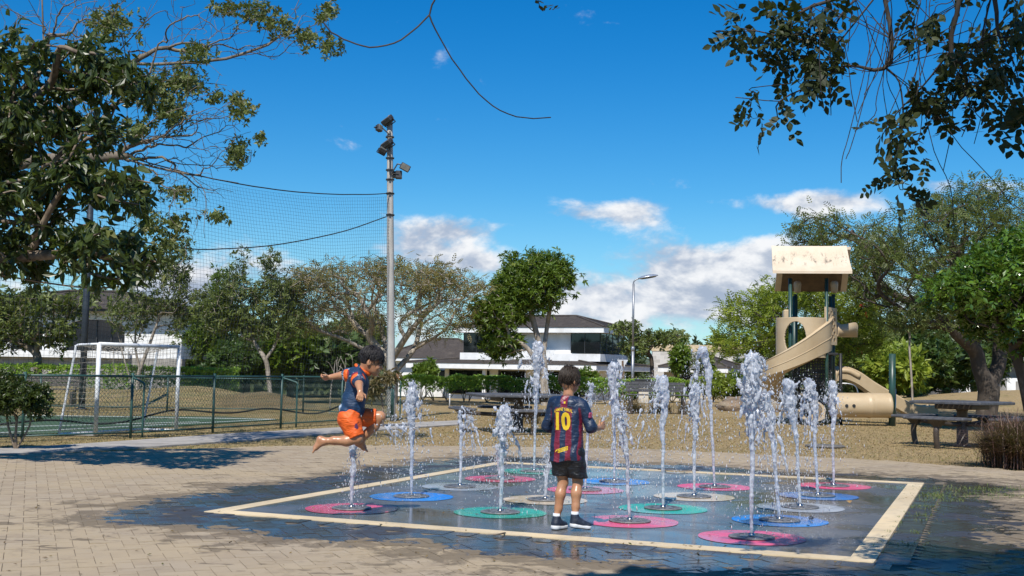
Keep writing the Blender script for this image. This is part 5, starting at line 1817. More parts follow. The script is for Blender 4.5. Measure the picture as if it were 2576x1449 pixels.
q = [tl(2066, 872, .15), tl(2056, 878, -.45), tl(2012, 902, -.82), tl(1962, 930, -.78), tl(1936, 955, -.25), tl(1950, 985, .35), tl(1985, 1012, .55), tl(2020, 1034, .25), tl(2040, 1046, -.35), tl(2046, 1048, -.75)]
q = np.array(q); q[:, 2] -= .12; q[-1, 2] = q[-2, 2] = .16
V, F = swept(lambda t: chute(t) * np.array([-1, 1]), smooth_path(q, 9), True)
sl = obj('spiral_slide', mesh_data('spiral_slide', V, F, True), M_PLAS, tower)
sl.modifiers.new('edges', 'EDGE_SPLIT').split_angle = R(28)
# moulded ribs along the outer wall
sp_ = smooth_path(q, 9); n_s = len(sp_); kk = 17
for frac in (10, 11):
    line = V.reshape(n_s, kk, 3)[2:int(n_s * .62), frac]
    mb = MB(); mb.tube(line, .012, 6); mb.build('rib', M_PLAS, sl, True)
a = tl(1990, 1040, .0); mb = MB(); mb.tube([(a[0], a[1], 0), (a[0], a[1], .6)], .05, 8); mb.build('slide_support', M_PGREEN, tower, True)
# second chute top seen on the right
q2 = np.array([tl(2094, 845, .3), tl(2112, 842, .45), tl(2130, 838, .9), tl(2136, 846, 1.4)])
V, F = swept(lambda t: np.array([(-.25, .3), (-.22, .3), (-.2, .03), (.2, .03), (.22, .3), (.25, .3), (.24, -.03), (-.24, -.03)]), smooth_path(q2, 6), True)
obj('rear_chute', mesh_data('rear_chute', V, F, True), M_PLAS, tower)
# crawl tunnel
ta, tb_ = tl(2094, 1019, -.35), tl(2238, 1020, -.35)
rt = 30.5 * TS
prof = []
nL = 40
for i_ in range(nL + 1):
    s = i_ / nL
    rr = rt * (1 + (.035 if abs(s - .03) < .02 or abs(s - .64) < .022 or abs(s - .97) < .02 else 0))
    prof.append((rr, s))
V, F = lathe_vf(prof, 32)
ax = tb_ - ta; La = np.linalg.norm(ax); ax /= La
upv = np.array([0, 0, 1.0]); sd_ = np.cross(upv, ax); sd_ /= np.linalg.norm(sd_); up2 = np.cross(ax, sd_)
Vw = ta + V[:, :1] * sd_ + V[:, 1:2] * up2 + V[:, 2:3] * La * ax
tun = obj('crawl_tunnel', mesh_data('crawl_tunnel', Vw, [F[0]], True), M_PLAS, tower)
sm = tun.modifiers.new('thick', 'SOLIDIFY'); sm.thickness = .03; sm.offset = -1
for px in (2126, 2144):
    c = tl(px, 1020, -.35); c[1] -= rt + .004
    V, F = lathe_vf([(.001, 0), (.045, 0), (.045, .012), (.001, .012)], 14)
    obj('porthole', mesh_data('porthole', V @ rotm(PI / 2).T + c, F), M_BLACK, tun)
a = tl(2244, 1073, -.30); a[2] = -.05
mb = MB(); t_ = tl(2246, 890, -.30); mb.tube([a, (a[0] + .02, a[1], t_[2])], .088, 16); mb.build('tunnel_post', M_PGREEN, tower, True)
mb = MB(); mb.tube([a + [.08, .12, 0], a + [.09, .12, 1.05]], .045, 10); mb.build('steel_post', M_CHROME, tower, True)
# long straight slide behind the tunnel
sp = np.array([tl(2092, 985, 1.2), tl(2098, 952, 1.2), tl(2118, 946, 1.2), tl(2150, 958, 1.2), tl(2190, 985, 1.2), tl(2240, 1014, 1.2), tl(2285, 1038, 1.2), tl(2318, 1044, 1.2), tl(2349, 1043, 1.2)])
sp[:, 2] -= .02
V, F = swept(lambda t: np.array([(-.34, .26), (-.28, .30), (-.22, .25), (-.19, .02), (0, .0), (.19, .02), (.22, .25), (.28, .30), (.34, .26), (.30, -.06), (-.30, -.06)]), smooth_path(sp[1:], 8), True)
obj('straight_slide', mesh_data('straight_slide', V, F, True), M_PLAS, tower).modifiers.new('edges', 'EDGE_SPLIT').split_angle = R(35)
mb = MB(); mb.tube(smooth_path([sp[0] + [0, -.28, -.25], sp[1] + [0, -.28, .12], sp[2] + [.1, -.28, .17], sp[3] + [.1, -.28, .14]], 6), .085, 12); mb.build('slide_handrail', M_PLAS, tower, True)
mb = MB(); a = tl(2105, 1000, .8); mb.tube(smooth_path([(a[0], a[1], .1), (a[0], a[1], 1.0), (a[0] + .15, a[1], 1.12), (a[0] + .5, a[1], 1.05), (a[0] + .6, a[1], .7)], 5), .022, 8); mb.build('grab_bar', M_CHROME, tower, True)
mb = MB(); a = tl(2115, 1066, .0); mb.tube([(a[0], a[1], 0), (a[0], a[1], dz)], .045, 8); mb.build('support', M_BLACK, tower, True)
# small sticker on the tower
mb = MB(); c = tl(2003, 968, -.5); mb.box((c[0], c[1], c[2]), (.07, .01, .12), ry=.4); mb.build('warning_sticker', PM('red_sticker', (.55, .03, .04), (.7, .6, .6), 40, .5), tower)

# ---- picnic tables
M_TBL = PM('charcoal_slats', (.060, .060, .064), (.095, .095, .10), 10, .5, .2, 60)
M_TBL2 = PM('brown_steel', (.070, .052, .038), (.045, .034, .026), 10, .5)


def picnic_table(label, loc, rz, top_z, seat_z, S=1.36, group=None):
    root = empty('picnic_table', loc, rz, label, 'picnic table', group)
    n = 13; w = S / n
    m_sl = None
    for i_ in range(n):
        V, F = box_vf((S, w * .74, .045), .010)
        o = obj('slat', mesh_data('slat', V, F) if m_sl is None else m_sl, M_TBL, root, (0, -S / 2 + w * (i_ + .5), top_z - .022)); m_sl = o.data
    for sx_, sy_, L_, a_ in ((0, -1, S, 0), (0, 1, S, 0), (-1, 0, S, PI / 2), (1, 0, S, PI / 2)):
        V, F = box_vf((L_ + .05, .035, .055), .012)
        o = obj('edge_rail', mesh_data('edge_rail', V, F), M_TBL, root, (sx_ * (S / 2 + .017), sy_ * (S / 2 + .017), top_z - .035)); o.rotation_euler = (0, 0, a_)
    mb = MB(); mb.box((0, 0, top_z - .11), (S * .55, S * .55, .10), bev=.02); mb.build('under_frame', M_TBL2, root)
    mb = MB(); mb.lathe([(.16, 0), (.17, .03), (.11, .06), (.10, top_z - .2), (.16, top_z - .1)], k=16); mb.build('pedestal', M_TBL2, root, True)
    sw, sl = .36, 1.12
    for k_ in range(4):
        a_ = k_ * PI / 2
        c_, s_ = math.cos(a_), math.sin(a_)
        rot = lambda p: (c_ * p[0] - s_ * p[1], s_ * p[0] + c_ * p[1], p[2])
        R_ = S / 2 + .30
        st = empty('seat', rot((R_, 0, seat_z)), a_); st.parent = root
        for j_ in range(5):
            V, F = box_vf((sw / 5 * .78, sl, .045), .014)
            obj('seat_slat', mesh_data('seat_slat', V, F), M_TBL, st, (-sw / 2 + sw / 5 * (j_ + .5), 0, -.022 - (.02 if j_ in (0, 4) else 0)))
        for e_ in (-1, 1):
            V, F = box_vf((sw + .03, .05, .06), .02); obj('seat_end', mesh_data('seat_end', V, F), M_TBL, st, (0, e_ * (sl / 2 + .02), -.035))
        for e_ in (-1, 1):
            mb = MB(); yy = e_ * .0
        mb = MB(); mb.add(np.array([rot(p) for p in ((R_ - .16, -.14, seat_z - .05), (R_ + .16, -.14, seat_z - .05), (R_ + .16, .14, seat_z - .05), (R_ - .16, .14, seat_z - .05), (R_ - .07, -.04, seat_z - .2), (R_ + .05, -.04, seat_z - .2), (R_ + .05, .04, seat_z - .2), (R_ - .07, .04, seat_z - .2))]),
                          np.array([[0, 1, 5, 4], [1, 2, 6, 5], [2, 3, 7, 6], [3, 0, 4, 7], [4, 5, 6, 7], [3, 2, 1, 0]])); mb.build('seat_bracket', M_TBL2, root)
        mb = MB(); mb.tube(smooth_path([rot(p) for p in ((R_ - .01, 0, seat_z - .17), (R_ + .03, 0, seat_z * .55), (R_ + .02, 0, seat_z * .25), (R_ - .03, 0, -.05))], 5), .055, 10); mb.build('leg', M_TBL2, root, True)
        mb = MB(); mb.tube(smooth_path([rot(p) for p in ((.08, 0, seat_z - .16), (R_ * .5, 0, seat_z - .15), (R_ - .05, 0, seat_z - .12))], 4), .042, 8); mb.build('arm', M_TBL2, root, True)
    return root


Y = 22.6
c = U(2420, 1004, Y); tz_, szz = c[2], U(2330, 1044, Y - .9)[2]
c[2] = float(terrain(c[0], c[1]))
picnic_table('dark slatted picnic table with bench seats near the fountain grass', c, R(42), tz_, szz, 1.38, 'picnic tables')
Y = 25.3
c = U(1305, 987, Y); tz_, szz = c[2], U(1200, 1019, Y)[2]
c[2] = float(terrain(c[0], c[1]))
picnic_table('dark slatted picnic table behind the jets left of the standing boy', c, R(14), tz_, szz, 1.9, 'picnic tables')


# ---- park benches
def park_bench(label, loc, rz, L, seat_z=.5, back_z=.95, mat=M_TBL):
    root = empty('park_bench', loc, rz, label, 'bench', 'park benches')
    for j_ in range(4):
        V, F = box_vf((L, .085, .04), .01); obj('seat_slat', mesh_data('seat_slat', V, F), mat, root, (0, -.2 + j_ * .105, seat_z))
    for j_ in range(3):
        V, F = box_vf((L, .035, .10), .01); obj('back_slat', mesh_data('back_slat', V, F), mat, root, (0, .24 + j_ * .03, seat_z + .14 + j_ * (back_z - seat_z - .12) / 2.6))
    for s_ in (-1, 1):
        mb = MB(); mb.box((s_ * (L / 2 - .12), -.02, seat_z / 2 - .03), (.09, .42, seat_z - .05), bev=.02); mb.tube([(s_ * (L / 2 - .12), .2, seat_z - .05), (s_ * (L / 2 - .12), .33, back_z)], .03, 6); mb.build('leg', M_TBL2, root)
    return root


park_bench('dark slatted park bench behind the jets below the street lamp', gp(1652, 1046, 37.5), R(2), 1.95, .62, 1.02)
park_bench('dark wooden bench behind the far fence at the left', gp(125, 1010, 36.0), R(3), 1.65, .5, .92, PM('weathered_wood', (.09, .075, .065), (.14, .12, .10), 12, .85, .3, 40, stretch=(.3, 1, 1)))
# manhole cover on the lawn
c = G(2075, 1121); mb = MB(); mb.lathe([(.001, -.02), (.36, -.02), (.37, .0), (.35, .012), (.001, .012)], c, 28)
o = mb.build('drain_cover', PM('old_concrete', (.16, .15, .13), (.11, .10, .09), 12, .9), None, True); tag(o, 'round grey drain cover in the lawn behind the jets', 'drain cover')
# ================================================================== WATER
def surface_nets(F, origin, h):
    """mesh of the zero level of a sampled field (negative inside)"""
    S = F < 0
    nx_, ny_, nz_ = F.shape
    c = np.zeros((nx_ - 1, ny_ - 1, nz_ - 1), np.int16)
    for dx in (0, 1):
        for dy in (0, 1):
            for dz_ in (0, 1):
                c += S[dx:nx_ - 1 + dx, dy:ny_ - 1 + dy, dz_:nz_ - 1 + dz_]
    act = (c > 0) & (c < 8)
    I = np.argwhere(act)
    idx = np.full(act.shape, -1, np.int64); idx[tuple(I.T)] = np.arange(len(I))
    acc = np.zeros((len(I), 3)); cnt = np.zeros(len(I))
    cor = [(0, 0, 0), (1, 0, 0), (0, 1, 0), (1, 1, 0), (0, 0, 1), (1, 0, 1), (0, 1, 1), (1, 1, 1)]
    val = [F[I[:, 0] + a, I[:, 1] + b, I[:, 2] + d] for a, b, d in cor]
    for a in range(8):
        for b in range(a + 1, 8):
            df = np.abs(np.array(cor[a]) - np.array(cor[b]))
            if df.sum() != 1: continue
            m = (val[a] < 0) != (val[b] < 0)
            t = val[a][m] / (val[a][m] - val[b][m] + 1e-12)
            acc[m] += np.array(cor[a]) + t[:, None] * (np.array(cor[b]) - np.array(cor[a])); cnt[m] += 1
    V = origin + (I + acc / cnt[:, None]) * h
    quads = []
    for ax in range(3):
        o1, o2 = [(1, 2), (2, 0), (0, 1)][ax]
        sl0 = [slice(1, -1)] * 3; sl0[ax] = slice(0, -1); sl1 = [slice(1, -1)] * 3; sl1[ax] = slice(1, None)
        A, B = S[tuple(sl0)], S[tuple(sl1)]
        E_ = np.argwhere(A != B)
        if not len(E_): continue
        flip = A[tuple(E_.T)]
        base = E_.copy()
        for d in range(3):
            if d != ax: base[:, d] += 1
        p = []
        for (u, v) in ((-1, -1), (0, -1), (0, 0), (-1, 0)):
            q = base.copy(); q[:, o1] += u; q[:, o2] += v
            p.append(idx[q[:, 0], q[:, 1], q[:, 2]])
        q = np.stack(p, 1)
        q[~flip] = q[~flip][:, ::-1]
        quads.append(q)
    Q = np.concatenate(quads)
    return V, Q[(Q >= 0).all(1)]


class Field:
    """smooth union of round cones and ellipsoids on a grid; each only touches its own neighbourhood"""
    def __init__(self, lo, hi, h):
        self.h = h; self.lo = np.asarray(lo, float); n = np.ceil((np.asarray(hi) - self.lo) / h).astype(int) + 1
        self.F = np.full(n, 1.0, np.float32); self.n = n

    def _win(self, lo, hi):
        a = np.clip(np.floor((lo - self.lo) / self.h).astype(int), 0, self.n - 1); b = np.clip(np.ceil((hi - self.lo) / self.h).astype(int) + 1, 1, self.n)
        if (b <= a).any(): return None
        g = [self.lo[i] + np.arange(a[i], b[i]) * self.h for i in range(3)]
        return tuple(slice(a[i], b[i]) for i in range(3)), np.meshgrid(*g, indexing='ij')

    def _put(self, sl, d, k, sub=False):
        F = self.F[sl]
        if sub:
            self.F[sl] = np.maximum(F, -d); return
        if k > 0:
            hh = np.clip(.5 + .5 * (F - d) / k, 0, 1)
            self.F[sl] = F * (1 - hh) + d * hh - k * hh * (1 - hh)
        else: self.F[sl] = np.minimum(F, d)

    def cone(self, a, b, ra, rb, k=.02, flat=None):
        a = np.asarray(a, float); b = np.asarray(b, float); m = max(ra, rb) + k * 2 + self.h * 2
        w = self._win(np.minimum(a, b) - m, np.maximum(a, b) + m)
        if w is None: return self
        sl, (X, Y, Z) = w
        ab = b - a; L2 = ab @ ab + 1e-12
        t = np.clip(((X - a[0]) * ab[0] + (Y - a[1]) * ab[1] + (Z - a[2]) * ab[2]) / L2, 0, 1)
        d = np.sqrt((X - a[0] - t * ab[0]) ** 2 + (Y - a[1] - t * ab[1]) ** 2 + (Z - a[2] - t * ab[2]) ** 2) - (ra + (rb - ra) * t)
        self._put(sl, d, k); return self

    def ell(self, c, r, k=.02, M=None, sub=False):
        c = np.asarray(c, float); r = np.asarray(r, float); m = r.max() + k * 2 + self.h * 2
        w = self._win(c - m, c + m)
        if w is None: return self
        sl, (X, Y, Z) = w
        P = np.stack([X - c[0], Y - c[1], Z - c[2]], -1)
        if M is not None: P = P @ np.asarray(M)
        q = P / r
        n0 = np.sqrt((q * q).sum(-1)) + 1e-9; n1 = np.sqrt((q / r * (q / r)).sum(-1)) + 1e-9
        self._put(sl, n0 * (n0 - 1) / n1, k, sub); return self

    def mesh(self): return surface_nets(self.F, self.lo, self.h)


def mat_water():
    m = bpy.data.materials.new('water'); m.use_nodes = True
    t = NT(m.node_tree)
    pos = t.n('ShaderNodeNewGeometry').outputs['Position']
    g = t.n('ShaderNodeBsdfPrincipled', Base__Color=(.93, .96, 1.0), Roughness=.06, IOR=1.333)
    g.inputs['Transmission Weight'].default_value = 1.0
    bn = t.n('ShaderNodeBump', Strength=.5, Distance=.01, Height=t.noise(pos, 70, 4, .6, .4)); t.t.links.new(bn.outputs[0], g.inputs['Normal'])
    f = t.n('ShaderNodeBsdfPrincipled', Base__Color=(.86, .89, .94), Roughness=.18)
    tr = t.n('ShaderNodeBsdfTranslucent', Color=(.84, .88, .95))
    fo = t.n('ShaderNodeMixShader', i0=.5, i1=f.outputs[0], i2=tr.outputs[0])
    fac = t.m('MULTIPLY_ADD', t.step(t.noise(pos, 22, 4, .65), .34, .60), .55, .36)
    mx = t.n('ShaderNodeMixShader', i0=fac, i1=g.outputs[0], i2=fo.outputs[0])
    t.n('ShaderNodeOutputMaterial', Surface=mx.outputs[0])
    return m


def mat_drops():
    m = bpy.data.materials.new('water_drops'); m.use_nodes = True
    t = NT(m.node_tree)
    g = t.n('ShaderNodeBsdfPrincipled', Base__Color=(.95, .97, 1.0), Roughness=.04, IOR=1.333)
    g.inputs['Transmission Weight'].default_value = 1.0
    f = t.n('ShaderNodeBsdfPrincipled', Base__Color=(.85, .88, .92), Roughness=.15)
    mx = t.n('ShaderNodeMixShader', i0=.55, i1=g.outputs[0], i2=f.outputs[0])
    t.n('ShaderNodeOutputMaterial', Surface=mx.outputs[0])
    return m


M_WATER, M_DROP = mat_water(), mat_drops()
M_GRATE = PM('grate_steel', (.12, .12, .12), (.19, .185, .18), 14, .4, metal=.1)
M_TREADG = PM('grate_slot', (.03, .03, .03), None, rough=.6)
M_NOZ = PM('nozzle_steel', (.5, .5, .5), None, rough=.25, metal=1)
# drop: a small stretched octahedron-like bead
DROP_V = np.array([[0, 0, -1.3], [.85, 0, -.1], [0, .85, -.1], [-.85, 0, -.1], [0, -.85, -.1], [0, 0, 1.2]])
DROP_F3 = np.array([[0, 2, 1], [0, 3, 2], [0, 4, 3], [0, 1, 4], [5, 1, 2], [5, 2, 3], [5, 3, 4], [5, 4, 1]])


def drops_mesh(P, S, stretch, r):
    n = len(P)
    V = DROP_V[None] * S[:, None, None] * np.stack([np.ones(n), np.ones(n), stretch], -1)[:, None, :] + P[:, None, :]
    F = (DROP_F3[None] + (np.arange(n) * len(DROP_V))[:, None, None]).reshape(-1, 3)
    return mesh_data('droplets', V.reshape(-1, 3), F, True)


def jet(label, p, h, lx, ly, kind, seed, nlabel):
    r = np.random.default_rng(seed)
    nz = empty('fountain_nozzle', p, 0, nlabel, 'fountain nozzle', 'ground fountain nozzles')
    mb = MB(); mb.lathe([(.001, .001), (.182, .001), (.182, .010), (.168, .014), (.001, .010)], k=36); mb.build('cover_plate', M_GRATE, nz, True)
    for k_ in range(12):
        a_ = k_ * PI / 6
        mb = MB(); mb.box((.125 * math.cos(a_), .125 * math.sin(a_), .0125), (.06, .010, .004), rz=a_); mb.build('grate_bar', M_TREADG, nz)
    mb = MB(); mb.lathe([(.03, .012), (.03, .02), (.018, .035), (.012, .036)], k=12); mb.build('nozzle_tip', M_NOZ, nz, True)
    root = empty('water_jet', p, 0, label, 'water jet', 'water jets of the splash pad')
    g = 9.81
    big = {'plume': 1.7, 'plume2': 1.45, 'big': 1.7, 'bulb': 1.4, 'bulb2': 1.1, 'bulb3': 1.1, 'bulb4': 1.0, 'hook': 1.0, 'spray': 1.1, 'spray2': 1.1, 'spray3': 1.2, 'spread': 1.1, 'arc': .85, 'thin': .8, 'thin2': .8, 'low': .55, 'stub': .4}[kind]
    w = .16 * big + abs(lx) + .10
    fl = Field((-w, -w, 0), (w, w, h * 1.10 + .06), .0076)
    v0 = math.sqrt(2 * g * h)
    T = v0 / g
    # rising column: thin and clear low down, widening, wavering and torn towards the top
    n = 34
    zs = np.linspace(.03, h, n)
    tt = (v0 - np.sqrt(np.maximum(v0 ** 2 - 2 * g * zs, 0))) / g
    wob = np.cumsum(r.normal(0, .003, (n, 2)), 0) * (zs / h)[:, None] * 1.8
    C = np.c_[lx * (tt / T) + wob[:, 0], ly * (tt / T) + wob[:, 1], zs]
    q = zs / h
    rad = .0125 + (.011 * q + .033 * np.maximum(0, (q - .45) / .55) ** 1.5) * big ** .8 * r.uniform(.7, 1.2, n)
    if kind in ('thin', 'thin2', 'arc', 'low', 'stub'): rad = .0115 + .013 * q * r.uniform(.6, 1.3, n)
    for i in range(n - 1): fl.cone(C[i], C[i + 1], rad[i], rad[i + 1], .01)
    top = np.array([lx, ly, h])
    side = {'hook': -1.0, 'arc': 1.0, 'spread': .3, 'big': .25, 'plume2': .3, 'bulb': -.3}.get(kind, 0.0)
    # lumps above the column and sheets peeling off and falling beside it
    for _ in range(int(16 * big)):
        u = r.random(); c = top + np.array([r.normal(0, .035 * big), r.normal(0, .035 * big), r.uniform(-.28 * h, .05)])
        fl.ell(c, np.array([r.uniform(.008, .022), r.uniform(.008, .022), r.uniform(.02, .06)]) * big ** .5, .012, rotm(r.normal(0, .5), r.normal(0, .5), 0))
    for _ in range(int(16 * big)):
        vx, vy = r.normal(side * .40, .24 * big ** .5), r.normal(0, .22 * big ** .5)
        t1 = r.uniform(.10, .34) * math.sqrt(h); t0 = max(0, t1 - r.uniform(.06, .16))
        z0 = h * r.uniform(.84, 1.0)
        pts = [np.array([lx + vx * s_ + r.normal(0, .006), ly + vy * s_, z0 - .5 * g * s_ * s_]) for s_ in np.linspace(t0, t1, 6)]
        pts = [p_ for p_ in pts if p_[2] > .06]
        r0 = r.uniform(.006, .016) * big ** .4
        for i in range(len(pts) - 1): fl.cone(pts[i], pts[i + 1], r0 * (1 - .13 * i), r0 * (.88 - .13 * i), .012)
    # turbulence tears the water into shreds, more so with height
    def noise3(cell, seed_, st=(1, 1, 2.1)):
        rr = np.random.default_rng(seed_)
        d = [int(math.ceil(fl.n[i] * fl.h / (cell * st[i]))) + 2 for i in range(3)]
        N = rr.random(d).astype(np.float32)
        ix = []
        for i in range(3):
            x = np.arange(fl.n[i]) * fl.h / (cell * st[i]); k0 = x.astype(int); f_ = (x - k0).astype(np.float32); f_ = f_ * f_ * (3 - 2 * f_); ix.append((k0, f_))
        A = N[ix[0][0]] * (1 - ix[0][1])[:, None, None] + N[ix[0][0] + 1] * ix[0][1][:, None, None]
        A = A[:, ix[1][0]] * (1 - ix[1][1])[None, :, None] + A[:, ix[1][0] + 1] * ix[1][1][None, :, None]
        A = A[:, :, ix[2][0]] * (1 - ix[2][1])[None, None, :] + A[:, :, ix[2][0] + 1] * ix[2][1][None, None, :]
        return A - .5
    gz_ = fl.lo[2] + np.arange(fl.n[2]) * fl.h
    amp = (.004 + .050 * np.clip((gz_ / h - .30) / .6, 0, 1) ** 1.1 * min(1.0, .55 + .3 * big)).astype(np.float32)
    fl.F += amp[None, None, :] * (.72 * noise3(.026, seed) + .55 * noise3(.013, seed + 1) + .12)
    fl.F[[0, -1]] = 1; fl.F[:, [0, -1]] = 1; fl.F[:, :, [0, -1]] = 1
    V, Q = fl.mesh()
    obj('stream', mesh_data('stream', V, Q, True), M_WATER, root)
    # droplets: thrown from the crown and falling, plus spray at the foot
    nd = int(700 + 800 * big)
    t_ = r.random(nd) * math.sqrt(2 * h / g) * .98
    vx, vy = r.normal(side * .22, .30 * big ** .6, nd), r.normal(0, .30 * big ** .6, nd)
    P = np.c_[lx + vx * (t_ + .1), ly + vy * (t_ + .1), h * r.uniform(.86, 1.04, nd) - .5 * g * t_ ** 2 + r.normal(.0, .05, nd)]
    S = .0013 + .0056 * r.random(nd) ** 4
    st = 1 + r.random(nd) * 2.6 * np.clip(t_ * 4, .3, 1)
    k_ = P[:, 2] > .003
    o = obj('droplets', drops_mesh(P[k_], S[k_], st[k_], r), M_DROP, root); o['kind'] = 'stuff'
    # fine spray where the water strikes the ground
    nb = int(550 + 400 * big)
    cx_, cy_s = r.normal(.12, .10), r.normal(-.02, .06)
    q_ = r.normal(0, .17, (nb, 2)) * r.uniform(.4, 1.4, (nb, 1))
    P2 = np.c_[cx_ + q_[:, 0], cy_s + q_[:, 1], r.exponential(.022, nb) * np.exp(-(q_ ** 2).sum(1) * 9) + .003]
    S2 = .0011 + .0026 * r.random(nb) ** 3
    OV = np.array([[0, 0, -1], [1, 0, 0], [0, 1, 0], [-1, 0, 0], [0, -1, 0], [0, 0, 1.0]]); OF = np.array([[0, 2, 1], [0, 3, 2], [0, 4, 3], [0, 1, 4], [5, 1, 2], [5, 2, 3], [5, 3, 4], [5, 4, 1]])
    V = (OV[None] * S2[:, None, None] + P2[:, None, :]).reshape(-1, 3); F = (OF[None] + (np.arange(nb) * 6)[:, None, None]).reshape(-1, 3)
    o = obj('ground_spray', mesh_data('ground_spray', V, F, True), M_DROP, root); o['kind'] = 'stuff'
    return root


WORDS = ['water jet under the jumping boy', 'broken spraying jet on the blue ring right of the jumping boy', 'jet tipping over on the leftmost pale grey ring', 'low jet on the pink ring near the back left of the pad', 'tallest white plume, at the back left of the pad',
         'broad jet on the left green ring beside the standing boy', 'low jet on the cream ring behind the legs of the standing boy', 'thin jet at the hand of the standing boy', 'tall thick jet on the blue ring at the back, right of the boy',
         'thin leaning jet on the pink ring right of the shoes', 'jet with hooked top on the green ring right of the boy', 'round-topped jet on the right cream ring', 'tall broken spray leaning left at the back of the pad',
         'biggest jet, on the front pink ring', 'forked jet on the front right blue ring', 'jet leaning left on the right pale grey ring', 'spraying jet on the far right blue ring', 'jet on the pink ring at the back right corner']
NWORDS = ['nozzle in the leftmost pink ring', 'nozzle in the leftmost blue ring', 'nozzle in the left pale grey ring', 'nozzle in the back left pink ring', 'nozzle in the back left green ring', 'nozzle in the front left green ring', 'nozzle in the left cream ring',
          'nozzle in the pink ring behind the standing boy', 'nozzle in the blue ring at the middle of the back edge', 'nozzle in the pink ring right of the boy\'s shoes', 'nozzle in the right green ring', 'nozzle in the right cream ring', 'nozzle in the pink ring behind the right cream one',
          'nozzle in the front right pink ring', 'nozzle in the front right blue ring', 'nozzle in the right pale grey ring', 'nozzle in the back right blue ring', 'nozzle in the back right pink ring']
for i, (a, b, c, h, lx, ly, kind) in enumerate(NOZ):
    jet(WORDS[i], pad(a, b, .004), h, lx, ly, kind, 300 + i, 'round steel ' + NWORDS[i])
# splash at the knee of the jumping boy
r = np.random.default_rng(99)
c = np.array([-.98, 10.05, .80])
fl = Field(c - .3, c + .3, .010)
for q in range(34):
    d = r.normal(0, 1, 3) * [.07, .05, .05]; e = d + np.array([r.uniform(-.02, .12), 0, r.uniform(-.16, .04)]) * r.random()
    fl.cone(c + d, c + e, r.uniform(.004, .016), r.uniform(.003, .009), .012)
V, Q = fl.mesh()
spl = empty('water_splash', c, 0, 'burst of water round the raised knee of the jumping boy', 'water splash')
o = obj('spray', mesh_data('spray', V - c, Q, True), M_WATER, spl)
P = r.normal(0, 1, (420, 3)) * [.16, .12, .10] + [.05, 0, -.03]; P[:200, 2] -= r.random(200) ** 1.5 * .5
o = obj('droplets', drops_mesh(P, .002 + .004 * r.random(420) ** 2, 1 + 2 * r.random(420), r), M_DROP, spl); o['kind'] = 'stuff'
# ================================================================== PEOPLE
from mathutils.bvhtree import BVHTree


def mat_skin():
    m = bpy.data.materials.new('skin'); m.use_nodes = True
    t = NT(m.node_tree)
    co = t.n('ShaderNodeTexCoord').outputs['Object']
    c = t.mix(t.step(t.noise(co, 14, 4), .35, .7), (.46, .235, .125), (.40, .19, .10))
    b = t.n('ShaderNodeBsdfPrincipled', Base__Color=c, Roughness=.34)
    b.inputs['Subsurface Weight'].default_value = .12
    b.inputs['Subsurface Radius'].default_value = (.012, .005, .003)
    b.inputs['Coat Weight'].default_value = .12
    b.inputs['Coat Roughness'].default_value = .2
    bn = t.n('ShaderNodeBump', Strength=.12, Distance=.003, Height=t.noise(co, 180, 3)); t.t.links.new(bn.outputs[0], b.inputs['Normal'])
    t.n('ShaderNodeOutputMaterial', Surface=b.outputs[0])
    return m


def cloth(name, build, rough=.5, bump=.5, sheen=.0):
    m = bpy.data.materials.new(name); m.use_nodes = True
    t = NT(m.node_tree)
    co = t.n('ShaderNodeTexCoord').outputs['Object']
    c = build(t, co)
    b = t.n('ShaderNodeBsdfPrincipled', Roughness=rough)
    if isinstance(c, tuple): b.inputs['Base Color'].default_value = (*c, 1)
    else: t.t.links.new(c, b.inputs['Base Color'])
    b.inputs['Sheen Weight'].default_value = sheen
    mp = t.n('ShaderNodeMapping', Vector=co, Rotation=(.3, .5, .4), Scale=(1, 1, 2.2)).outputs[0]
    bn = t.n('ShaderNodeBump', Strength=bump, Distance=.02, Height=t.noise(mp, 16, 3, .5, .7))
    bn2 = t.n('ShaderNodeBump', Strength=.1, Distance=.002, Height=t.noise(co, 500, 2), Normal=bn.outputs[0])
    t.t.links.new(bn2.outputs[0], b.inputs['Normal'])
    t.n('ShaderNodeOutputMaterial', Surface=b.outputs[0])
    return m


M_SKIN = mat_skin()


def mat_hair(name, c1, c2):
    return PM(name, c1, c2, 90, .5, .12, 260, stretch=(1, 1, .10), spec=.35)


def limb(f, pts, rad, k=.02):
    for i in range(len(pts) - 1): f.cone(pts[i], pts[i + 1], rad[i], rad[i + 1], k)


def fingers(f, wrist, tip_dir, across, curl, s=1.0, side=1):
    """palm and five unequal bent fingers; tip_dir along the hand, across towards the thumb"""
    d = np.asarray(tip_dir, float); d /= np.linalg.norm(d)
    a = np.asarray(across, float); a -= d * (a @ d); a /= np.linalg.norm(a)
    n = np.cross(d, a) * side
    w = np.asarray(wrist, float)
    for q in (-1, -.35, .35, 1): f.cone(w + a * q * .008 * s, w + d * .052 * s + a * q * .020 * s, .012 * s, .0095 * s, .008)
    for q, L in ((-1.15, .038), (-.4, .047), (.35, .050), (1.1, .044)):
        b = w + d * .055 * s + a * q * .021 * s
        m = b + (d * math.cos(curl * .5) + n * math.sin(curl * .5)) * L * .55 * s
        e = m + (d * math.cos(curl * 1.5) + n * math.sin(curl * 1.5)) * L * .5 * s
        f.cone(b, m, .0078 * s, .0068 * s, .004); f.cone(m, e, .0068 * s, .0056 * s, .003)
    b = w + d * .014 * s + a * .018 * s
    m = b + (d * .5 + a * .9) * .026 * s; e = m + (d * .85 + a * .25 + n * .3) * .026 * s
    f.cone(b, m, .0095 * s, .008 * s, .006); f.cone(m, e, .008 * s, .0062 * s, .004)


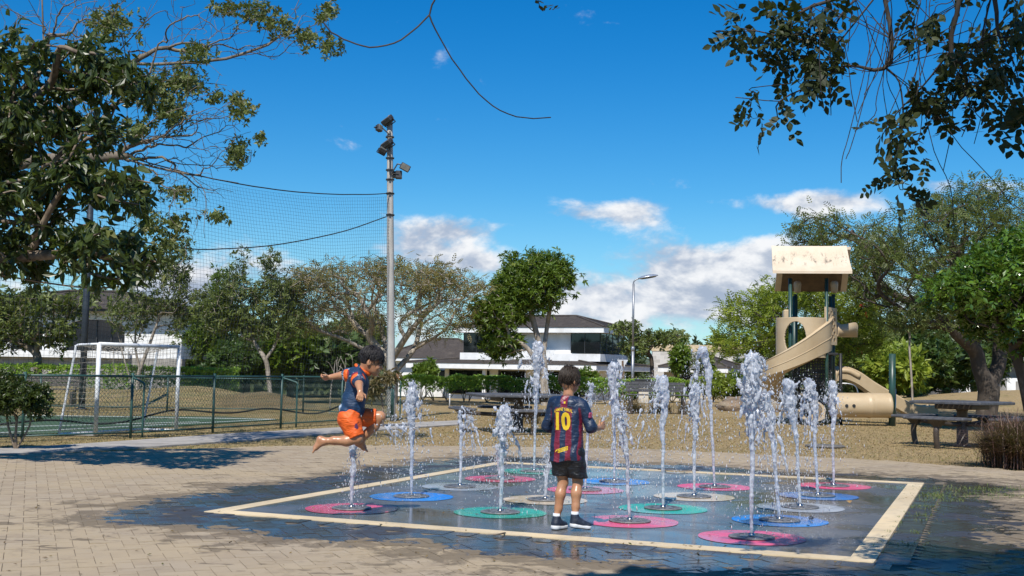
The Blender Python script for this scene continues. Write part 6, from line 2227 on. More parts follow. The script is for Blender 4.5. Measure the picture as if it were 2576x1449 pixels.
def wrinkle(f, amp, seed, dirs):
    """folds: sums of waves along given directions"""
    g = [f.lo[i] + np.arange(f.n[i]) * f.h for i in range(3)]
    r = np.random.default_rng(seed)
    W = np.zeros(f.F.shape, np.float32)
    for (dx, dy, dz_, fr, a) in dirs:
        ph = dx * g[0][:, None, None] + dy * g[1][None, :, None] + dz_ * g[2][None, None, :]
        mod = np.sin(g[2] * r.uniform(9, 16) + r.uniform(0, 6))[None, None, :] * np.sin(g[0] * r.uniform(8, 14) + r.uniform(0, 6))[:, None, None]
        W += (a * np.sin(ph * fr + 2.5 * mod + r.uniform(0, 6))).astype(np.float32)
    f.F += amp * W


def cut(f, fn):
    """keep only where fn(x,y,z) < 0"""
    g = [f.lo[i] + np.arange(f.n[i]) * f.h for i in range(3)]
    f.F = np.maximum(f.F, fn(g[0][:, None, None], g[1][None, :, None], g[2][None, None, :]).astype(np.float32))


def fobj(name, f, mat, parent, relax=1):
    V, Q = f.mesh()
    if relax:  # light Laplacian smoothing takes the grid out of the surface
        for _ in range(relax):
            acc = np.zeros_like(V); cnt = np.zeros(len(V))
            for a, b in ((0, 1), (1, 2), (2, 3), (3, 0)):
                np.add.at(acc, Q[:, a], V[Q[:, b]]); np.add.at(cnt, Q[:, a], 1)
                np.add.at(acc, Q[:, b], V[Q[:, a]]); np.add.at(cnt, Q[:, b], 1)
            V = V * .5 + .5 * acc / np.maximum(cnt, 1)[:, None]
    return obj(name, mesh_data(name, V, Q, True), mat, parent)


def hair_tufts(f, c, rad, M, dirs, r, L=.03, th=.006, n=120):
    for _ in range(n):
        d = dirs(r); d /= np.linalg.norm(d)
        p = np.asarray(c) + (np.asarray(rad) * d) @ np.asarray(M).T
        dd = (d + np.array([0, 0, -.9]) * r.uniform(.3, 1.2) + r.normal(0, .35, 3)); dd /= np.linalg.norm(dd)
        f.cone(p, p + (dd * L * r.uniform(.5, 1.1)) @ np.asarray(M).T, th, th * .35, .006)


def strands(c, rad, M, dirs, flow, r, mat, parent, n=650, L=.055):
    """locks of hair laid over the head"""
    mbb = MB()
    for _ in range(n):
        d = dirs(r); d = d / np.linalg.norm(d)
        p = np.asarray(rad) * d
        fl_ = flow(d, r); fl_ -= d * (fl_ @ d) * .85
        fl_ /= np.linalg.norm(fl_) + 1e-9
        ln = L * r.uniform(.6, 1.2)
        pts = []
        for s_ in np.linspace(0, 1, 5):
            q_ = p + fl_ * ln * s_ + np.array([0, 0, -.012]) * s_ * s_
            e_ = q_ / np.asarray(rad); e_ /= np.linalg.norm(e_)
            pts.append(np.asarray(c) + (e_ * np.asarray(rad) * (1.02 + .07 * math.sin(PI * min(1, s_ * .8)) + .03 * s_)) @ np.asarray(M).T)
        mbb.tube(pts, np.array([.0036, .0040, .0034, .0024, .0008]), 3, False)
    o = mbb.build('hair_locks', mat, parent, True); o['kind'] = 'stuff'


# ------------------------------------------------------------------ standing boy
boyA_p = G(1424, 1334)
boyA = empty('person', boyA_p, R(-24), 'boy in striped maroon and navy football shirt with yellow 10, black shorts, standing', 'person')
f = Field((-.32, -.28, -.01), (.36, .36, 1.37), .0052)
hipL, knL, anL = (-.068, 0, .63), (-.05, .035, .385), (-.085, -.015, .09)
hipR, knR, anR = (.068, .0, .63), (.085, .05, .395), (.088, -.02, .115)
for hp_, kn_, an_ in ((hipL, knL, anL), (hipR, knR, anR)):
    hp_, kn_, an_ = map(np.array, (hp_, kn_, an_))
    limb(f, [hp_, hp_ * .45 + kn_ * .55, kn_], [.076, .06, .044], .03)
    cf = kn_ * .68 + an_ * .32 + [0, -.014, 0]
    limb(f, [kn_, cf, kn_ * .3 + an_ * .7, an_], [.043, .0455, .034, .028], .02)
    f.ell(kn_ + [0, .012, 0], (.040, .036, .045), .02)
f.ell((0, 0, .65), (.108, .072, .09), .03); f.ell((0, 0, .80), (.105, .066, .16), .04); f.ell((0, 0, .97), (.112, .068, .12), .03)
limb(f, [(-.12, 0, 1.03), (.12, 0, 1.03)], [.040, .040], .02)
limb(f, [(0, -.005, 1.06), (.004, .012, 1.17)], [.05, .043], .025)
shL, elL, wrL = (-.137, 0, 1.035), (-.205, .02, .835), (-.15, .18, .81)
shR, elR, wrR = (.137, .0, 1.035), (.212, .02, .845), (.225, .185, .835)
limb(f, [shL, elL], [.036, .032], .02); limb(f, [elL, wrL], [.033, .023], .012)
limb(f, [shR, elR], [.036, .032], .02); limb(f, [elR, wrR], [.033, .023], .012)
fingers(f, wrL, (.3, 1, .0), (1, -.2, .2), .6, 1.05)
fingers(f, wrR, (.25, .8, .25), (-.1, -.2, 1), .25, 1.1, -1)
hc = np.array([.010, .022, 1.232]); HM = rotm(R(-8), 0, R(-34))
hl = lambda p: hc + np.asarray(p) @ HM.T
f.ell(hc, (.072, .090, .098), .015, HM); f.ell(hl((0, .035, -.055)), (.048, .048, .05), .02, HM)
f.cone(hl((0, .085, -.012)), hl((0, .102, -.028)), .010, .012, .01)
for s in (-1, 1):
    f.ell(hl((s * .076, .0, -.012)), (.009, .022, .031), .006, HM @ rotm(0, 0, s * .45)); f.ell(hl((s * .03, .083, .006)), (.014, .008, .009), .006, HM)
f.ell(hl((0, .090, -.058)), (.02, .008, .007), .006, HM)
fobj('body', f, M_SKIN, boyA)
f = Field(hc - .17, hc + .17, .0048)
f.ell(hl((0, -.010, .014)), (.079, .092, .096), .01, HM)
r = np.random.default_rng(4)
hair_tufts(f, hl((0, -.01, .014)), (.080, .090, .094), HM, lambda r: np.array([r.normal(0, 1), r.normal(-.6, .8), r.normal(.45, .7)]), r, .016, .005, 50)
for _ in range(16):
    p = hl((r.normal(0, .03), r.normal(-.01, .03), .102)); f.cone(p, p + r.normal(0, .012, 3) + [0, 0, .022], .0065, .002, .005)
g = [f.lo[i] + np.arange(f.n[i]) * f.h for i in range(3)]
GXh = np.stack(np.meshgrid(*g, indexing='ij'), -1) - hc
Lh = GXh @ HM
cutv = np.minimum(np.maximum(Lh[..., 1] - .048, .03 - Lh[..., 2]), .0)
face = np.minimum(.055 - np.maximum(Lh[..., 1] - .03, 0) * 0 - Lh[..., 2], Lh[..., 1] - .03)      # below the fringe and in front
low = -.062 - Lh[..., 2] - .25 * np.minimum(Lh[..., 1], .05)                                       # nape line
ear = np.minimum(np.minimum(np.abs(Lh[..., 0]) - .060, .012 - Lh[..., 2]), Lh[..., 1] + .018)     # free round the ears
f.F = np.maximum(np.maximum(np.maximum(f.F, face.astype(np.float32)), low.astype(np.float32)), ear.astype(np.float32))
M_HAIRA = mat_hair('dark_brown_hair', (.020, .014, .010), (.042, .029, .020))
hairA = fobj('hair', f, M_HAIRA, boyA)
strands(hl((0, -.010, .014)), (.081, .094, .098), HM, lambda r: np.array([r.normal(0, 1), r.normal(-.55, .8), r.normal(.75, .6)]) if r.random() < .8 else np.array([r.normal(0, .5), .5, 1.0]), lambda d, r: np.array([d[0], d[1] - .1, -.8]) + r.normal(0, .35, 3), r, M_HAIRA, hairA)
# shirt
f = Field((-.34, -.24, .5), (.34, .24, 1.16), .0056)
f.ell((0, 0, .99), (.128, .094, .12), .03)
for s_ in (-1, 1):
    f.cone((s_ * .050, 0, 1.0), (s_ * .058 - .004, .0, .50), .080, .103, .05)
limb(f, [(-.118, 0, 1.038), (.118, 0, 1.038)], [.052, .052], .03)
limb(f, [(0, -.003, 1.05), (0, .0, 1.10)], [.075, .062], .03)
limb(f, [shL, np.array(shL) * .06 + np.array(elL) * .94], [.050, .049], .012); limb(f, [np.array(elL) * 1.0, np.array(elL) * .8 + np.array(wrL) * .2], [.048, .046], .010)
limb(f, [shR, np.array(shR) * .06 + np.array(elR) * .94], [.050, .049], .012); limb(f, [np.array(elR) * 1.0, np.array(elR) * .8 + np.array(wrR) * .2], [.048, .046], .010)
wrinkle(f, 1.0, 3, [(.75, 0, -.65, 55, .0036), (.3, .2, 1, 34, .0030), (1, 0, .25, 40, .0022), (.9, 0, -.5, 95, .0016)])
cut(f, lambda x, y, z: .565 + .03 * x * 3 + .006 * np.sin(x * 40) - z + 0 * y)
cut(f, lambda x, y, z: z - 1.096 + 0 * x + .12 * y)


def stripes(t, co):
    x, y, z = t.xyz(co)
    xd = t.m('ADD', x, t.m('MULTIPLY_ADD', t.noise(co, 9, 3), .03, -.015))
    w = t.m('SINE', t.m('MULTIPLY_ADD', xd, 2 * PI / .105, 5.16))
    mask = t.step(w, -.12, .12)
    sl = t.m('SUBTRACT', 1.0, t.step(t.m('ABSOLUTE', x), .135, .150))
    topc = t.m('MULTIPLY', t.step(t.m('SUBTRACT', .036, t.m('ABSOLUTE', x)), 0, .006), t.step(z, .995, 1.01))
    yoke = t.m('MULTIPLY', mask, t.m('SUBTRACT', 1.0, t.step(z, .985, 1.015)))
    mm = t.m('MAXIMUM', t.m('MULTIPLY', yoke, sl), topc)
    c = t.mix(mm, (.012, .026, .062), (.165, .012, .030))
    return t.mix(t.m('MULTIPLY', t.step(t.noise(co, 7, 4, .6), .56, .74), t.m('MULTIPLY', mm, .35)), c, (.42, .06, .14))


shirt = fobj('shirt', f, cloth('striped_shirt', stripes, .42, .6), boyA)
# shorts
f = Field((-.22, -.2, .36), (.24, .22, .70), .0056)
f.ell((0, 0, .59), (.120, .086, .09), .03)
limb(f, [hipL, np.array(knL) + [-.012, 0, .0]], [.090, .078], .012); limb(f, [hipR, np.array(knR) + [.008, 0, .0]], [.090, .080], .012)
wrinkle(f, 1.0, 8, [(.5, .2, 1, 60, .0028), (1, 0, .3, 45, .0025), (.2, 1, -.6, 80, .0016)])
cut(f, lambda x, y, z: .425 + .1 * (x < 0) * .15 - z + 0 * y)
fobj('shorts', f, cloth('black_shorts', lambda t, co: (.010, .010, .012), .42, .7), boyA)
# shoes, socks
M_SHOE = cloth('navy_shoe', lambda t, co: t.mix(t.step(t.noise(co, 40, 2), .5, .7), (.012, .018, .034), (.03, .042, .07)), .6, .3)
M_SOLE = PM('white_sole', (.72, .72, .72), (.6, .6, .6), 20, .5)
M_SOCK = PM('white_sock', (.62, .64, .68), None, rough=.9)
M_TREAD = PM('black_tread', (.02, .02, .022), None, rough=.7)
for s, heel, toe, an_ in (('L', np.array([-.100, -.055, .0]), np.array([-.035, .105, .0]), np.array(anL)), ('R', np.array([.062, -.040, .030]), np.array([.215, .055, .010]), np.array(anR))):
    d = toe - heel; L = np.linalg.norm(d[:2]); u = d / np.linalg.norm(d)
    lo = np.minimum(heel, toe) - [.08, .08, .02]; hi = np.maximum(heel, toe) + [.08, .08, .17]
    f = Field(lo, hi, .0048)
    f.cone(heel + [0, 0, .045] + u * .03, toe + [0, 0, .032] - u * .03, .036, .030, .01); f.cone(heel + [0, 0, .06] + u * .035, an_ + [0, 0, .005], .037, .038, .025); f.cone(heel + [0, 0, .06] + u * .06, heel + [0, 0, .045] + u * (L * .55), .034, .030, .02)
    cut(f, lambda x, y, z: (heel[2] + (x - heel[0]) * 0 + .022 + (toe[2] - heel[2]) * np.clip(((x - heel[0]) * u[0] + (y - heel[1]) * u[1]) / L, 0, 1)) - z)
    sh = fobj('shoe', f, M_SHOE, boyA)
    f = Field(lo, hi, .0048)
    f.cone(heel + [0, 0, .022] + u * .032, toe + [0, 0, .022] - u * .032, .040, .034, .01); f.ell(heel + [0, 0, .024] + u * .03, (.042, .042, .03), .01)
    base = lambda x, y: heel[2] + (toe[2] - heel[2]) * np.clip(((x - heel[0]) * u[0] + (y - heel[1]) * u[1]) / L, 0, 1)
    cut(f, lambda x, y, z: base(x, y) + .006 - z); cut(f, lambda x, y, z: z - base(x, y) - .034 - .012 * np.clip(1 - ((x - heel[0]) * u[0] + (y - heel[1]) * u[1]) / L * 2, 0, 1))
    fobj('sole', f, M_SOLE, sh)
    f = Field(lo, hi, .0048)
    f.cone(heel + [0, 0, .014] + u * .034, toe + [0, 0, .014] - u * .034, .037, .031, .01)
    cut(f, lambda x, y, z: base(x, y) - z); cut(f, lambda x, y, z: z - base(x, y) - .0075)
    fobj('tread', f, M_TREAD, sh)
    mb = MB(); mb.tube([an_ + [0, 0, -.01], an_ + [0, .0, .045]], [.034, .033], 14); mb.build('sock', M_SOCK, boyA, True)

boyA.scale = (.93, .96, 1.0)
# printing on the back of the shirt
bv = BVHTree.FromPolygons([tuple(v.co) for v in shirt.data.vertices], [tuple(p.vertices) for p in shirt.data.polygons])
M_PRINT = PM('yellow_print', (.80, .56, .03), (.72, .48, .02), 30, .45)
M_BLUEPATCH = PM('violet_patch', (.30, .08, .22), None, rough=.5)


def printed(text, cx, cz, height, width, arc=0.0, bold=.0, tilt=0.0, name='lettering', mat=None, shear=0.0):
    cu = bpy.data.curves.new('lettering', 'FONT'); cu.body = text; cu.align_x = 'CENTER'; cu.offset = bold; cu.resolution_u = 3
    o = bpy.data.objects.new('lettering', cu); COL.objects.link(o)
    dg = bpy.context.evaluated_depsgraph_get(); dg.update()
    me = bpy.data.meshes.new_from_object(o.evaluated_get(dg))
    bpy.data.objects.remove(o)
    import bmesh
    bm = bmesh.new(); bm.from_mesh(me); bmesh.ops.triangulate(bm, faces=bm.faces[:])
    bmesh.ops.subdivide_edges(bm, edges=bm.edges[:], cuts=2, use_grid_fill=True)
    bm.to_mesh(me); bm.free()
    n = len(me.vertices); co = np.zeros(n * 3); me.vertices.foreach_get('co', co); co = co.reshape(-1, 3)
    lo, hi = co.min(0), co.max(0)
    x = (co[:, 0] - (lo[0] + hi[0]) / 2) / (hi[0] - lo[0]) * width; z = (co[:, 1] - lo[1]) / (hi[1] - lo[1]) * height - height / 2
    z = z - arc * (x / (width / 2)) ** 2
    x2 = x * math.cos(tilt) - z * math.sin(tilt); z2 = x * math.sin(tilt) + z * math.cos(tilt)
    out = []
    for a, b in zip(x2 + cx, z2 + cz):
        hit = bv.ray_cast(Vector((a, -.6, b)), Vector((0, 1, 0)))
        yy = hit[0].y if hit[0] is not None else -.1
        out.append((a, yy - .0022, b))
    me.vertices.foreach_set('co', np.array(out, dtype=np.float32).ravel()); me.update()
    me.materials.clear()
    q = obj(name, me, mat or M_PRINT, shirt)
    return q


def patch(pts2, name, mat, off=.002):
    """small flat print: outline given in the shirt's back plane"""
    pts2 = np.asarray(pts2, float); out = []
    for a, b in pts2:
        hit = bv.ray_cast(Vector((a, -.6, b)), Vector((0, 1, 0))); out.append((a, (hit[0].y if hit[0] is not None else -.1) - off, b))
    return obj(name, mesh_data(name, np.array(out), np.arange(len(out))[None, :]), mat, shirt)


def sq(cx, cz, w, h): return [(cx - w, cz - h), (cx + w, cz - h), (cx + w, cz + h), (cx - w, cz + h)]


printed('10', -.006, .893, .150, .138, 0, .045, name='shirt_number')
printed('LAMINE YAMAL', -.004, .992, .026, .168, .018, .012, name='shirt_name')
patch(sq(.006, 1.045, .009, .009), 'collar_badge', M_PRINT); patch(sq(-.013, 1.045, .009, .009), 'collar_badge', M_BLUEPATCH)
# the small sponsor block low on the back, broken up by the folds
r = np.random.default_rng(12)
sx0 = -.075
patch([(-.078, .640), (-.070, .640), (-.060, .658), (-.066, .660)], 'sponsor_mark', M_PRINT); patch([(-.066, .648), (-.058, .648), (-.052, .664), (-.058, .664)], 'sponsor_mark', M_PRINT)
for q in range(3):
    for k in range(7):
        a = -.044 + k * .0135; b = .650 + k * .0042 + (q - 1) * .012
        patch(sq(a, b, .0058, .0040 + .001 * r.random()), 'sponsor_mark', M_PRINT)
# league badge on the right sleeve
badge = MB(); c = np.array([.222, -.022, .945]); badge.box(c, (.012, .040, .046), rz=R(-20), ry=R(8), bev=.005); badge.build('sleeve_badge', PM('magenta_badge', (.50, .12, .22), (.3, .02, .06), 40, .5), shirt)

# ------------------------------------------------------------------ jumping boy
bp = U(887, 1000, 10.0); bp[2] = 0.0
boyB = empty('person', bp, 0, 'barefoot boy in navy shirt and orange shorts jumping over a water jet', 'person')
NB = lambda *p: np.array(p, float)
headc = NB(.156, 0, 1.358); HB = rotm(0, R(20), 0)          # local head: +x is the face, tilted down
hb = lambda p: headc + np.asarray(p, float) @ HB.T
f = Field((-.42, -.52, .54), (.36, .30, 1.50), .0054)
shN, elN, wrN = NB(.050, -.125, 1.235), NB(.088, -.265, 1.160), NB(.112, -.365, 1.105)
shF, elF, wrF = NB(.015, .125, 1.240), NB(-.125, .165, 1.232), NB(-.225, .195, 1.215)
hpN, knN, anN = NB(-.015, -.070, .865), NB(.062, -.095, .700), NB(-.215, -.105, .672)
hpF, knF, anF = NB(.010, .070, .865), NB(.232, .085, .880), NB(.070, .090, .668)
for a, b, c in ((hpN, knN, anN), (hpF, knF, anF)):
    limb(f, [a, a * .5 + b * .5, b], [.078, .062, .046], .03)
    cf = b * .68 + c * .32 + NB(0, 0, -.012)
    limb(f, [b, cf, b * .3 + c * .7, c], [.045, .046, .034, .028], .02)
# bare feet with toes
for an_, heel, ball, side_ in ((anN, NB(-.252, -.105, .688), NB(-.288, -.108, .615), NB(0, 1, 0)), (anF, NB(.045, .090, .650), NB(.098, .092, .607), NB(0, 1, 0))):
    f.cone(an_, heel, .029, .027, .02); f.cone(heel, ball, .027, .020, .02); f.cone(an_, ball, .026, .019, .02)
    d = ball - heel; d /= np.linalg.norm(d)
    for q, L, rr in ((-2, .030, .0085), (-1, .027, .0065), (0, .025, .006), (1, .022, .0058), (2, .018, .0055)):
        b0 = ball + side_ * q * .0095; f.cone(b0 + d * .006, b0 + d * (.012 + L), rr + .002, rr, .006)
f.ell((-.01, 0, .87), (.085, .115, .095), .04); f.ell((.01, 0, 1.0), (.078, .105, .13), .05); f.ell((.04, 0, 1.16), (.082, .120, .12), .05)
f.cone(shN, shF, .05, .05, .03)
f.cone(NB(.060, 0, 1.25), NB(.110, 0, 1.315), .047, .042, .025)
limb(f, [shN, elN], [.042, .034], .02); limb(f, [elN, wrN], [.034, .023], .012)
limb(f, [shF, elF], [.042, .034], .02); limb(f, [elF, wrF], [.034, .023], .012)
fingers(f, wrN, (.1, -.7, -.75), (.9, .3, -.3), 1.25, 1.05, -1)
fingers(f, wrF, (-1, .15, -.25), (0, -.8, .5), 1.2, 1.05, 1)
# head and face
f.ell(headc, (.092, .072, .102), .015, HB)
f.ell(hb((.040, 0, -.062)), (.052, .050, .048), .025, HB)          # jaw
f.ell(hb((.076, 0, -.092)), (.018, .020, .016), .015, HB)          # chin
f.cone(hb((.088, 0, .006)), hb((.106, 0, -.026)), .008, .0115, .010)  # nose
f.ell(hb((.090, 0, -.055)), (.012, .022, .007), .006, HB); f.ell(hb((.088, 0, -.067)), (.012, .019, .007), .006, HB)
for s in (-1, 1):
    f.ell(hb((.080, s * .030, .022)), (.012, .022, .008), .010, HB)     # brow
    f.ell(hb((.074, s * .034, -.028)), (.018, .020, .020), .015, HB)    # cheek
    f.ell(hb((-.006, s * .076, -.014)), (.021, .009, .031), .006, HB)   # ear
    f.ell(hb((.098, s * .031, .004)), (.010, .014, .008), .0, HB, sub=True)
fobj('body', f, M_SKIN, boyB)
for s in (-1, 1):
    V, F = lathe_vf([(.001, -.011), (.007, -.008), (.0105, 0), (.007, .008), (.001, .011)], 12)
    e = obj('eye', mesh_data('eye', V + hb((.081, s * .031, .004)), F, True), PM('eye_white', (.55, .52, .48), None, rough=.2), boyB)
    V, F = lathe_vf([(.001, -.004), (.004, -.003), (.005, 0), (.004, .003), (.001, .004)], 10)
    obj('iris', mesh_data('iris', V + hb((.0895, s * .0315, .003)), F, True), PM('dark_iris', (.015, .01, .008), None, rough=.15), e)
f = Field(headc - .17, headc + .17, .0048)
f.ell(hb((-.012, 0, .026)), (.100, .084, .100), .01, HB)
r = np.random.default_rng(6)
hair_tufts(f, hb((-.012, 0, .020)), (.094, .080, .094), HB, lambda r: np.array([r.normal(.1, 1), r.normal(0, .9), r.normal(.7, .5)]), r, .018, .005, 50)
for _ in range(26):
    p = hb((.070 + r.normal(0, .012), r.normal(0, .035), .066 + r.normal(0, .01))); f.cone(p, p + (NB(.010, 0, -.022) + r.normal(0, .005, 3)) @ HB.T, .009, .004, .008)
g = [f.lo[i] + np.arange(f.n[i]) * f.h for i in range(3)]
Lh = (np.stack(np.meshgrid(*g, indexing='ij'), -1) - headc) @ HB
face = np.minimum(.036 - Lh[..., 2], Lh[..., 0] - .030)
low = -.055 - Lh[..., 2] + .22 * np.maximum(Lh[..., 0] + .02, 0)
ear = np.minimum(np.minimum(np.abs(Lh[..., 1]) - .060, .014 - Lh[..., 2]), Lh[..., 0] + .030)
f.F = np.maximum(np.maximum(np.maximum(f.F, face.astype(np.float32)), low.astype(np.float32)), ear.astype(np.float32))
M_HAIRB = mat_hair('black_hair', (.010, .009, .010), (.024, .021, .022))
hairB = fobj('hair', f, M_HAIRB, boyB)
strands(hb((-.012, 0, .026)), (.102, .086, .102), HB, lambda r: np.array([r.normal(-.1, .9), r.normal(0, .8), abs(r.normal(.9, .5))]), lambda d, r: np.array([d[0] * .6 + .35, d[1], -.55]) + r.normal(0, .35, 3), r, M_HAIRB, hairB)
# shirt
f = Field((-.26, -.34, .80), (.26, .26, 1.34), .0056)
f.ell((.045, 0, 1.17), (.090, .130, .13), .04); f.ell((.015, 0, 1.03), (.096, .122, .16), .05); f.ell((-.010, 0, .93), (.104, .127, .12), .05)
f.cone(shN, shF, .062, .062, .04); f.cone(NB(.055, 0, 1.24), NB(.075, 0, 1.285), .07, .058, .03)
f.cone(shN, shN * .38 + elN * .62, .062, .058, .03); f.cone(shF, shF * .38 + elF * .62, .062, .058, .03)
wrinkle(f, 1.0, 5, [(.8, 0, .6, 60, .0034), (.3, .2, 1, 42, .0034), (1, .3, -.35, 75, .0020)])
cut(f, lambda x, y, z: .872 + .06 * x + .006 * np.sin(y * 45 + x * 20) - z)
cut(f, lambda x, y, z: z - 1.30 + .9 * (x - .075) + 0 * y)


def navy(t, co):
    x, y, z = t.xyz(co)
    c = t.mix(t.step(t.noise(co, 6, 3), .4, .7), (.008, .030, .078), (.010, .042, .105))
    back = t.m('MULTIPLY', t.step(t.m('SUBTRACT', -.075, x), 0, .02), t.step(t.noise(co, 14, 4, .6, .5), .52, .62))
    c = t.mix(back, c, (.42, .50, .58))
    sh_ = t.m('MULTIPLY', t.step(z, 1.20, 1.23), t.step(t.noise(t.n('ShaderNodeMapping', Vector=co, Rotation=(0, .7, .6), Scale=(1, 1, 3)).outputs[0], 14, 3), .60, .66))
    c = t.mix(sh_, c, (.38, .46, .54))
    return t.mix(t.m('MULTIPLY', t.step(t.noise(co, 9, 4, .6, 1.5), .64, .70), .5), c, (.20, .05, .09))


shirtB = fobj('shirt', f, cloth('navy_shirt', navy, .6, .6), boyB)
M_ORANGE = cloth('orange_cloth', lambda t, co: t.mix(t.step(t.noise(co, 6, 3), .4, .7), (.78, .125, .012), (.70, .10, .010)), .6, .7)
M_MAROON = PM('maroon_band', (.22, .015, .03), None, rough=.6)
for a, b in ((shN, elN), (shF, elF)):
    d = (b - a) / np.linalg.norm(b - a); e = a * .38 + b * .62
    mb = MB(); mb.tube([e - d * .028, e - d * .012, e + d * .012], [.0625, .0635, .060], 22); mb.build('cuff', M_ORANGE, shirtB, True)
    mb = MB(); mb.tube([e - d * .052, e - d * .028], [.0640, .0632], 22); mb.build('sleeve_band', M_MAROON, shirtB, True)
f = Field(NB(-.04, -.12, 1.20), NB(.18, .12, 1.36), .005)
for q in range(26):
    a0, a1 = q * 2 * PI / 26, (q + 1) * 2 * PI / 26
    pt = lambda a: NB(.080 + .058 * math.cos(a), .058 * math.sin(a), 1.283 - .040 * math.cos(a))
    f.cone(pt(a0), pt(a1), .014, .014, .004)
fobj('collar', f, M_ORANGE, shirtB)
# shorts
f = Field((-.20, -.22, .62), (.36, .24, .98), .0056)
f.ell((-.012, 0, .875), (.100, .122, .080), .03)
f.cone(hpN, hpN * .06 + knN * .94, .094, .072, .02); f.cone(hpF, hpF * .12 + knF * .88, .094, .070, .02); f.cone(NB(-.04, -.05, .86), NB(.01, -.085, .77), .078, .068, .02)
wrinkle(f, 1.0, 9, [(.8, .1, .6, 55, .0034), (.3, 0, 1, 48, .0028), (1, .4, -.4, 85, .0018)])
dN = (knN - hpN) / np.linalg.norm(knN - hpN); eN = knN - dN * .012
dF = (knF - hpF) / np.linalg.norm(knF - hpF); eF = knF - dF * .03
cut(f, lambda x, y, z: np.where(y < 0, (x - eN[0]) * dN[0] + (z - eN[2]) * dN[2] + (y - eN[1]) * dN[1], -1.0) + 0 * x)
cut(f, lambda x, y, z: np.where(y >= 0, (x - eF[0]) * dF[0] + (z - eF[2]) * dF[2], -1.0) + 0 * x)
shB = fobj('shorts', f, M_ORANGE, boyB)
# small dark emblem on the thigh
bvS = BVHTree.FromPolygons([tuple(v.co) for v in shB.data.vertices], [tuple(p.vertices) for p in shB.data.polygons])
for k, (ex, ez, s_) in enumerate(((.058, .815, .012), (.066, .795, .010), (.052, .800, .008))):
    pts = []
    for a in np.arange(6) * PI / 3:
        x_, z_ = ex + s_ * math.cos(a + k), ez + s_ * 1.3 * math.sin(a + k)
        hit = bvS.ray_cast(Vector((x_, -.6, z_)), Vector((0, 1, 0))); pts.append((x_, (hit[0].y if hit[0] is not None else -.15) - .003, z_))
    obj('emblem', mesh_data('emblem', np.array(pts), np.arange(6)[None, :]), PM('violet_emblem', (.10, .03, .09), None, rough=.5), shB)
# ================================================================== TREES THAT FRAME THE PICTURE
def stem(parent, *pts): return (parent, [np.asarray(p, float) for p in pts])


# ---- large-leaved tree on the left
Y = 13.6
HANG = [leaf_tpl(.20, .07, -.16), leaf_tpl(.25, .05, -.22), leaf_tpl(.17, .09, -.10)]
base = np.array([-8.3, 14.6, -.05])
tree('broadleaf_tree', 'dark large-leaved tree reaching in from the left edge', [LB(110, 160, Y, 190, 75, 1.0), LB(290, 215, Y, 90, 60, .8), LB(30, 300, Y, 150, 90, 1.0), LB(200, 330, Y, 110, 50, .8), LB(170, 450, Y, 130, 60, .8), LB(310, 480, Y - .3, 75, 55, .7), LB(40, 540, Y, 130, 90, .9),
      LB(250, 610, Y - .2, 130, 55, .8), LB(350, 640, Y - .3, 55, 50, .6), LB(110, 640, Y, 150, 50, .8), LB(300, 690, Y - .3, 70, 22, .5), LB(-120, 400, Y + .4, 160, 260, 1.2)],
     [base, base + [.1, -.1, 1.4], base + [.3, -.3, 2.4]], .17, 470, HANG, L_BIG, M_TWIG, 201, lsize=.155, per=22, bf=.3, rmin=.009, spread=.22, up=.3, droop=-.75, roll=.7, shell=.35,
     stems=[stem(2, U(-120, 700, Y + .2), U(0, 692, Y), U(120, 712, Y), U(220, 724, Y - .1), U(300, 722, Y - .2)), stem(2, U(-60, 660, Y), U(60, 645, Y), U(150, 640, Y)), stem(2, U(-100, 520, Y + .3), U(40, 560, Y), U(110, 480, Y), U(140, 400, Y)), stem(2, U(-120, 380, Y + .4), U(20, 290, Y), U(120, 220, Y))])

# ---- thin-leaved, half-bare tree behind it
Y = 18.0
base = np.array([-11.2, 18.6, -.05])
r = np.random.default_rng(8)
SMALL = [spray_tpl(21, 7, .22), spray_tpl(22, 8, .2)]
tree('half_bare_tree', 'half-bare tree with long grey twigs behind the large-leaved tree', [LB(470, 250, Y, 150, 100, 1.4), LB(560, 350, Y, 75, 85, 1.2), LB(640, 90, Y, 170, 50, 1.3), LB(380, 60, Y, 240, 70, 1.5), LB(300, 300, Y, 160, 110, 1.3), LB(480, 470, Y, 110, 45, 1.0), LB(440, 390, Y, 150, 50, 1.1), LB(780, 60, Y, 60, 55, .8), LB(480, 560, Y - .5, 60, 50, .5), LB(150, 40, Y + .5, 160, 90, 1.4)],
     [base, base + [.2, -.1, 2.0], base + [.6, -.3, 3.4]], .15, 1100, None, L_OVAL, M_BARK, 202, bf=.42, rmin=.0040, shell=.3, wig=.010, pw=1.5,
     stems=[stem(2, U(-10, 470, Y + .3), U(60, 330, Y), U(110, 120, Y), U(105, -40, Y)), stem(4, U(180, 380, Y), U(260, 370, Y), U(420, 335, Y), U(560, 290, Y)), stem(4, U(200, 250, Y + .2), U(330, 160, Y + .2), U(500, 158, Y), U(600, 140, Y), U(700, 95, Y), U(800, 60, Y)),
            stem(2, U(20, 420, Y), U(150, 400, Y), U(300, 395, Y), U(480, 440, Y), U(600, 460, Y)), stem(11, U(360, 60, Y + .4), U(420, -40, Y + .5)), stem(5, U(190, 20, Y + .6), U(180, -60, Y + .6))])
hb_t = bpy.data.objects['half_bare_tree']
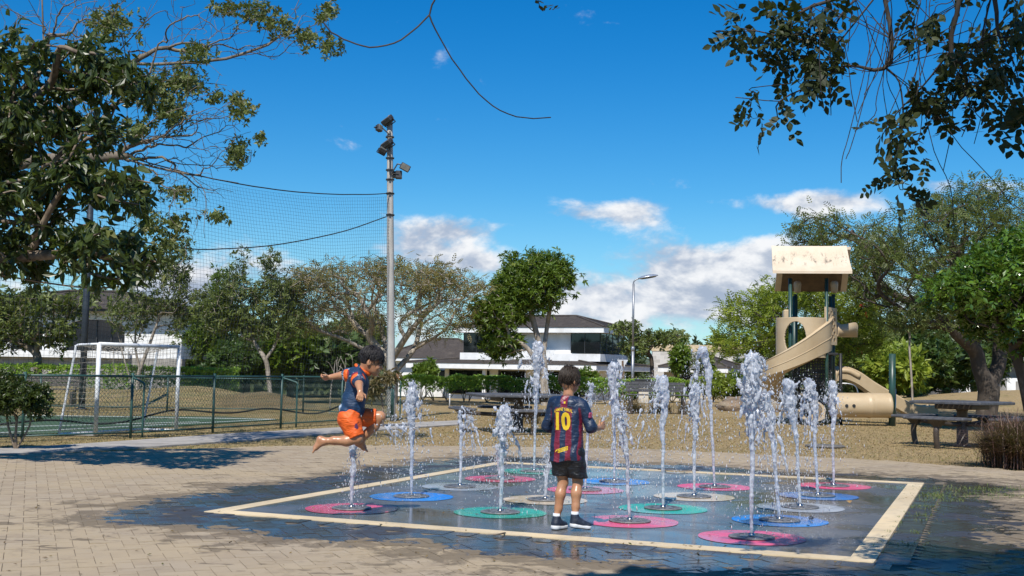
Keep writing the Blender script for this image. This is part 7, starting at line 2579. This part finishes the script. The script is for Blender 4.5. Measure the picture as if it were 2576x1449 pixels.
# its few leaf tufts hang in loose bunches at the twig ends
Vs, Fs, As, n0 = [], {}, [], 0
bun = [(830, 110, 26, 26), (770, 90, 26, 22), (700, 60, 36, 26), (640, 30, 40, 26), (610, 275, 32, 26), (600, 385, 32, 34), (655, 343, 12, 12), (445, 485, 40, 20), (545, 545, 26, 14), (575, 20, 40, 20), (470, 200, 50, 40), (430, 290, 40, 40), (390, 230, 50, 50), (540, 240, 20, 16), (500, 130, 40, 20), (420, 620, 40, 40), (450, 560, 30, 24), (380, 560, 40, 30), (820, 30, 24, 20), (280, 60, 60, 40), (340, 330, 40, 30), (590, 250, 18, 12)]
for (px, py, sx_, sy_) in bun:
    n = int(16 + sx_ * sy_ / 13)
    c = np.array([U(px + r.normal(0, sx_ * .55), py + r.normal(0, sy_ * .55), Y + r.normal(0, .35)) for _ in range(n)])
    V, F, A = scatter(SMALL[int(r.integers(2))], c, r.normal(0, 1, (n, 3)) + [0, 0, -.6], .085 * r.uniform(.7, 1.3, n), r, .6)
    Vs.append(V); As.append(A)
    for f_ in F: Fs.setdefault(f_.shape[1], []).append(f_ + n0)
    n0 += len(V)
obj('crown', mesh_data('crown', np.concatenate(Vs) - np.array(hb_t.location), [np.concatenate(f_) for f_ in Fs.values()], False, {'var': np.concatenate(As)}), L_GREY, hb_t)

# ---- tree over the photographer's right shoulder: drooping twigs with oval leaflets
Y = 6.6
base = np.array([5.6, .8, -.02])
OVAL = [leaf_tpl(.24, .03, -.05)]
PIN = []
for sd_ in range(3):   # pinnate leaf with separate oval leaflets
    rr = np.random.default_rng(60 + sd_)
    V0, F0 = leaf_tpl(.31, .03, -.05); Vs, F4, F3 = [], [], []
    for i in range(5):
        for s in (-1, 1):
            if rr.random() < .15: continue
            M = rotm(rr.normal(0, .35), rr.normal(0, .35), -s * R(62) + rr.normal(0, .2)); b = sum(len(v) for v in Vs)
            Vs.append(V0 * rr.uniform(.28, .40) @ M.T + [0, .15 + i * .18, -.02 * i * i]); F4.append(F0[0] + b); F3.append(F0[1] + b)
    b = sum(len(v) for v in Vs); Vs.append(V0 * .36 + [0, 1.0, -.4]); F4.append(F0[0] + b); F3.append(F0[1] + b)
    PIN.append((np.concatenate(Vs), [np.concatenate(F4), np.concatenate(F3)]))
stems = [stem(2, (3.9, 3.4, 4.3), (3.0, 4.9, 4.35), (2.45, 6.0, 4.1), U(2240, -60, Y), U(2245, 100, Y), U(2225, 170, Y)),        # 3..8
         stem(2, (3.2, 3.0, 4.9), (1.8, 4.4, 5.0), (.6, 6.2, 4.9), (-.1, 7.4, 4.5), U(1105, -40, 8.0), U(1094, 0, 8.0), U(1080, 38, 8.0)),  # 9..15
         stem(15, U(1040, 78, 8.0), U(990, 110, 8.0), U(930, 119, 8.0), U(880, 106, 8.0), U(835, 82, 8.0), U(812, 55, 8.0)),
         stem(15, U(1108, 98, 8.0), U(1155, 175, 8.0), U(1205, 235, 8.0), U(1258, 278, 8.0), U(1320, 296, 8.0), U(1386, 295, 8.0)),
         stem(8, U(2205, 245, Y), U(2200, 290, Y), U(2150, 330, Y)), stem(8, U(2262, 205, Y), U(2272, 300, Y), U(2255, 400, Y), U(2262, 470, Y)),
         stem(8, U(2330, 260, Y), U(2420, 370, Y - .1), U(2500, 455, Y - .2), U(2545, 515, Y - .2)), stem(8, U(2130, 165, Y), U(2060, 205, Y), U(1960, 255, Y), U(1850, 245, Y)),
         stem(6, U(2130, 20, Y), U(2060, 100, Y), U(1900, 78, Y), U(1800, 80, Y)), stem(5, U(2420, -40, Y - .5), U(2390, 130, Y - .4), U(2440, 260, Y - .4), U(2500, 330, Y - .4)),
         stem(5, U(2500, -30, Y - .6), U(2470, 120, Y - .5), U(2530, 240, Y - .5), U(2590, 300, Y - .5)), stem(7, U(2205, 60, Y), U(2170, 200, Y), U(2135, 340, Y), U(2118, 400, Y), U(2116, 460, Y)), stem(7, U(2180, 40, Y), U(2190, 160, Y), U(2160, 300, Y), U(2140, 370, Y), U(2128, 400, Y)),
         stem(8, U(2310, 240, Y), U(2350, 380, Y), U(2390, 470, Y), U(2400, 560, Y)), stem(6, U(2330, 0, Y), U(2310, 120, Y), U(2330, 210, Y)), stem(6, U(2270, -20, Y), U(2305, 110, Y), U(2320, 300, Y), U(2300, 380, Y)),
         stem(8, U(2180, 180, Y), U(2110, 150, Y), U(2080, 60, Y))]
rt_ = np.random.default_rng(17)
for q in range(26):
    x0 = rt_.uniform(2040, 2540); y0 = rt_.uniform(-40, 150); L = rt_.uniform(120, 300); dx = rt_.normal(-10, 35); dY = Y + rt_.normal(-.1, .25)
    stems.append(stem(int(rt_.choice([6, 7, 8])), U(x0, y0, dY), U(x0 + dx * .2 + rt_.normal(0, 5), y0 + L * .3, dY), U(x0 + dx * .5 + rt_.normal(0, 6), y0 + L * .65, dY), U(x0 + dx + rt_.normal(0, 8), y0 + L, dY)))
lob = [LB(2010, 90, Y, 100, 85, .35), LB(2060, 190, Y, 70, 50, .3), LB(1885, 245, Y, 40, 24, .2), LB(1950, 290, Y, 40, 30, .2), LB(1860, 90, Y, 40, 50, .2), LB(2260, 330, Y, 50, 45, .3), LB(2262, 450, Y, 48, 50, .25), LB(2340, 250, Y, 70, 55, .3), LB(2460, 170, Y - .4, 100, 90, .4), LB(2540, 60, Y - .3, 50, 50, .3), LB(2560, 230, Y - .4, 60, 70, .3), LB(2380, 40, Y - .3, 60, 40, .3), LB(1370, 5, 8.0, 26, 24, .15),
       (1.3, 3.3, 5.0, .8, .7, .3), (2.9, 3.6, 5.2, .8, .8, .3), (4.2, 3.2, 5.2, .8, .8, .4)]
tree('overhanging_tree', 'overhanging tree whose dark drooping twigs hang in from the top right', lob, [base, base + [-.2, .5, 1.7], base + [-.7, 1.3, 3.2]], .16, 520, PIN, L_OVAL, PM('dark_twig', (.030, .024, .018), (.055, .044, .034), 14, .9), 203, lsize=.165, per=3, bf=.4, rmin=.0030, spread=.12, up=.5, droop=-.3, shell=.3, stems=stems, wig=.004, pw=1.25, cap=(5, .013, 12, 28, .0078))
# leafy roof of that tree, above the picture: it throws the shade on the paving in front
r = np.random.default_rng(31)
ROOFL = [spray_tpl(80 + q, 8, .24) for q in range(3)]
Vs, Fs, As, n0 = [], {}, [], 0
for (cx_, cy2, cz_, rx_, ry_, rz2, n) in ((1.0, 2.9, 5.0, 1.8, .75, .5, 700), (2.9, 3.3, 5.1, 1.4, 1.2, .6, 800), (4.2, 3.2, 5.2, 1.5, 1.7, .9, 640), (3.4, 4.1, 4.9, .8, .8, .4, 180), (-.4, 3.0, 5.0, .8, .4, .3, 80)):
    d = r.normal(0, 1, (n, 3)); d /= np.linalg.norm(d, axis=1)[:, None]
    P = np.array([cx_, cy2, cz_]) + d * np.array([rx_, ry_, rz2]) * r.random(n)[:, None] ** .4
    V, F, A = scatter(ROOFL[int(r.integers(3))], P, d + r.normal(0, .6, (n, 3)), .30 * r.uniform(.7, 1.3, n), r, .7)
    Vs.append(V); As.append(A)
    for f_ in F: Fs.setdefault(f_.shape[1], []).append(f_ + n0)
    n0 += len(V)
ot = bpy.data.objects['overhanging_tree']
obj('crown', mesh_data('crown', np.concatenate(Vs) - np.array(ot.location), [np.concatenate(f_) for f_ in Fs.values()], False, {'var': np.concatenate(As)}), L_OVAL, ot)

# ---- leaf litter and twigs on the paving
r = np.random.default_rng(71)
P = []
for _ in range(260):
    px, py = r.uniform(0, 2576), 1180 + 265 * r.random() ** .8
    P.append(G(px, py, .006))
for _ in range(60): P.append(G(r.uniform(1350, 1900), r.uniform(1365, 1400), .008))
P = np.array(P); n = len(P)
D = np.c_[r.normal(0, 1, (n, 2)), r.normal(.1, .12, n)]
V, F, A = scatter(leaf_tpl(.2, .10, .12), P, D, r.uniform(.015, .045, n), r, 1.0, None, .25)
tag(obj('leaf_litter', mesh_data('leaf_litter', V, F, False, {'var': A}), leaf_mat('fallen_leaf', (.10, .065, .035), (.20, .14, .06), (.06, .07, .02), 1.0, .05, .0)), 'small dry leaves scattered over the paving', 'leaf litter', kind='stuff')
for lab, a, b, c in (('short dark stick lying across the front border', (1240, 1345), (1256, 1343), (1272, 1340)), ('long thin twig lying on the back border', (1655, 1180), (1700, 1185), (1762, 1183))):
    mb = MB(); mb.tube(smooth_path([G(*a, .014), G(*b, .02), G(*c, .014)], 4), [.007] * 8 + [.004], 5); tag(mb.build('twig', M_TWIG, None, True), lab, 'twig')
for lab, px, py, rz in (('dark pebble on the front right blue ring', 2040, 1303, 0), ('curled tan leaf near the right edge of the pad', 2138, 1266, 1)):
    if rz == 0:
        V, F = box_vf((.045, .035, .04), .012); tag(obj('pebble', mesh_data('pebble', V, F), M_TREAD, None, G(px, py, .02)), lab, 'pebble')
    else:
        V, F = leaf_tpl(.45, .35, .3); tag(obj('fallen_leaf', mesh_data('fallen_leaf', V * .07, F), PM('tan_leaf', (.42, .27, .10), (.30, .18, .07), 30, .7), None, G(px, py, .008)), lab, 'leaf')
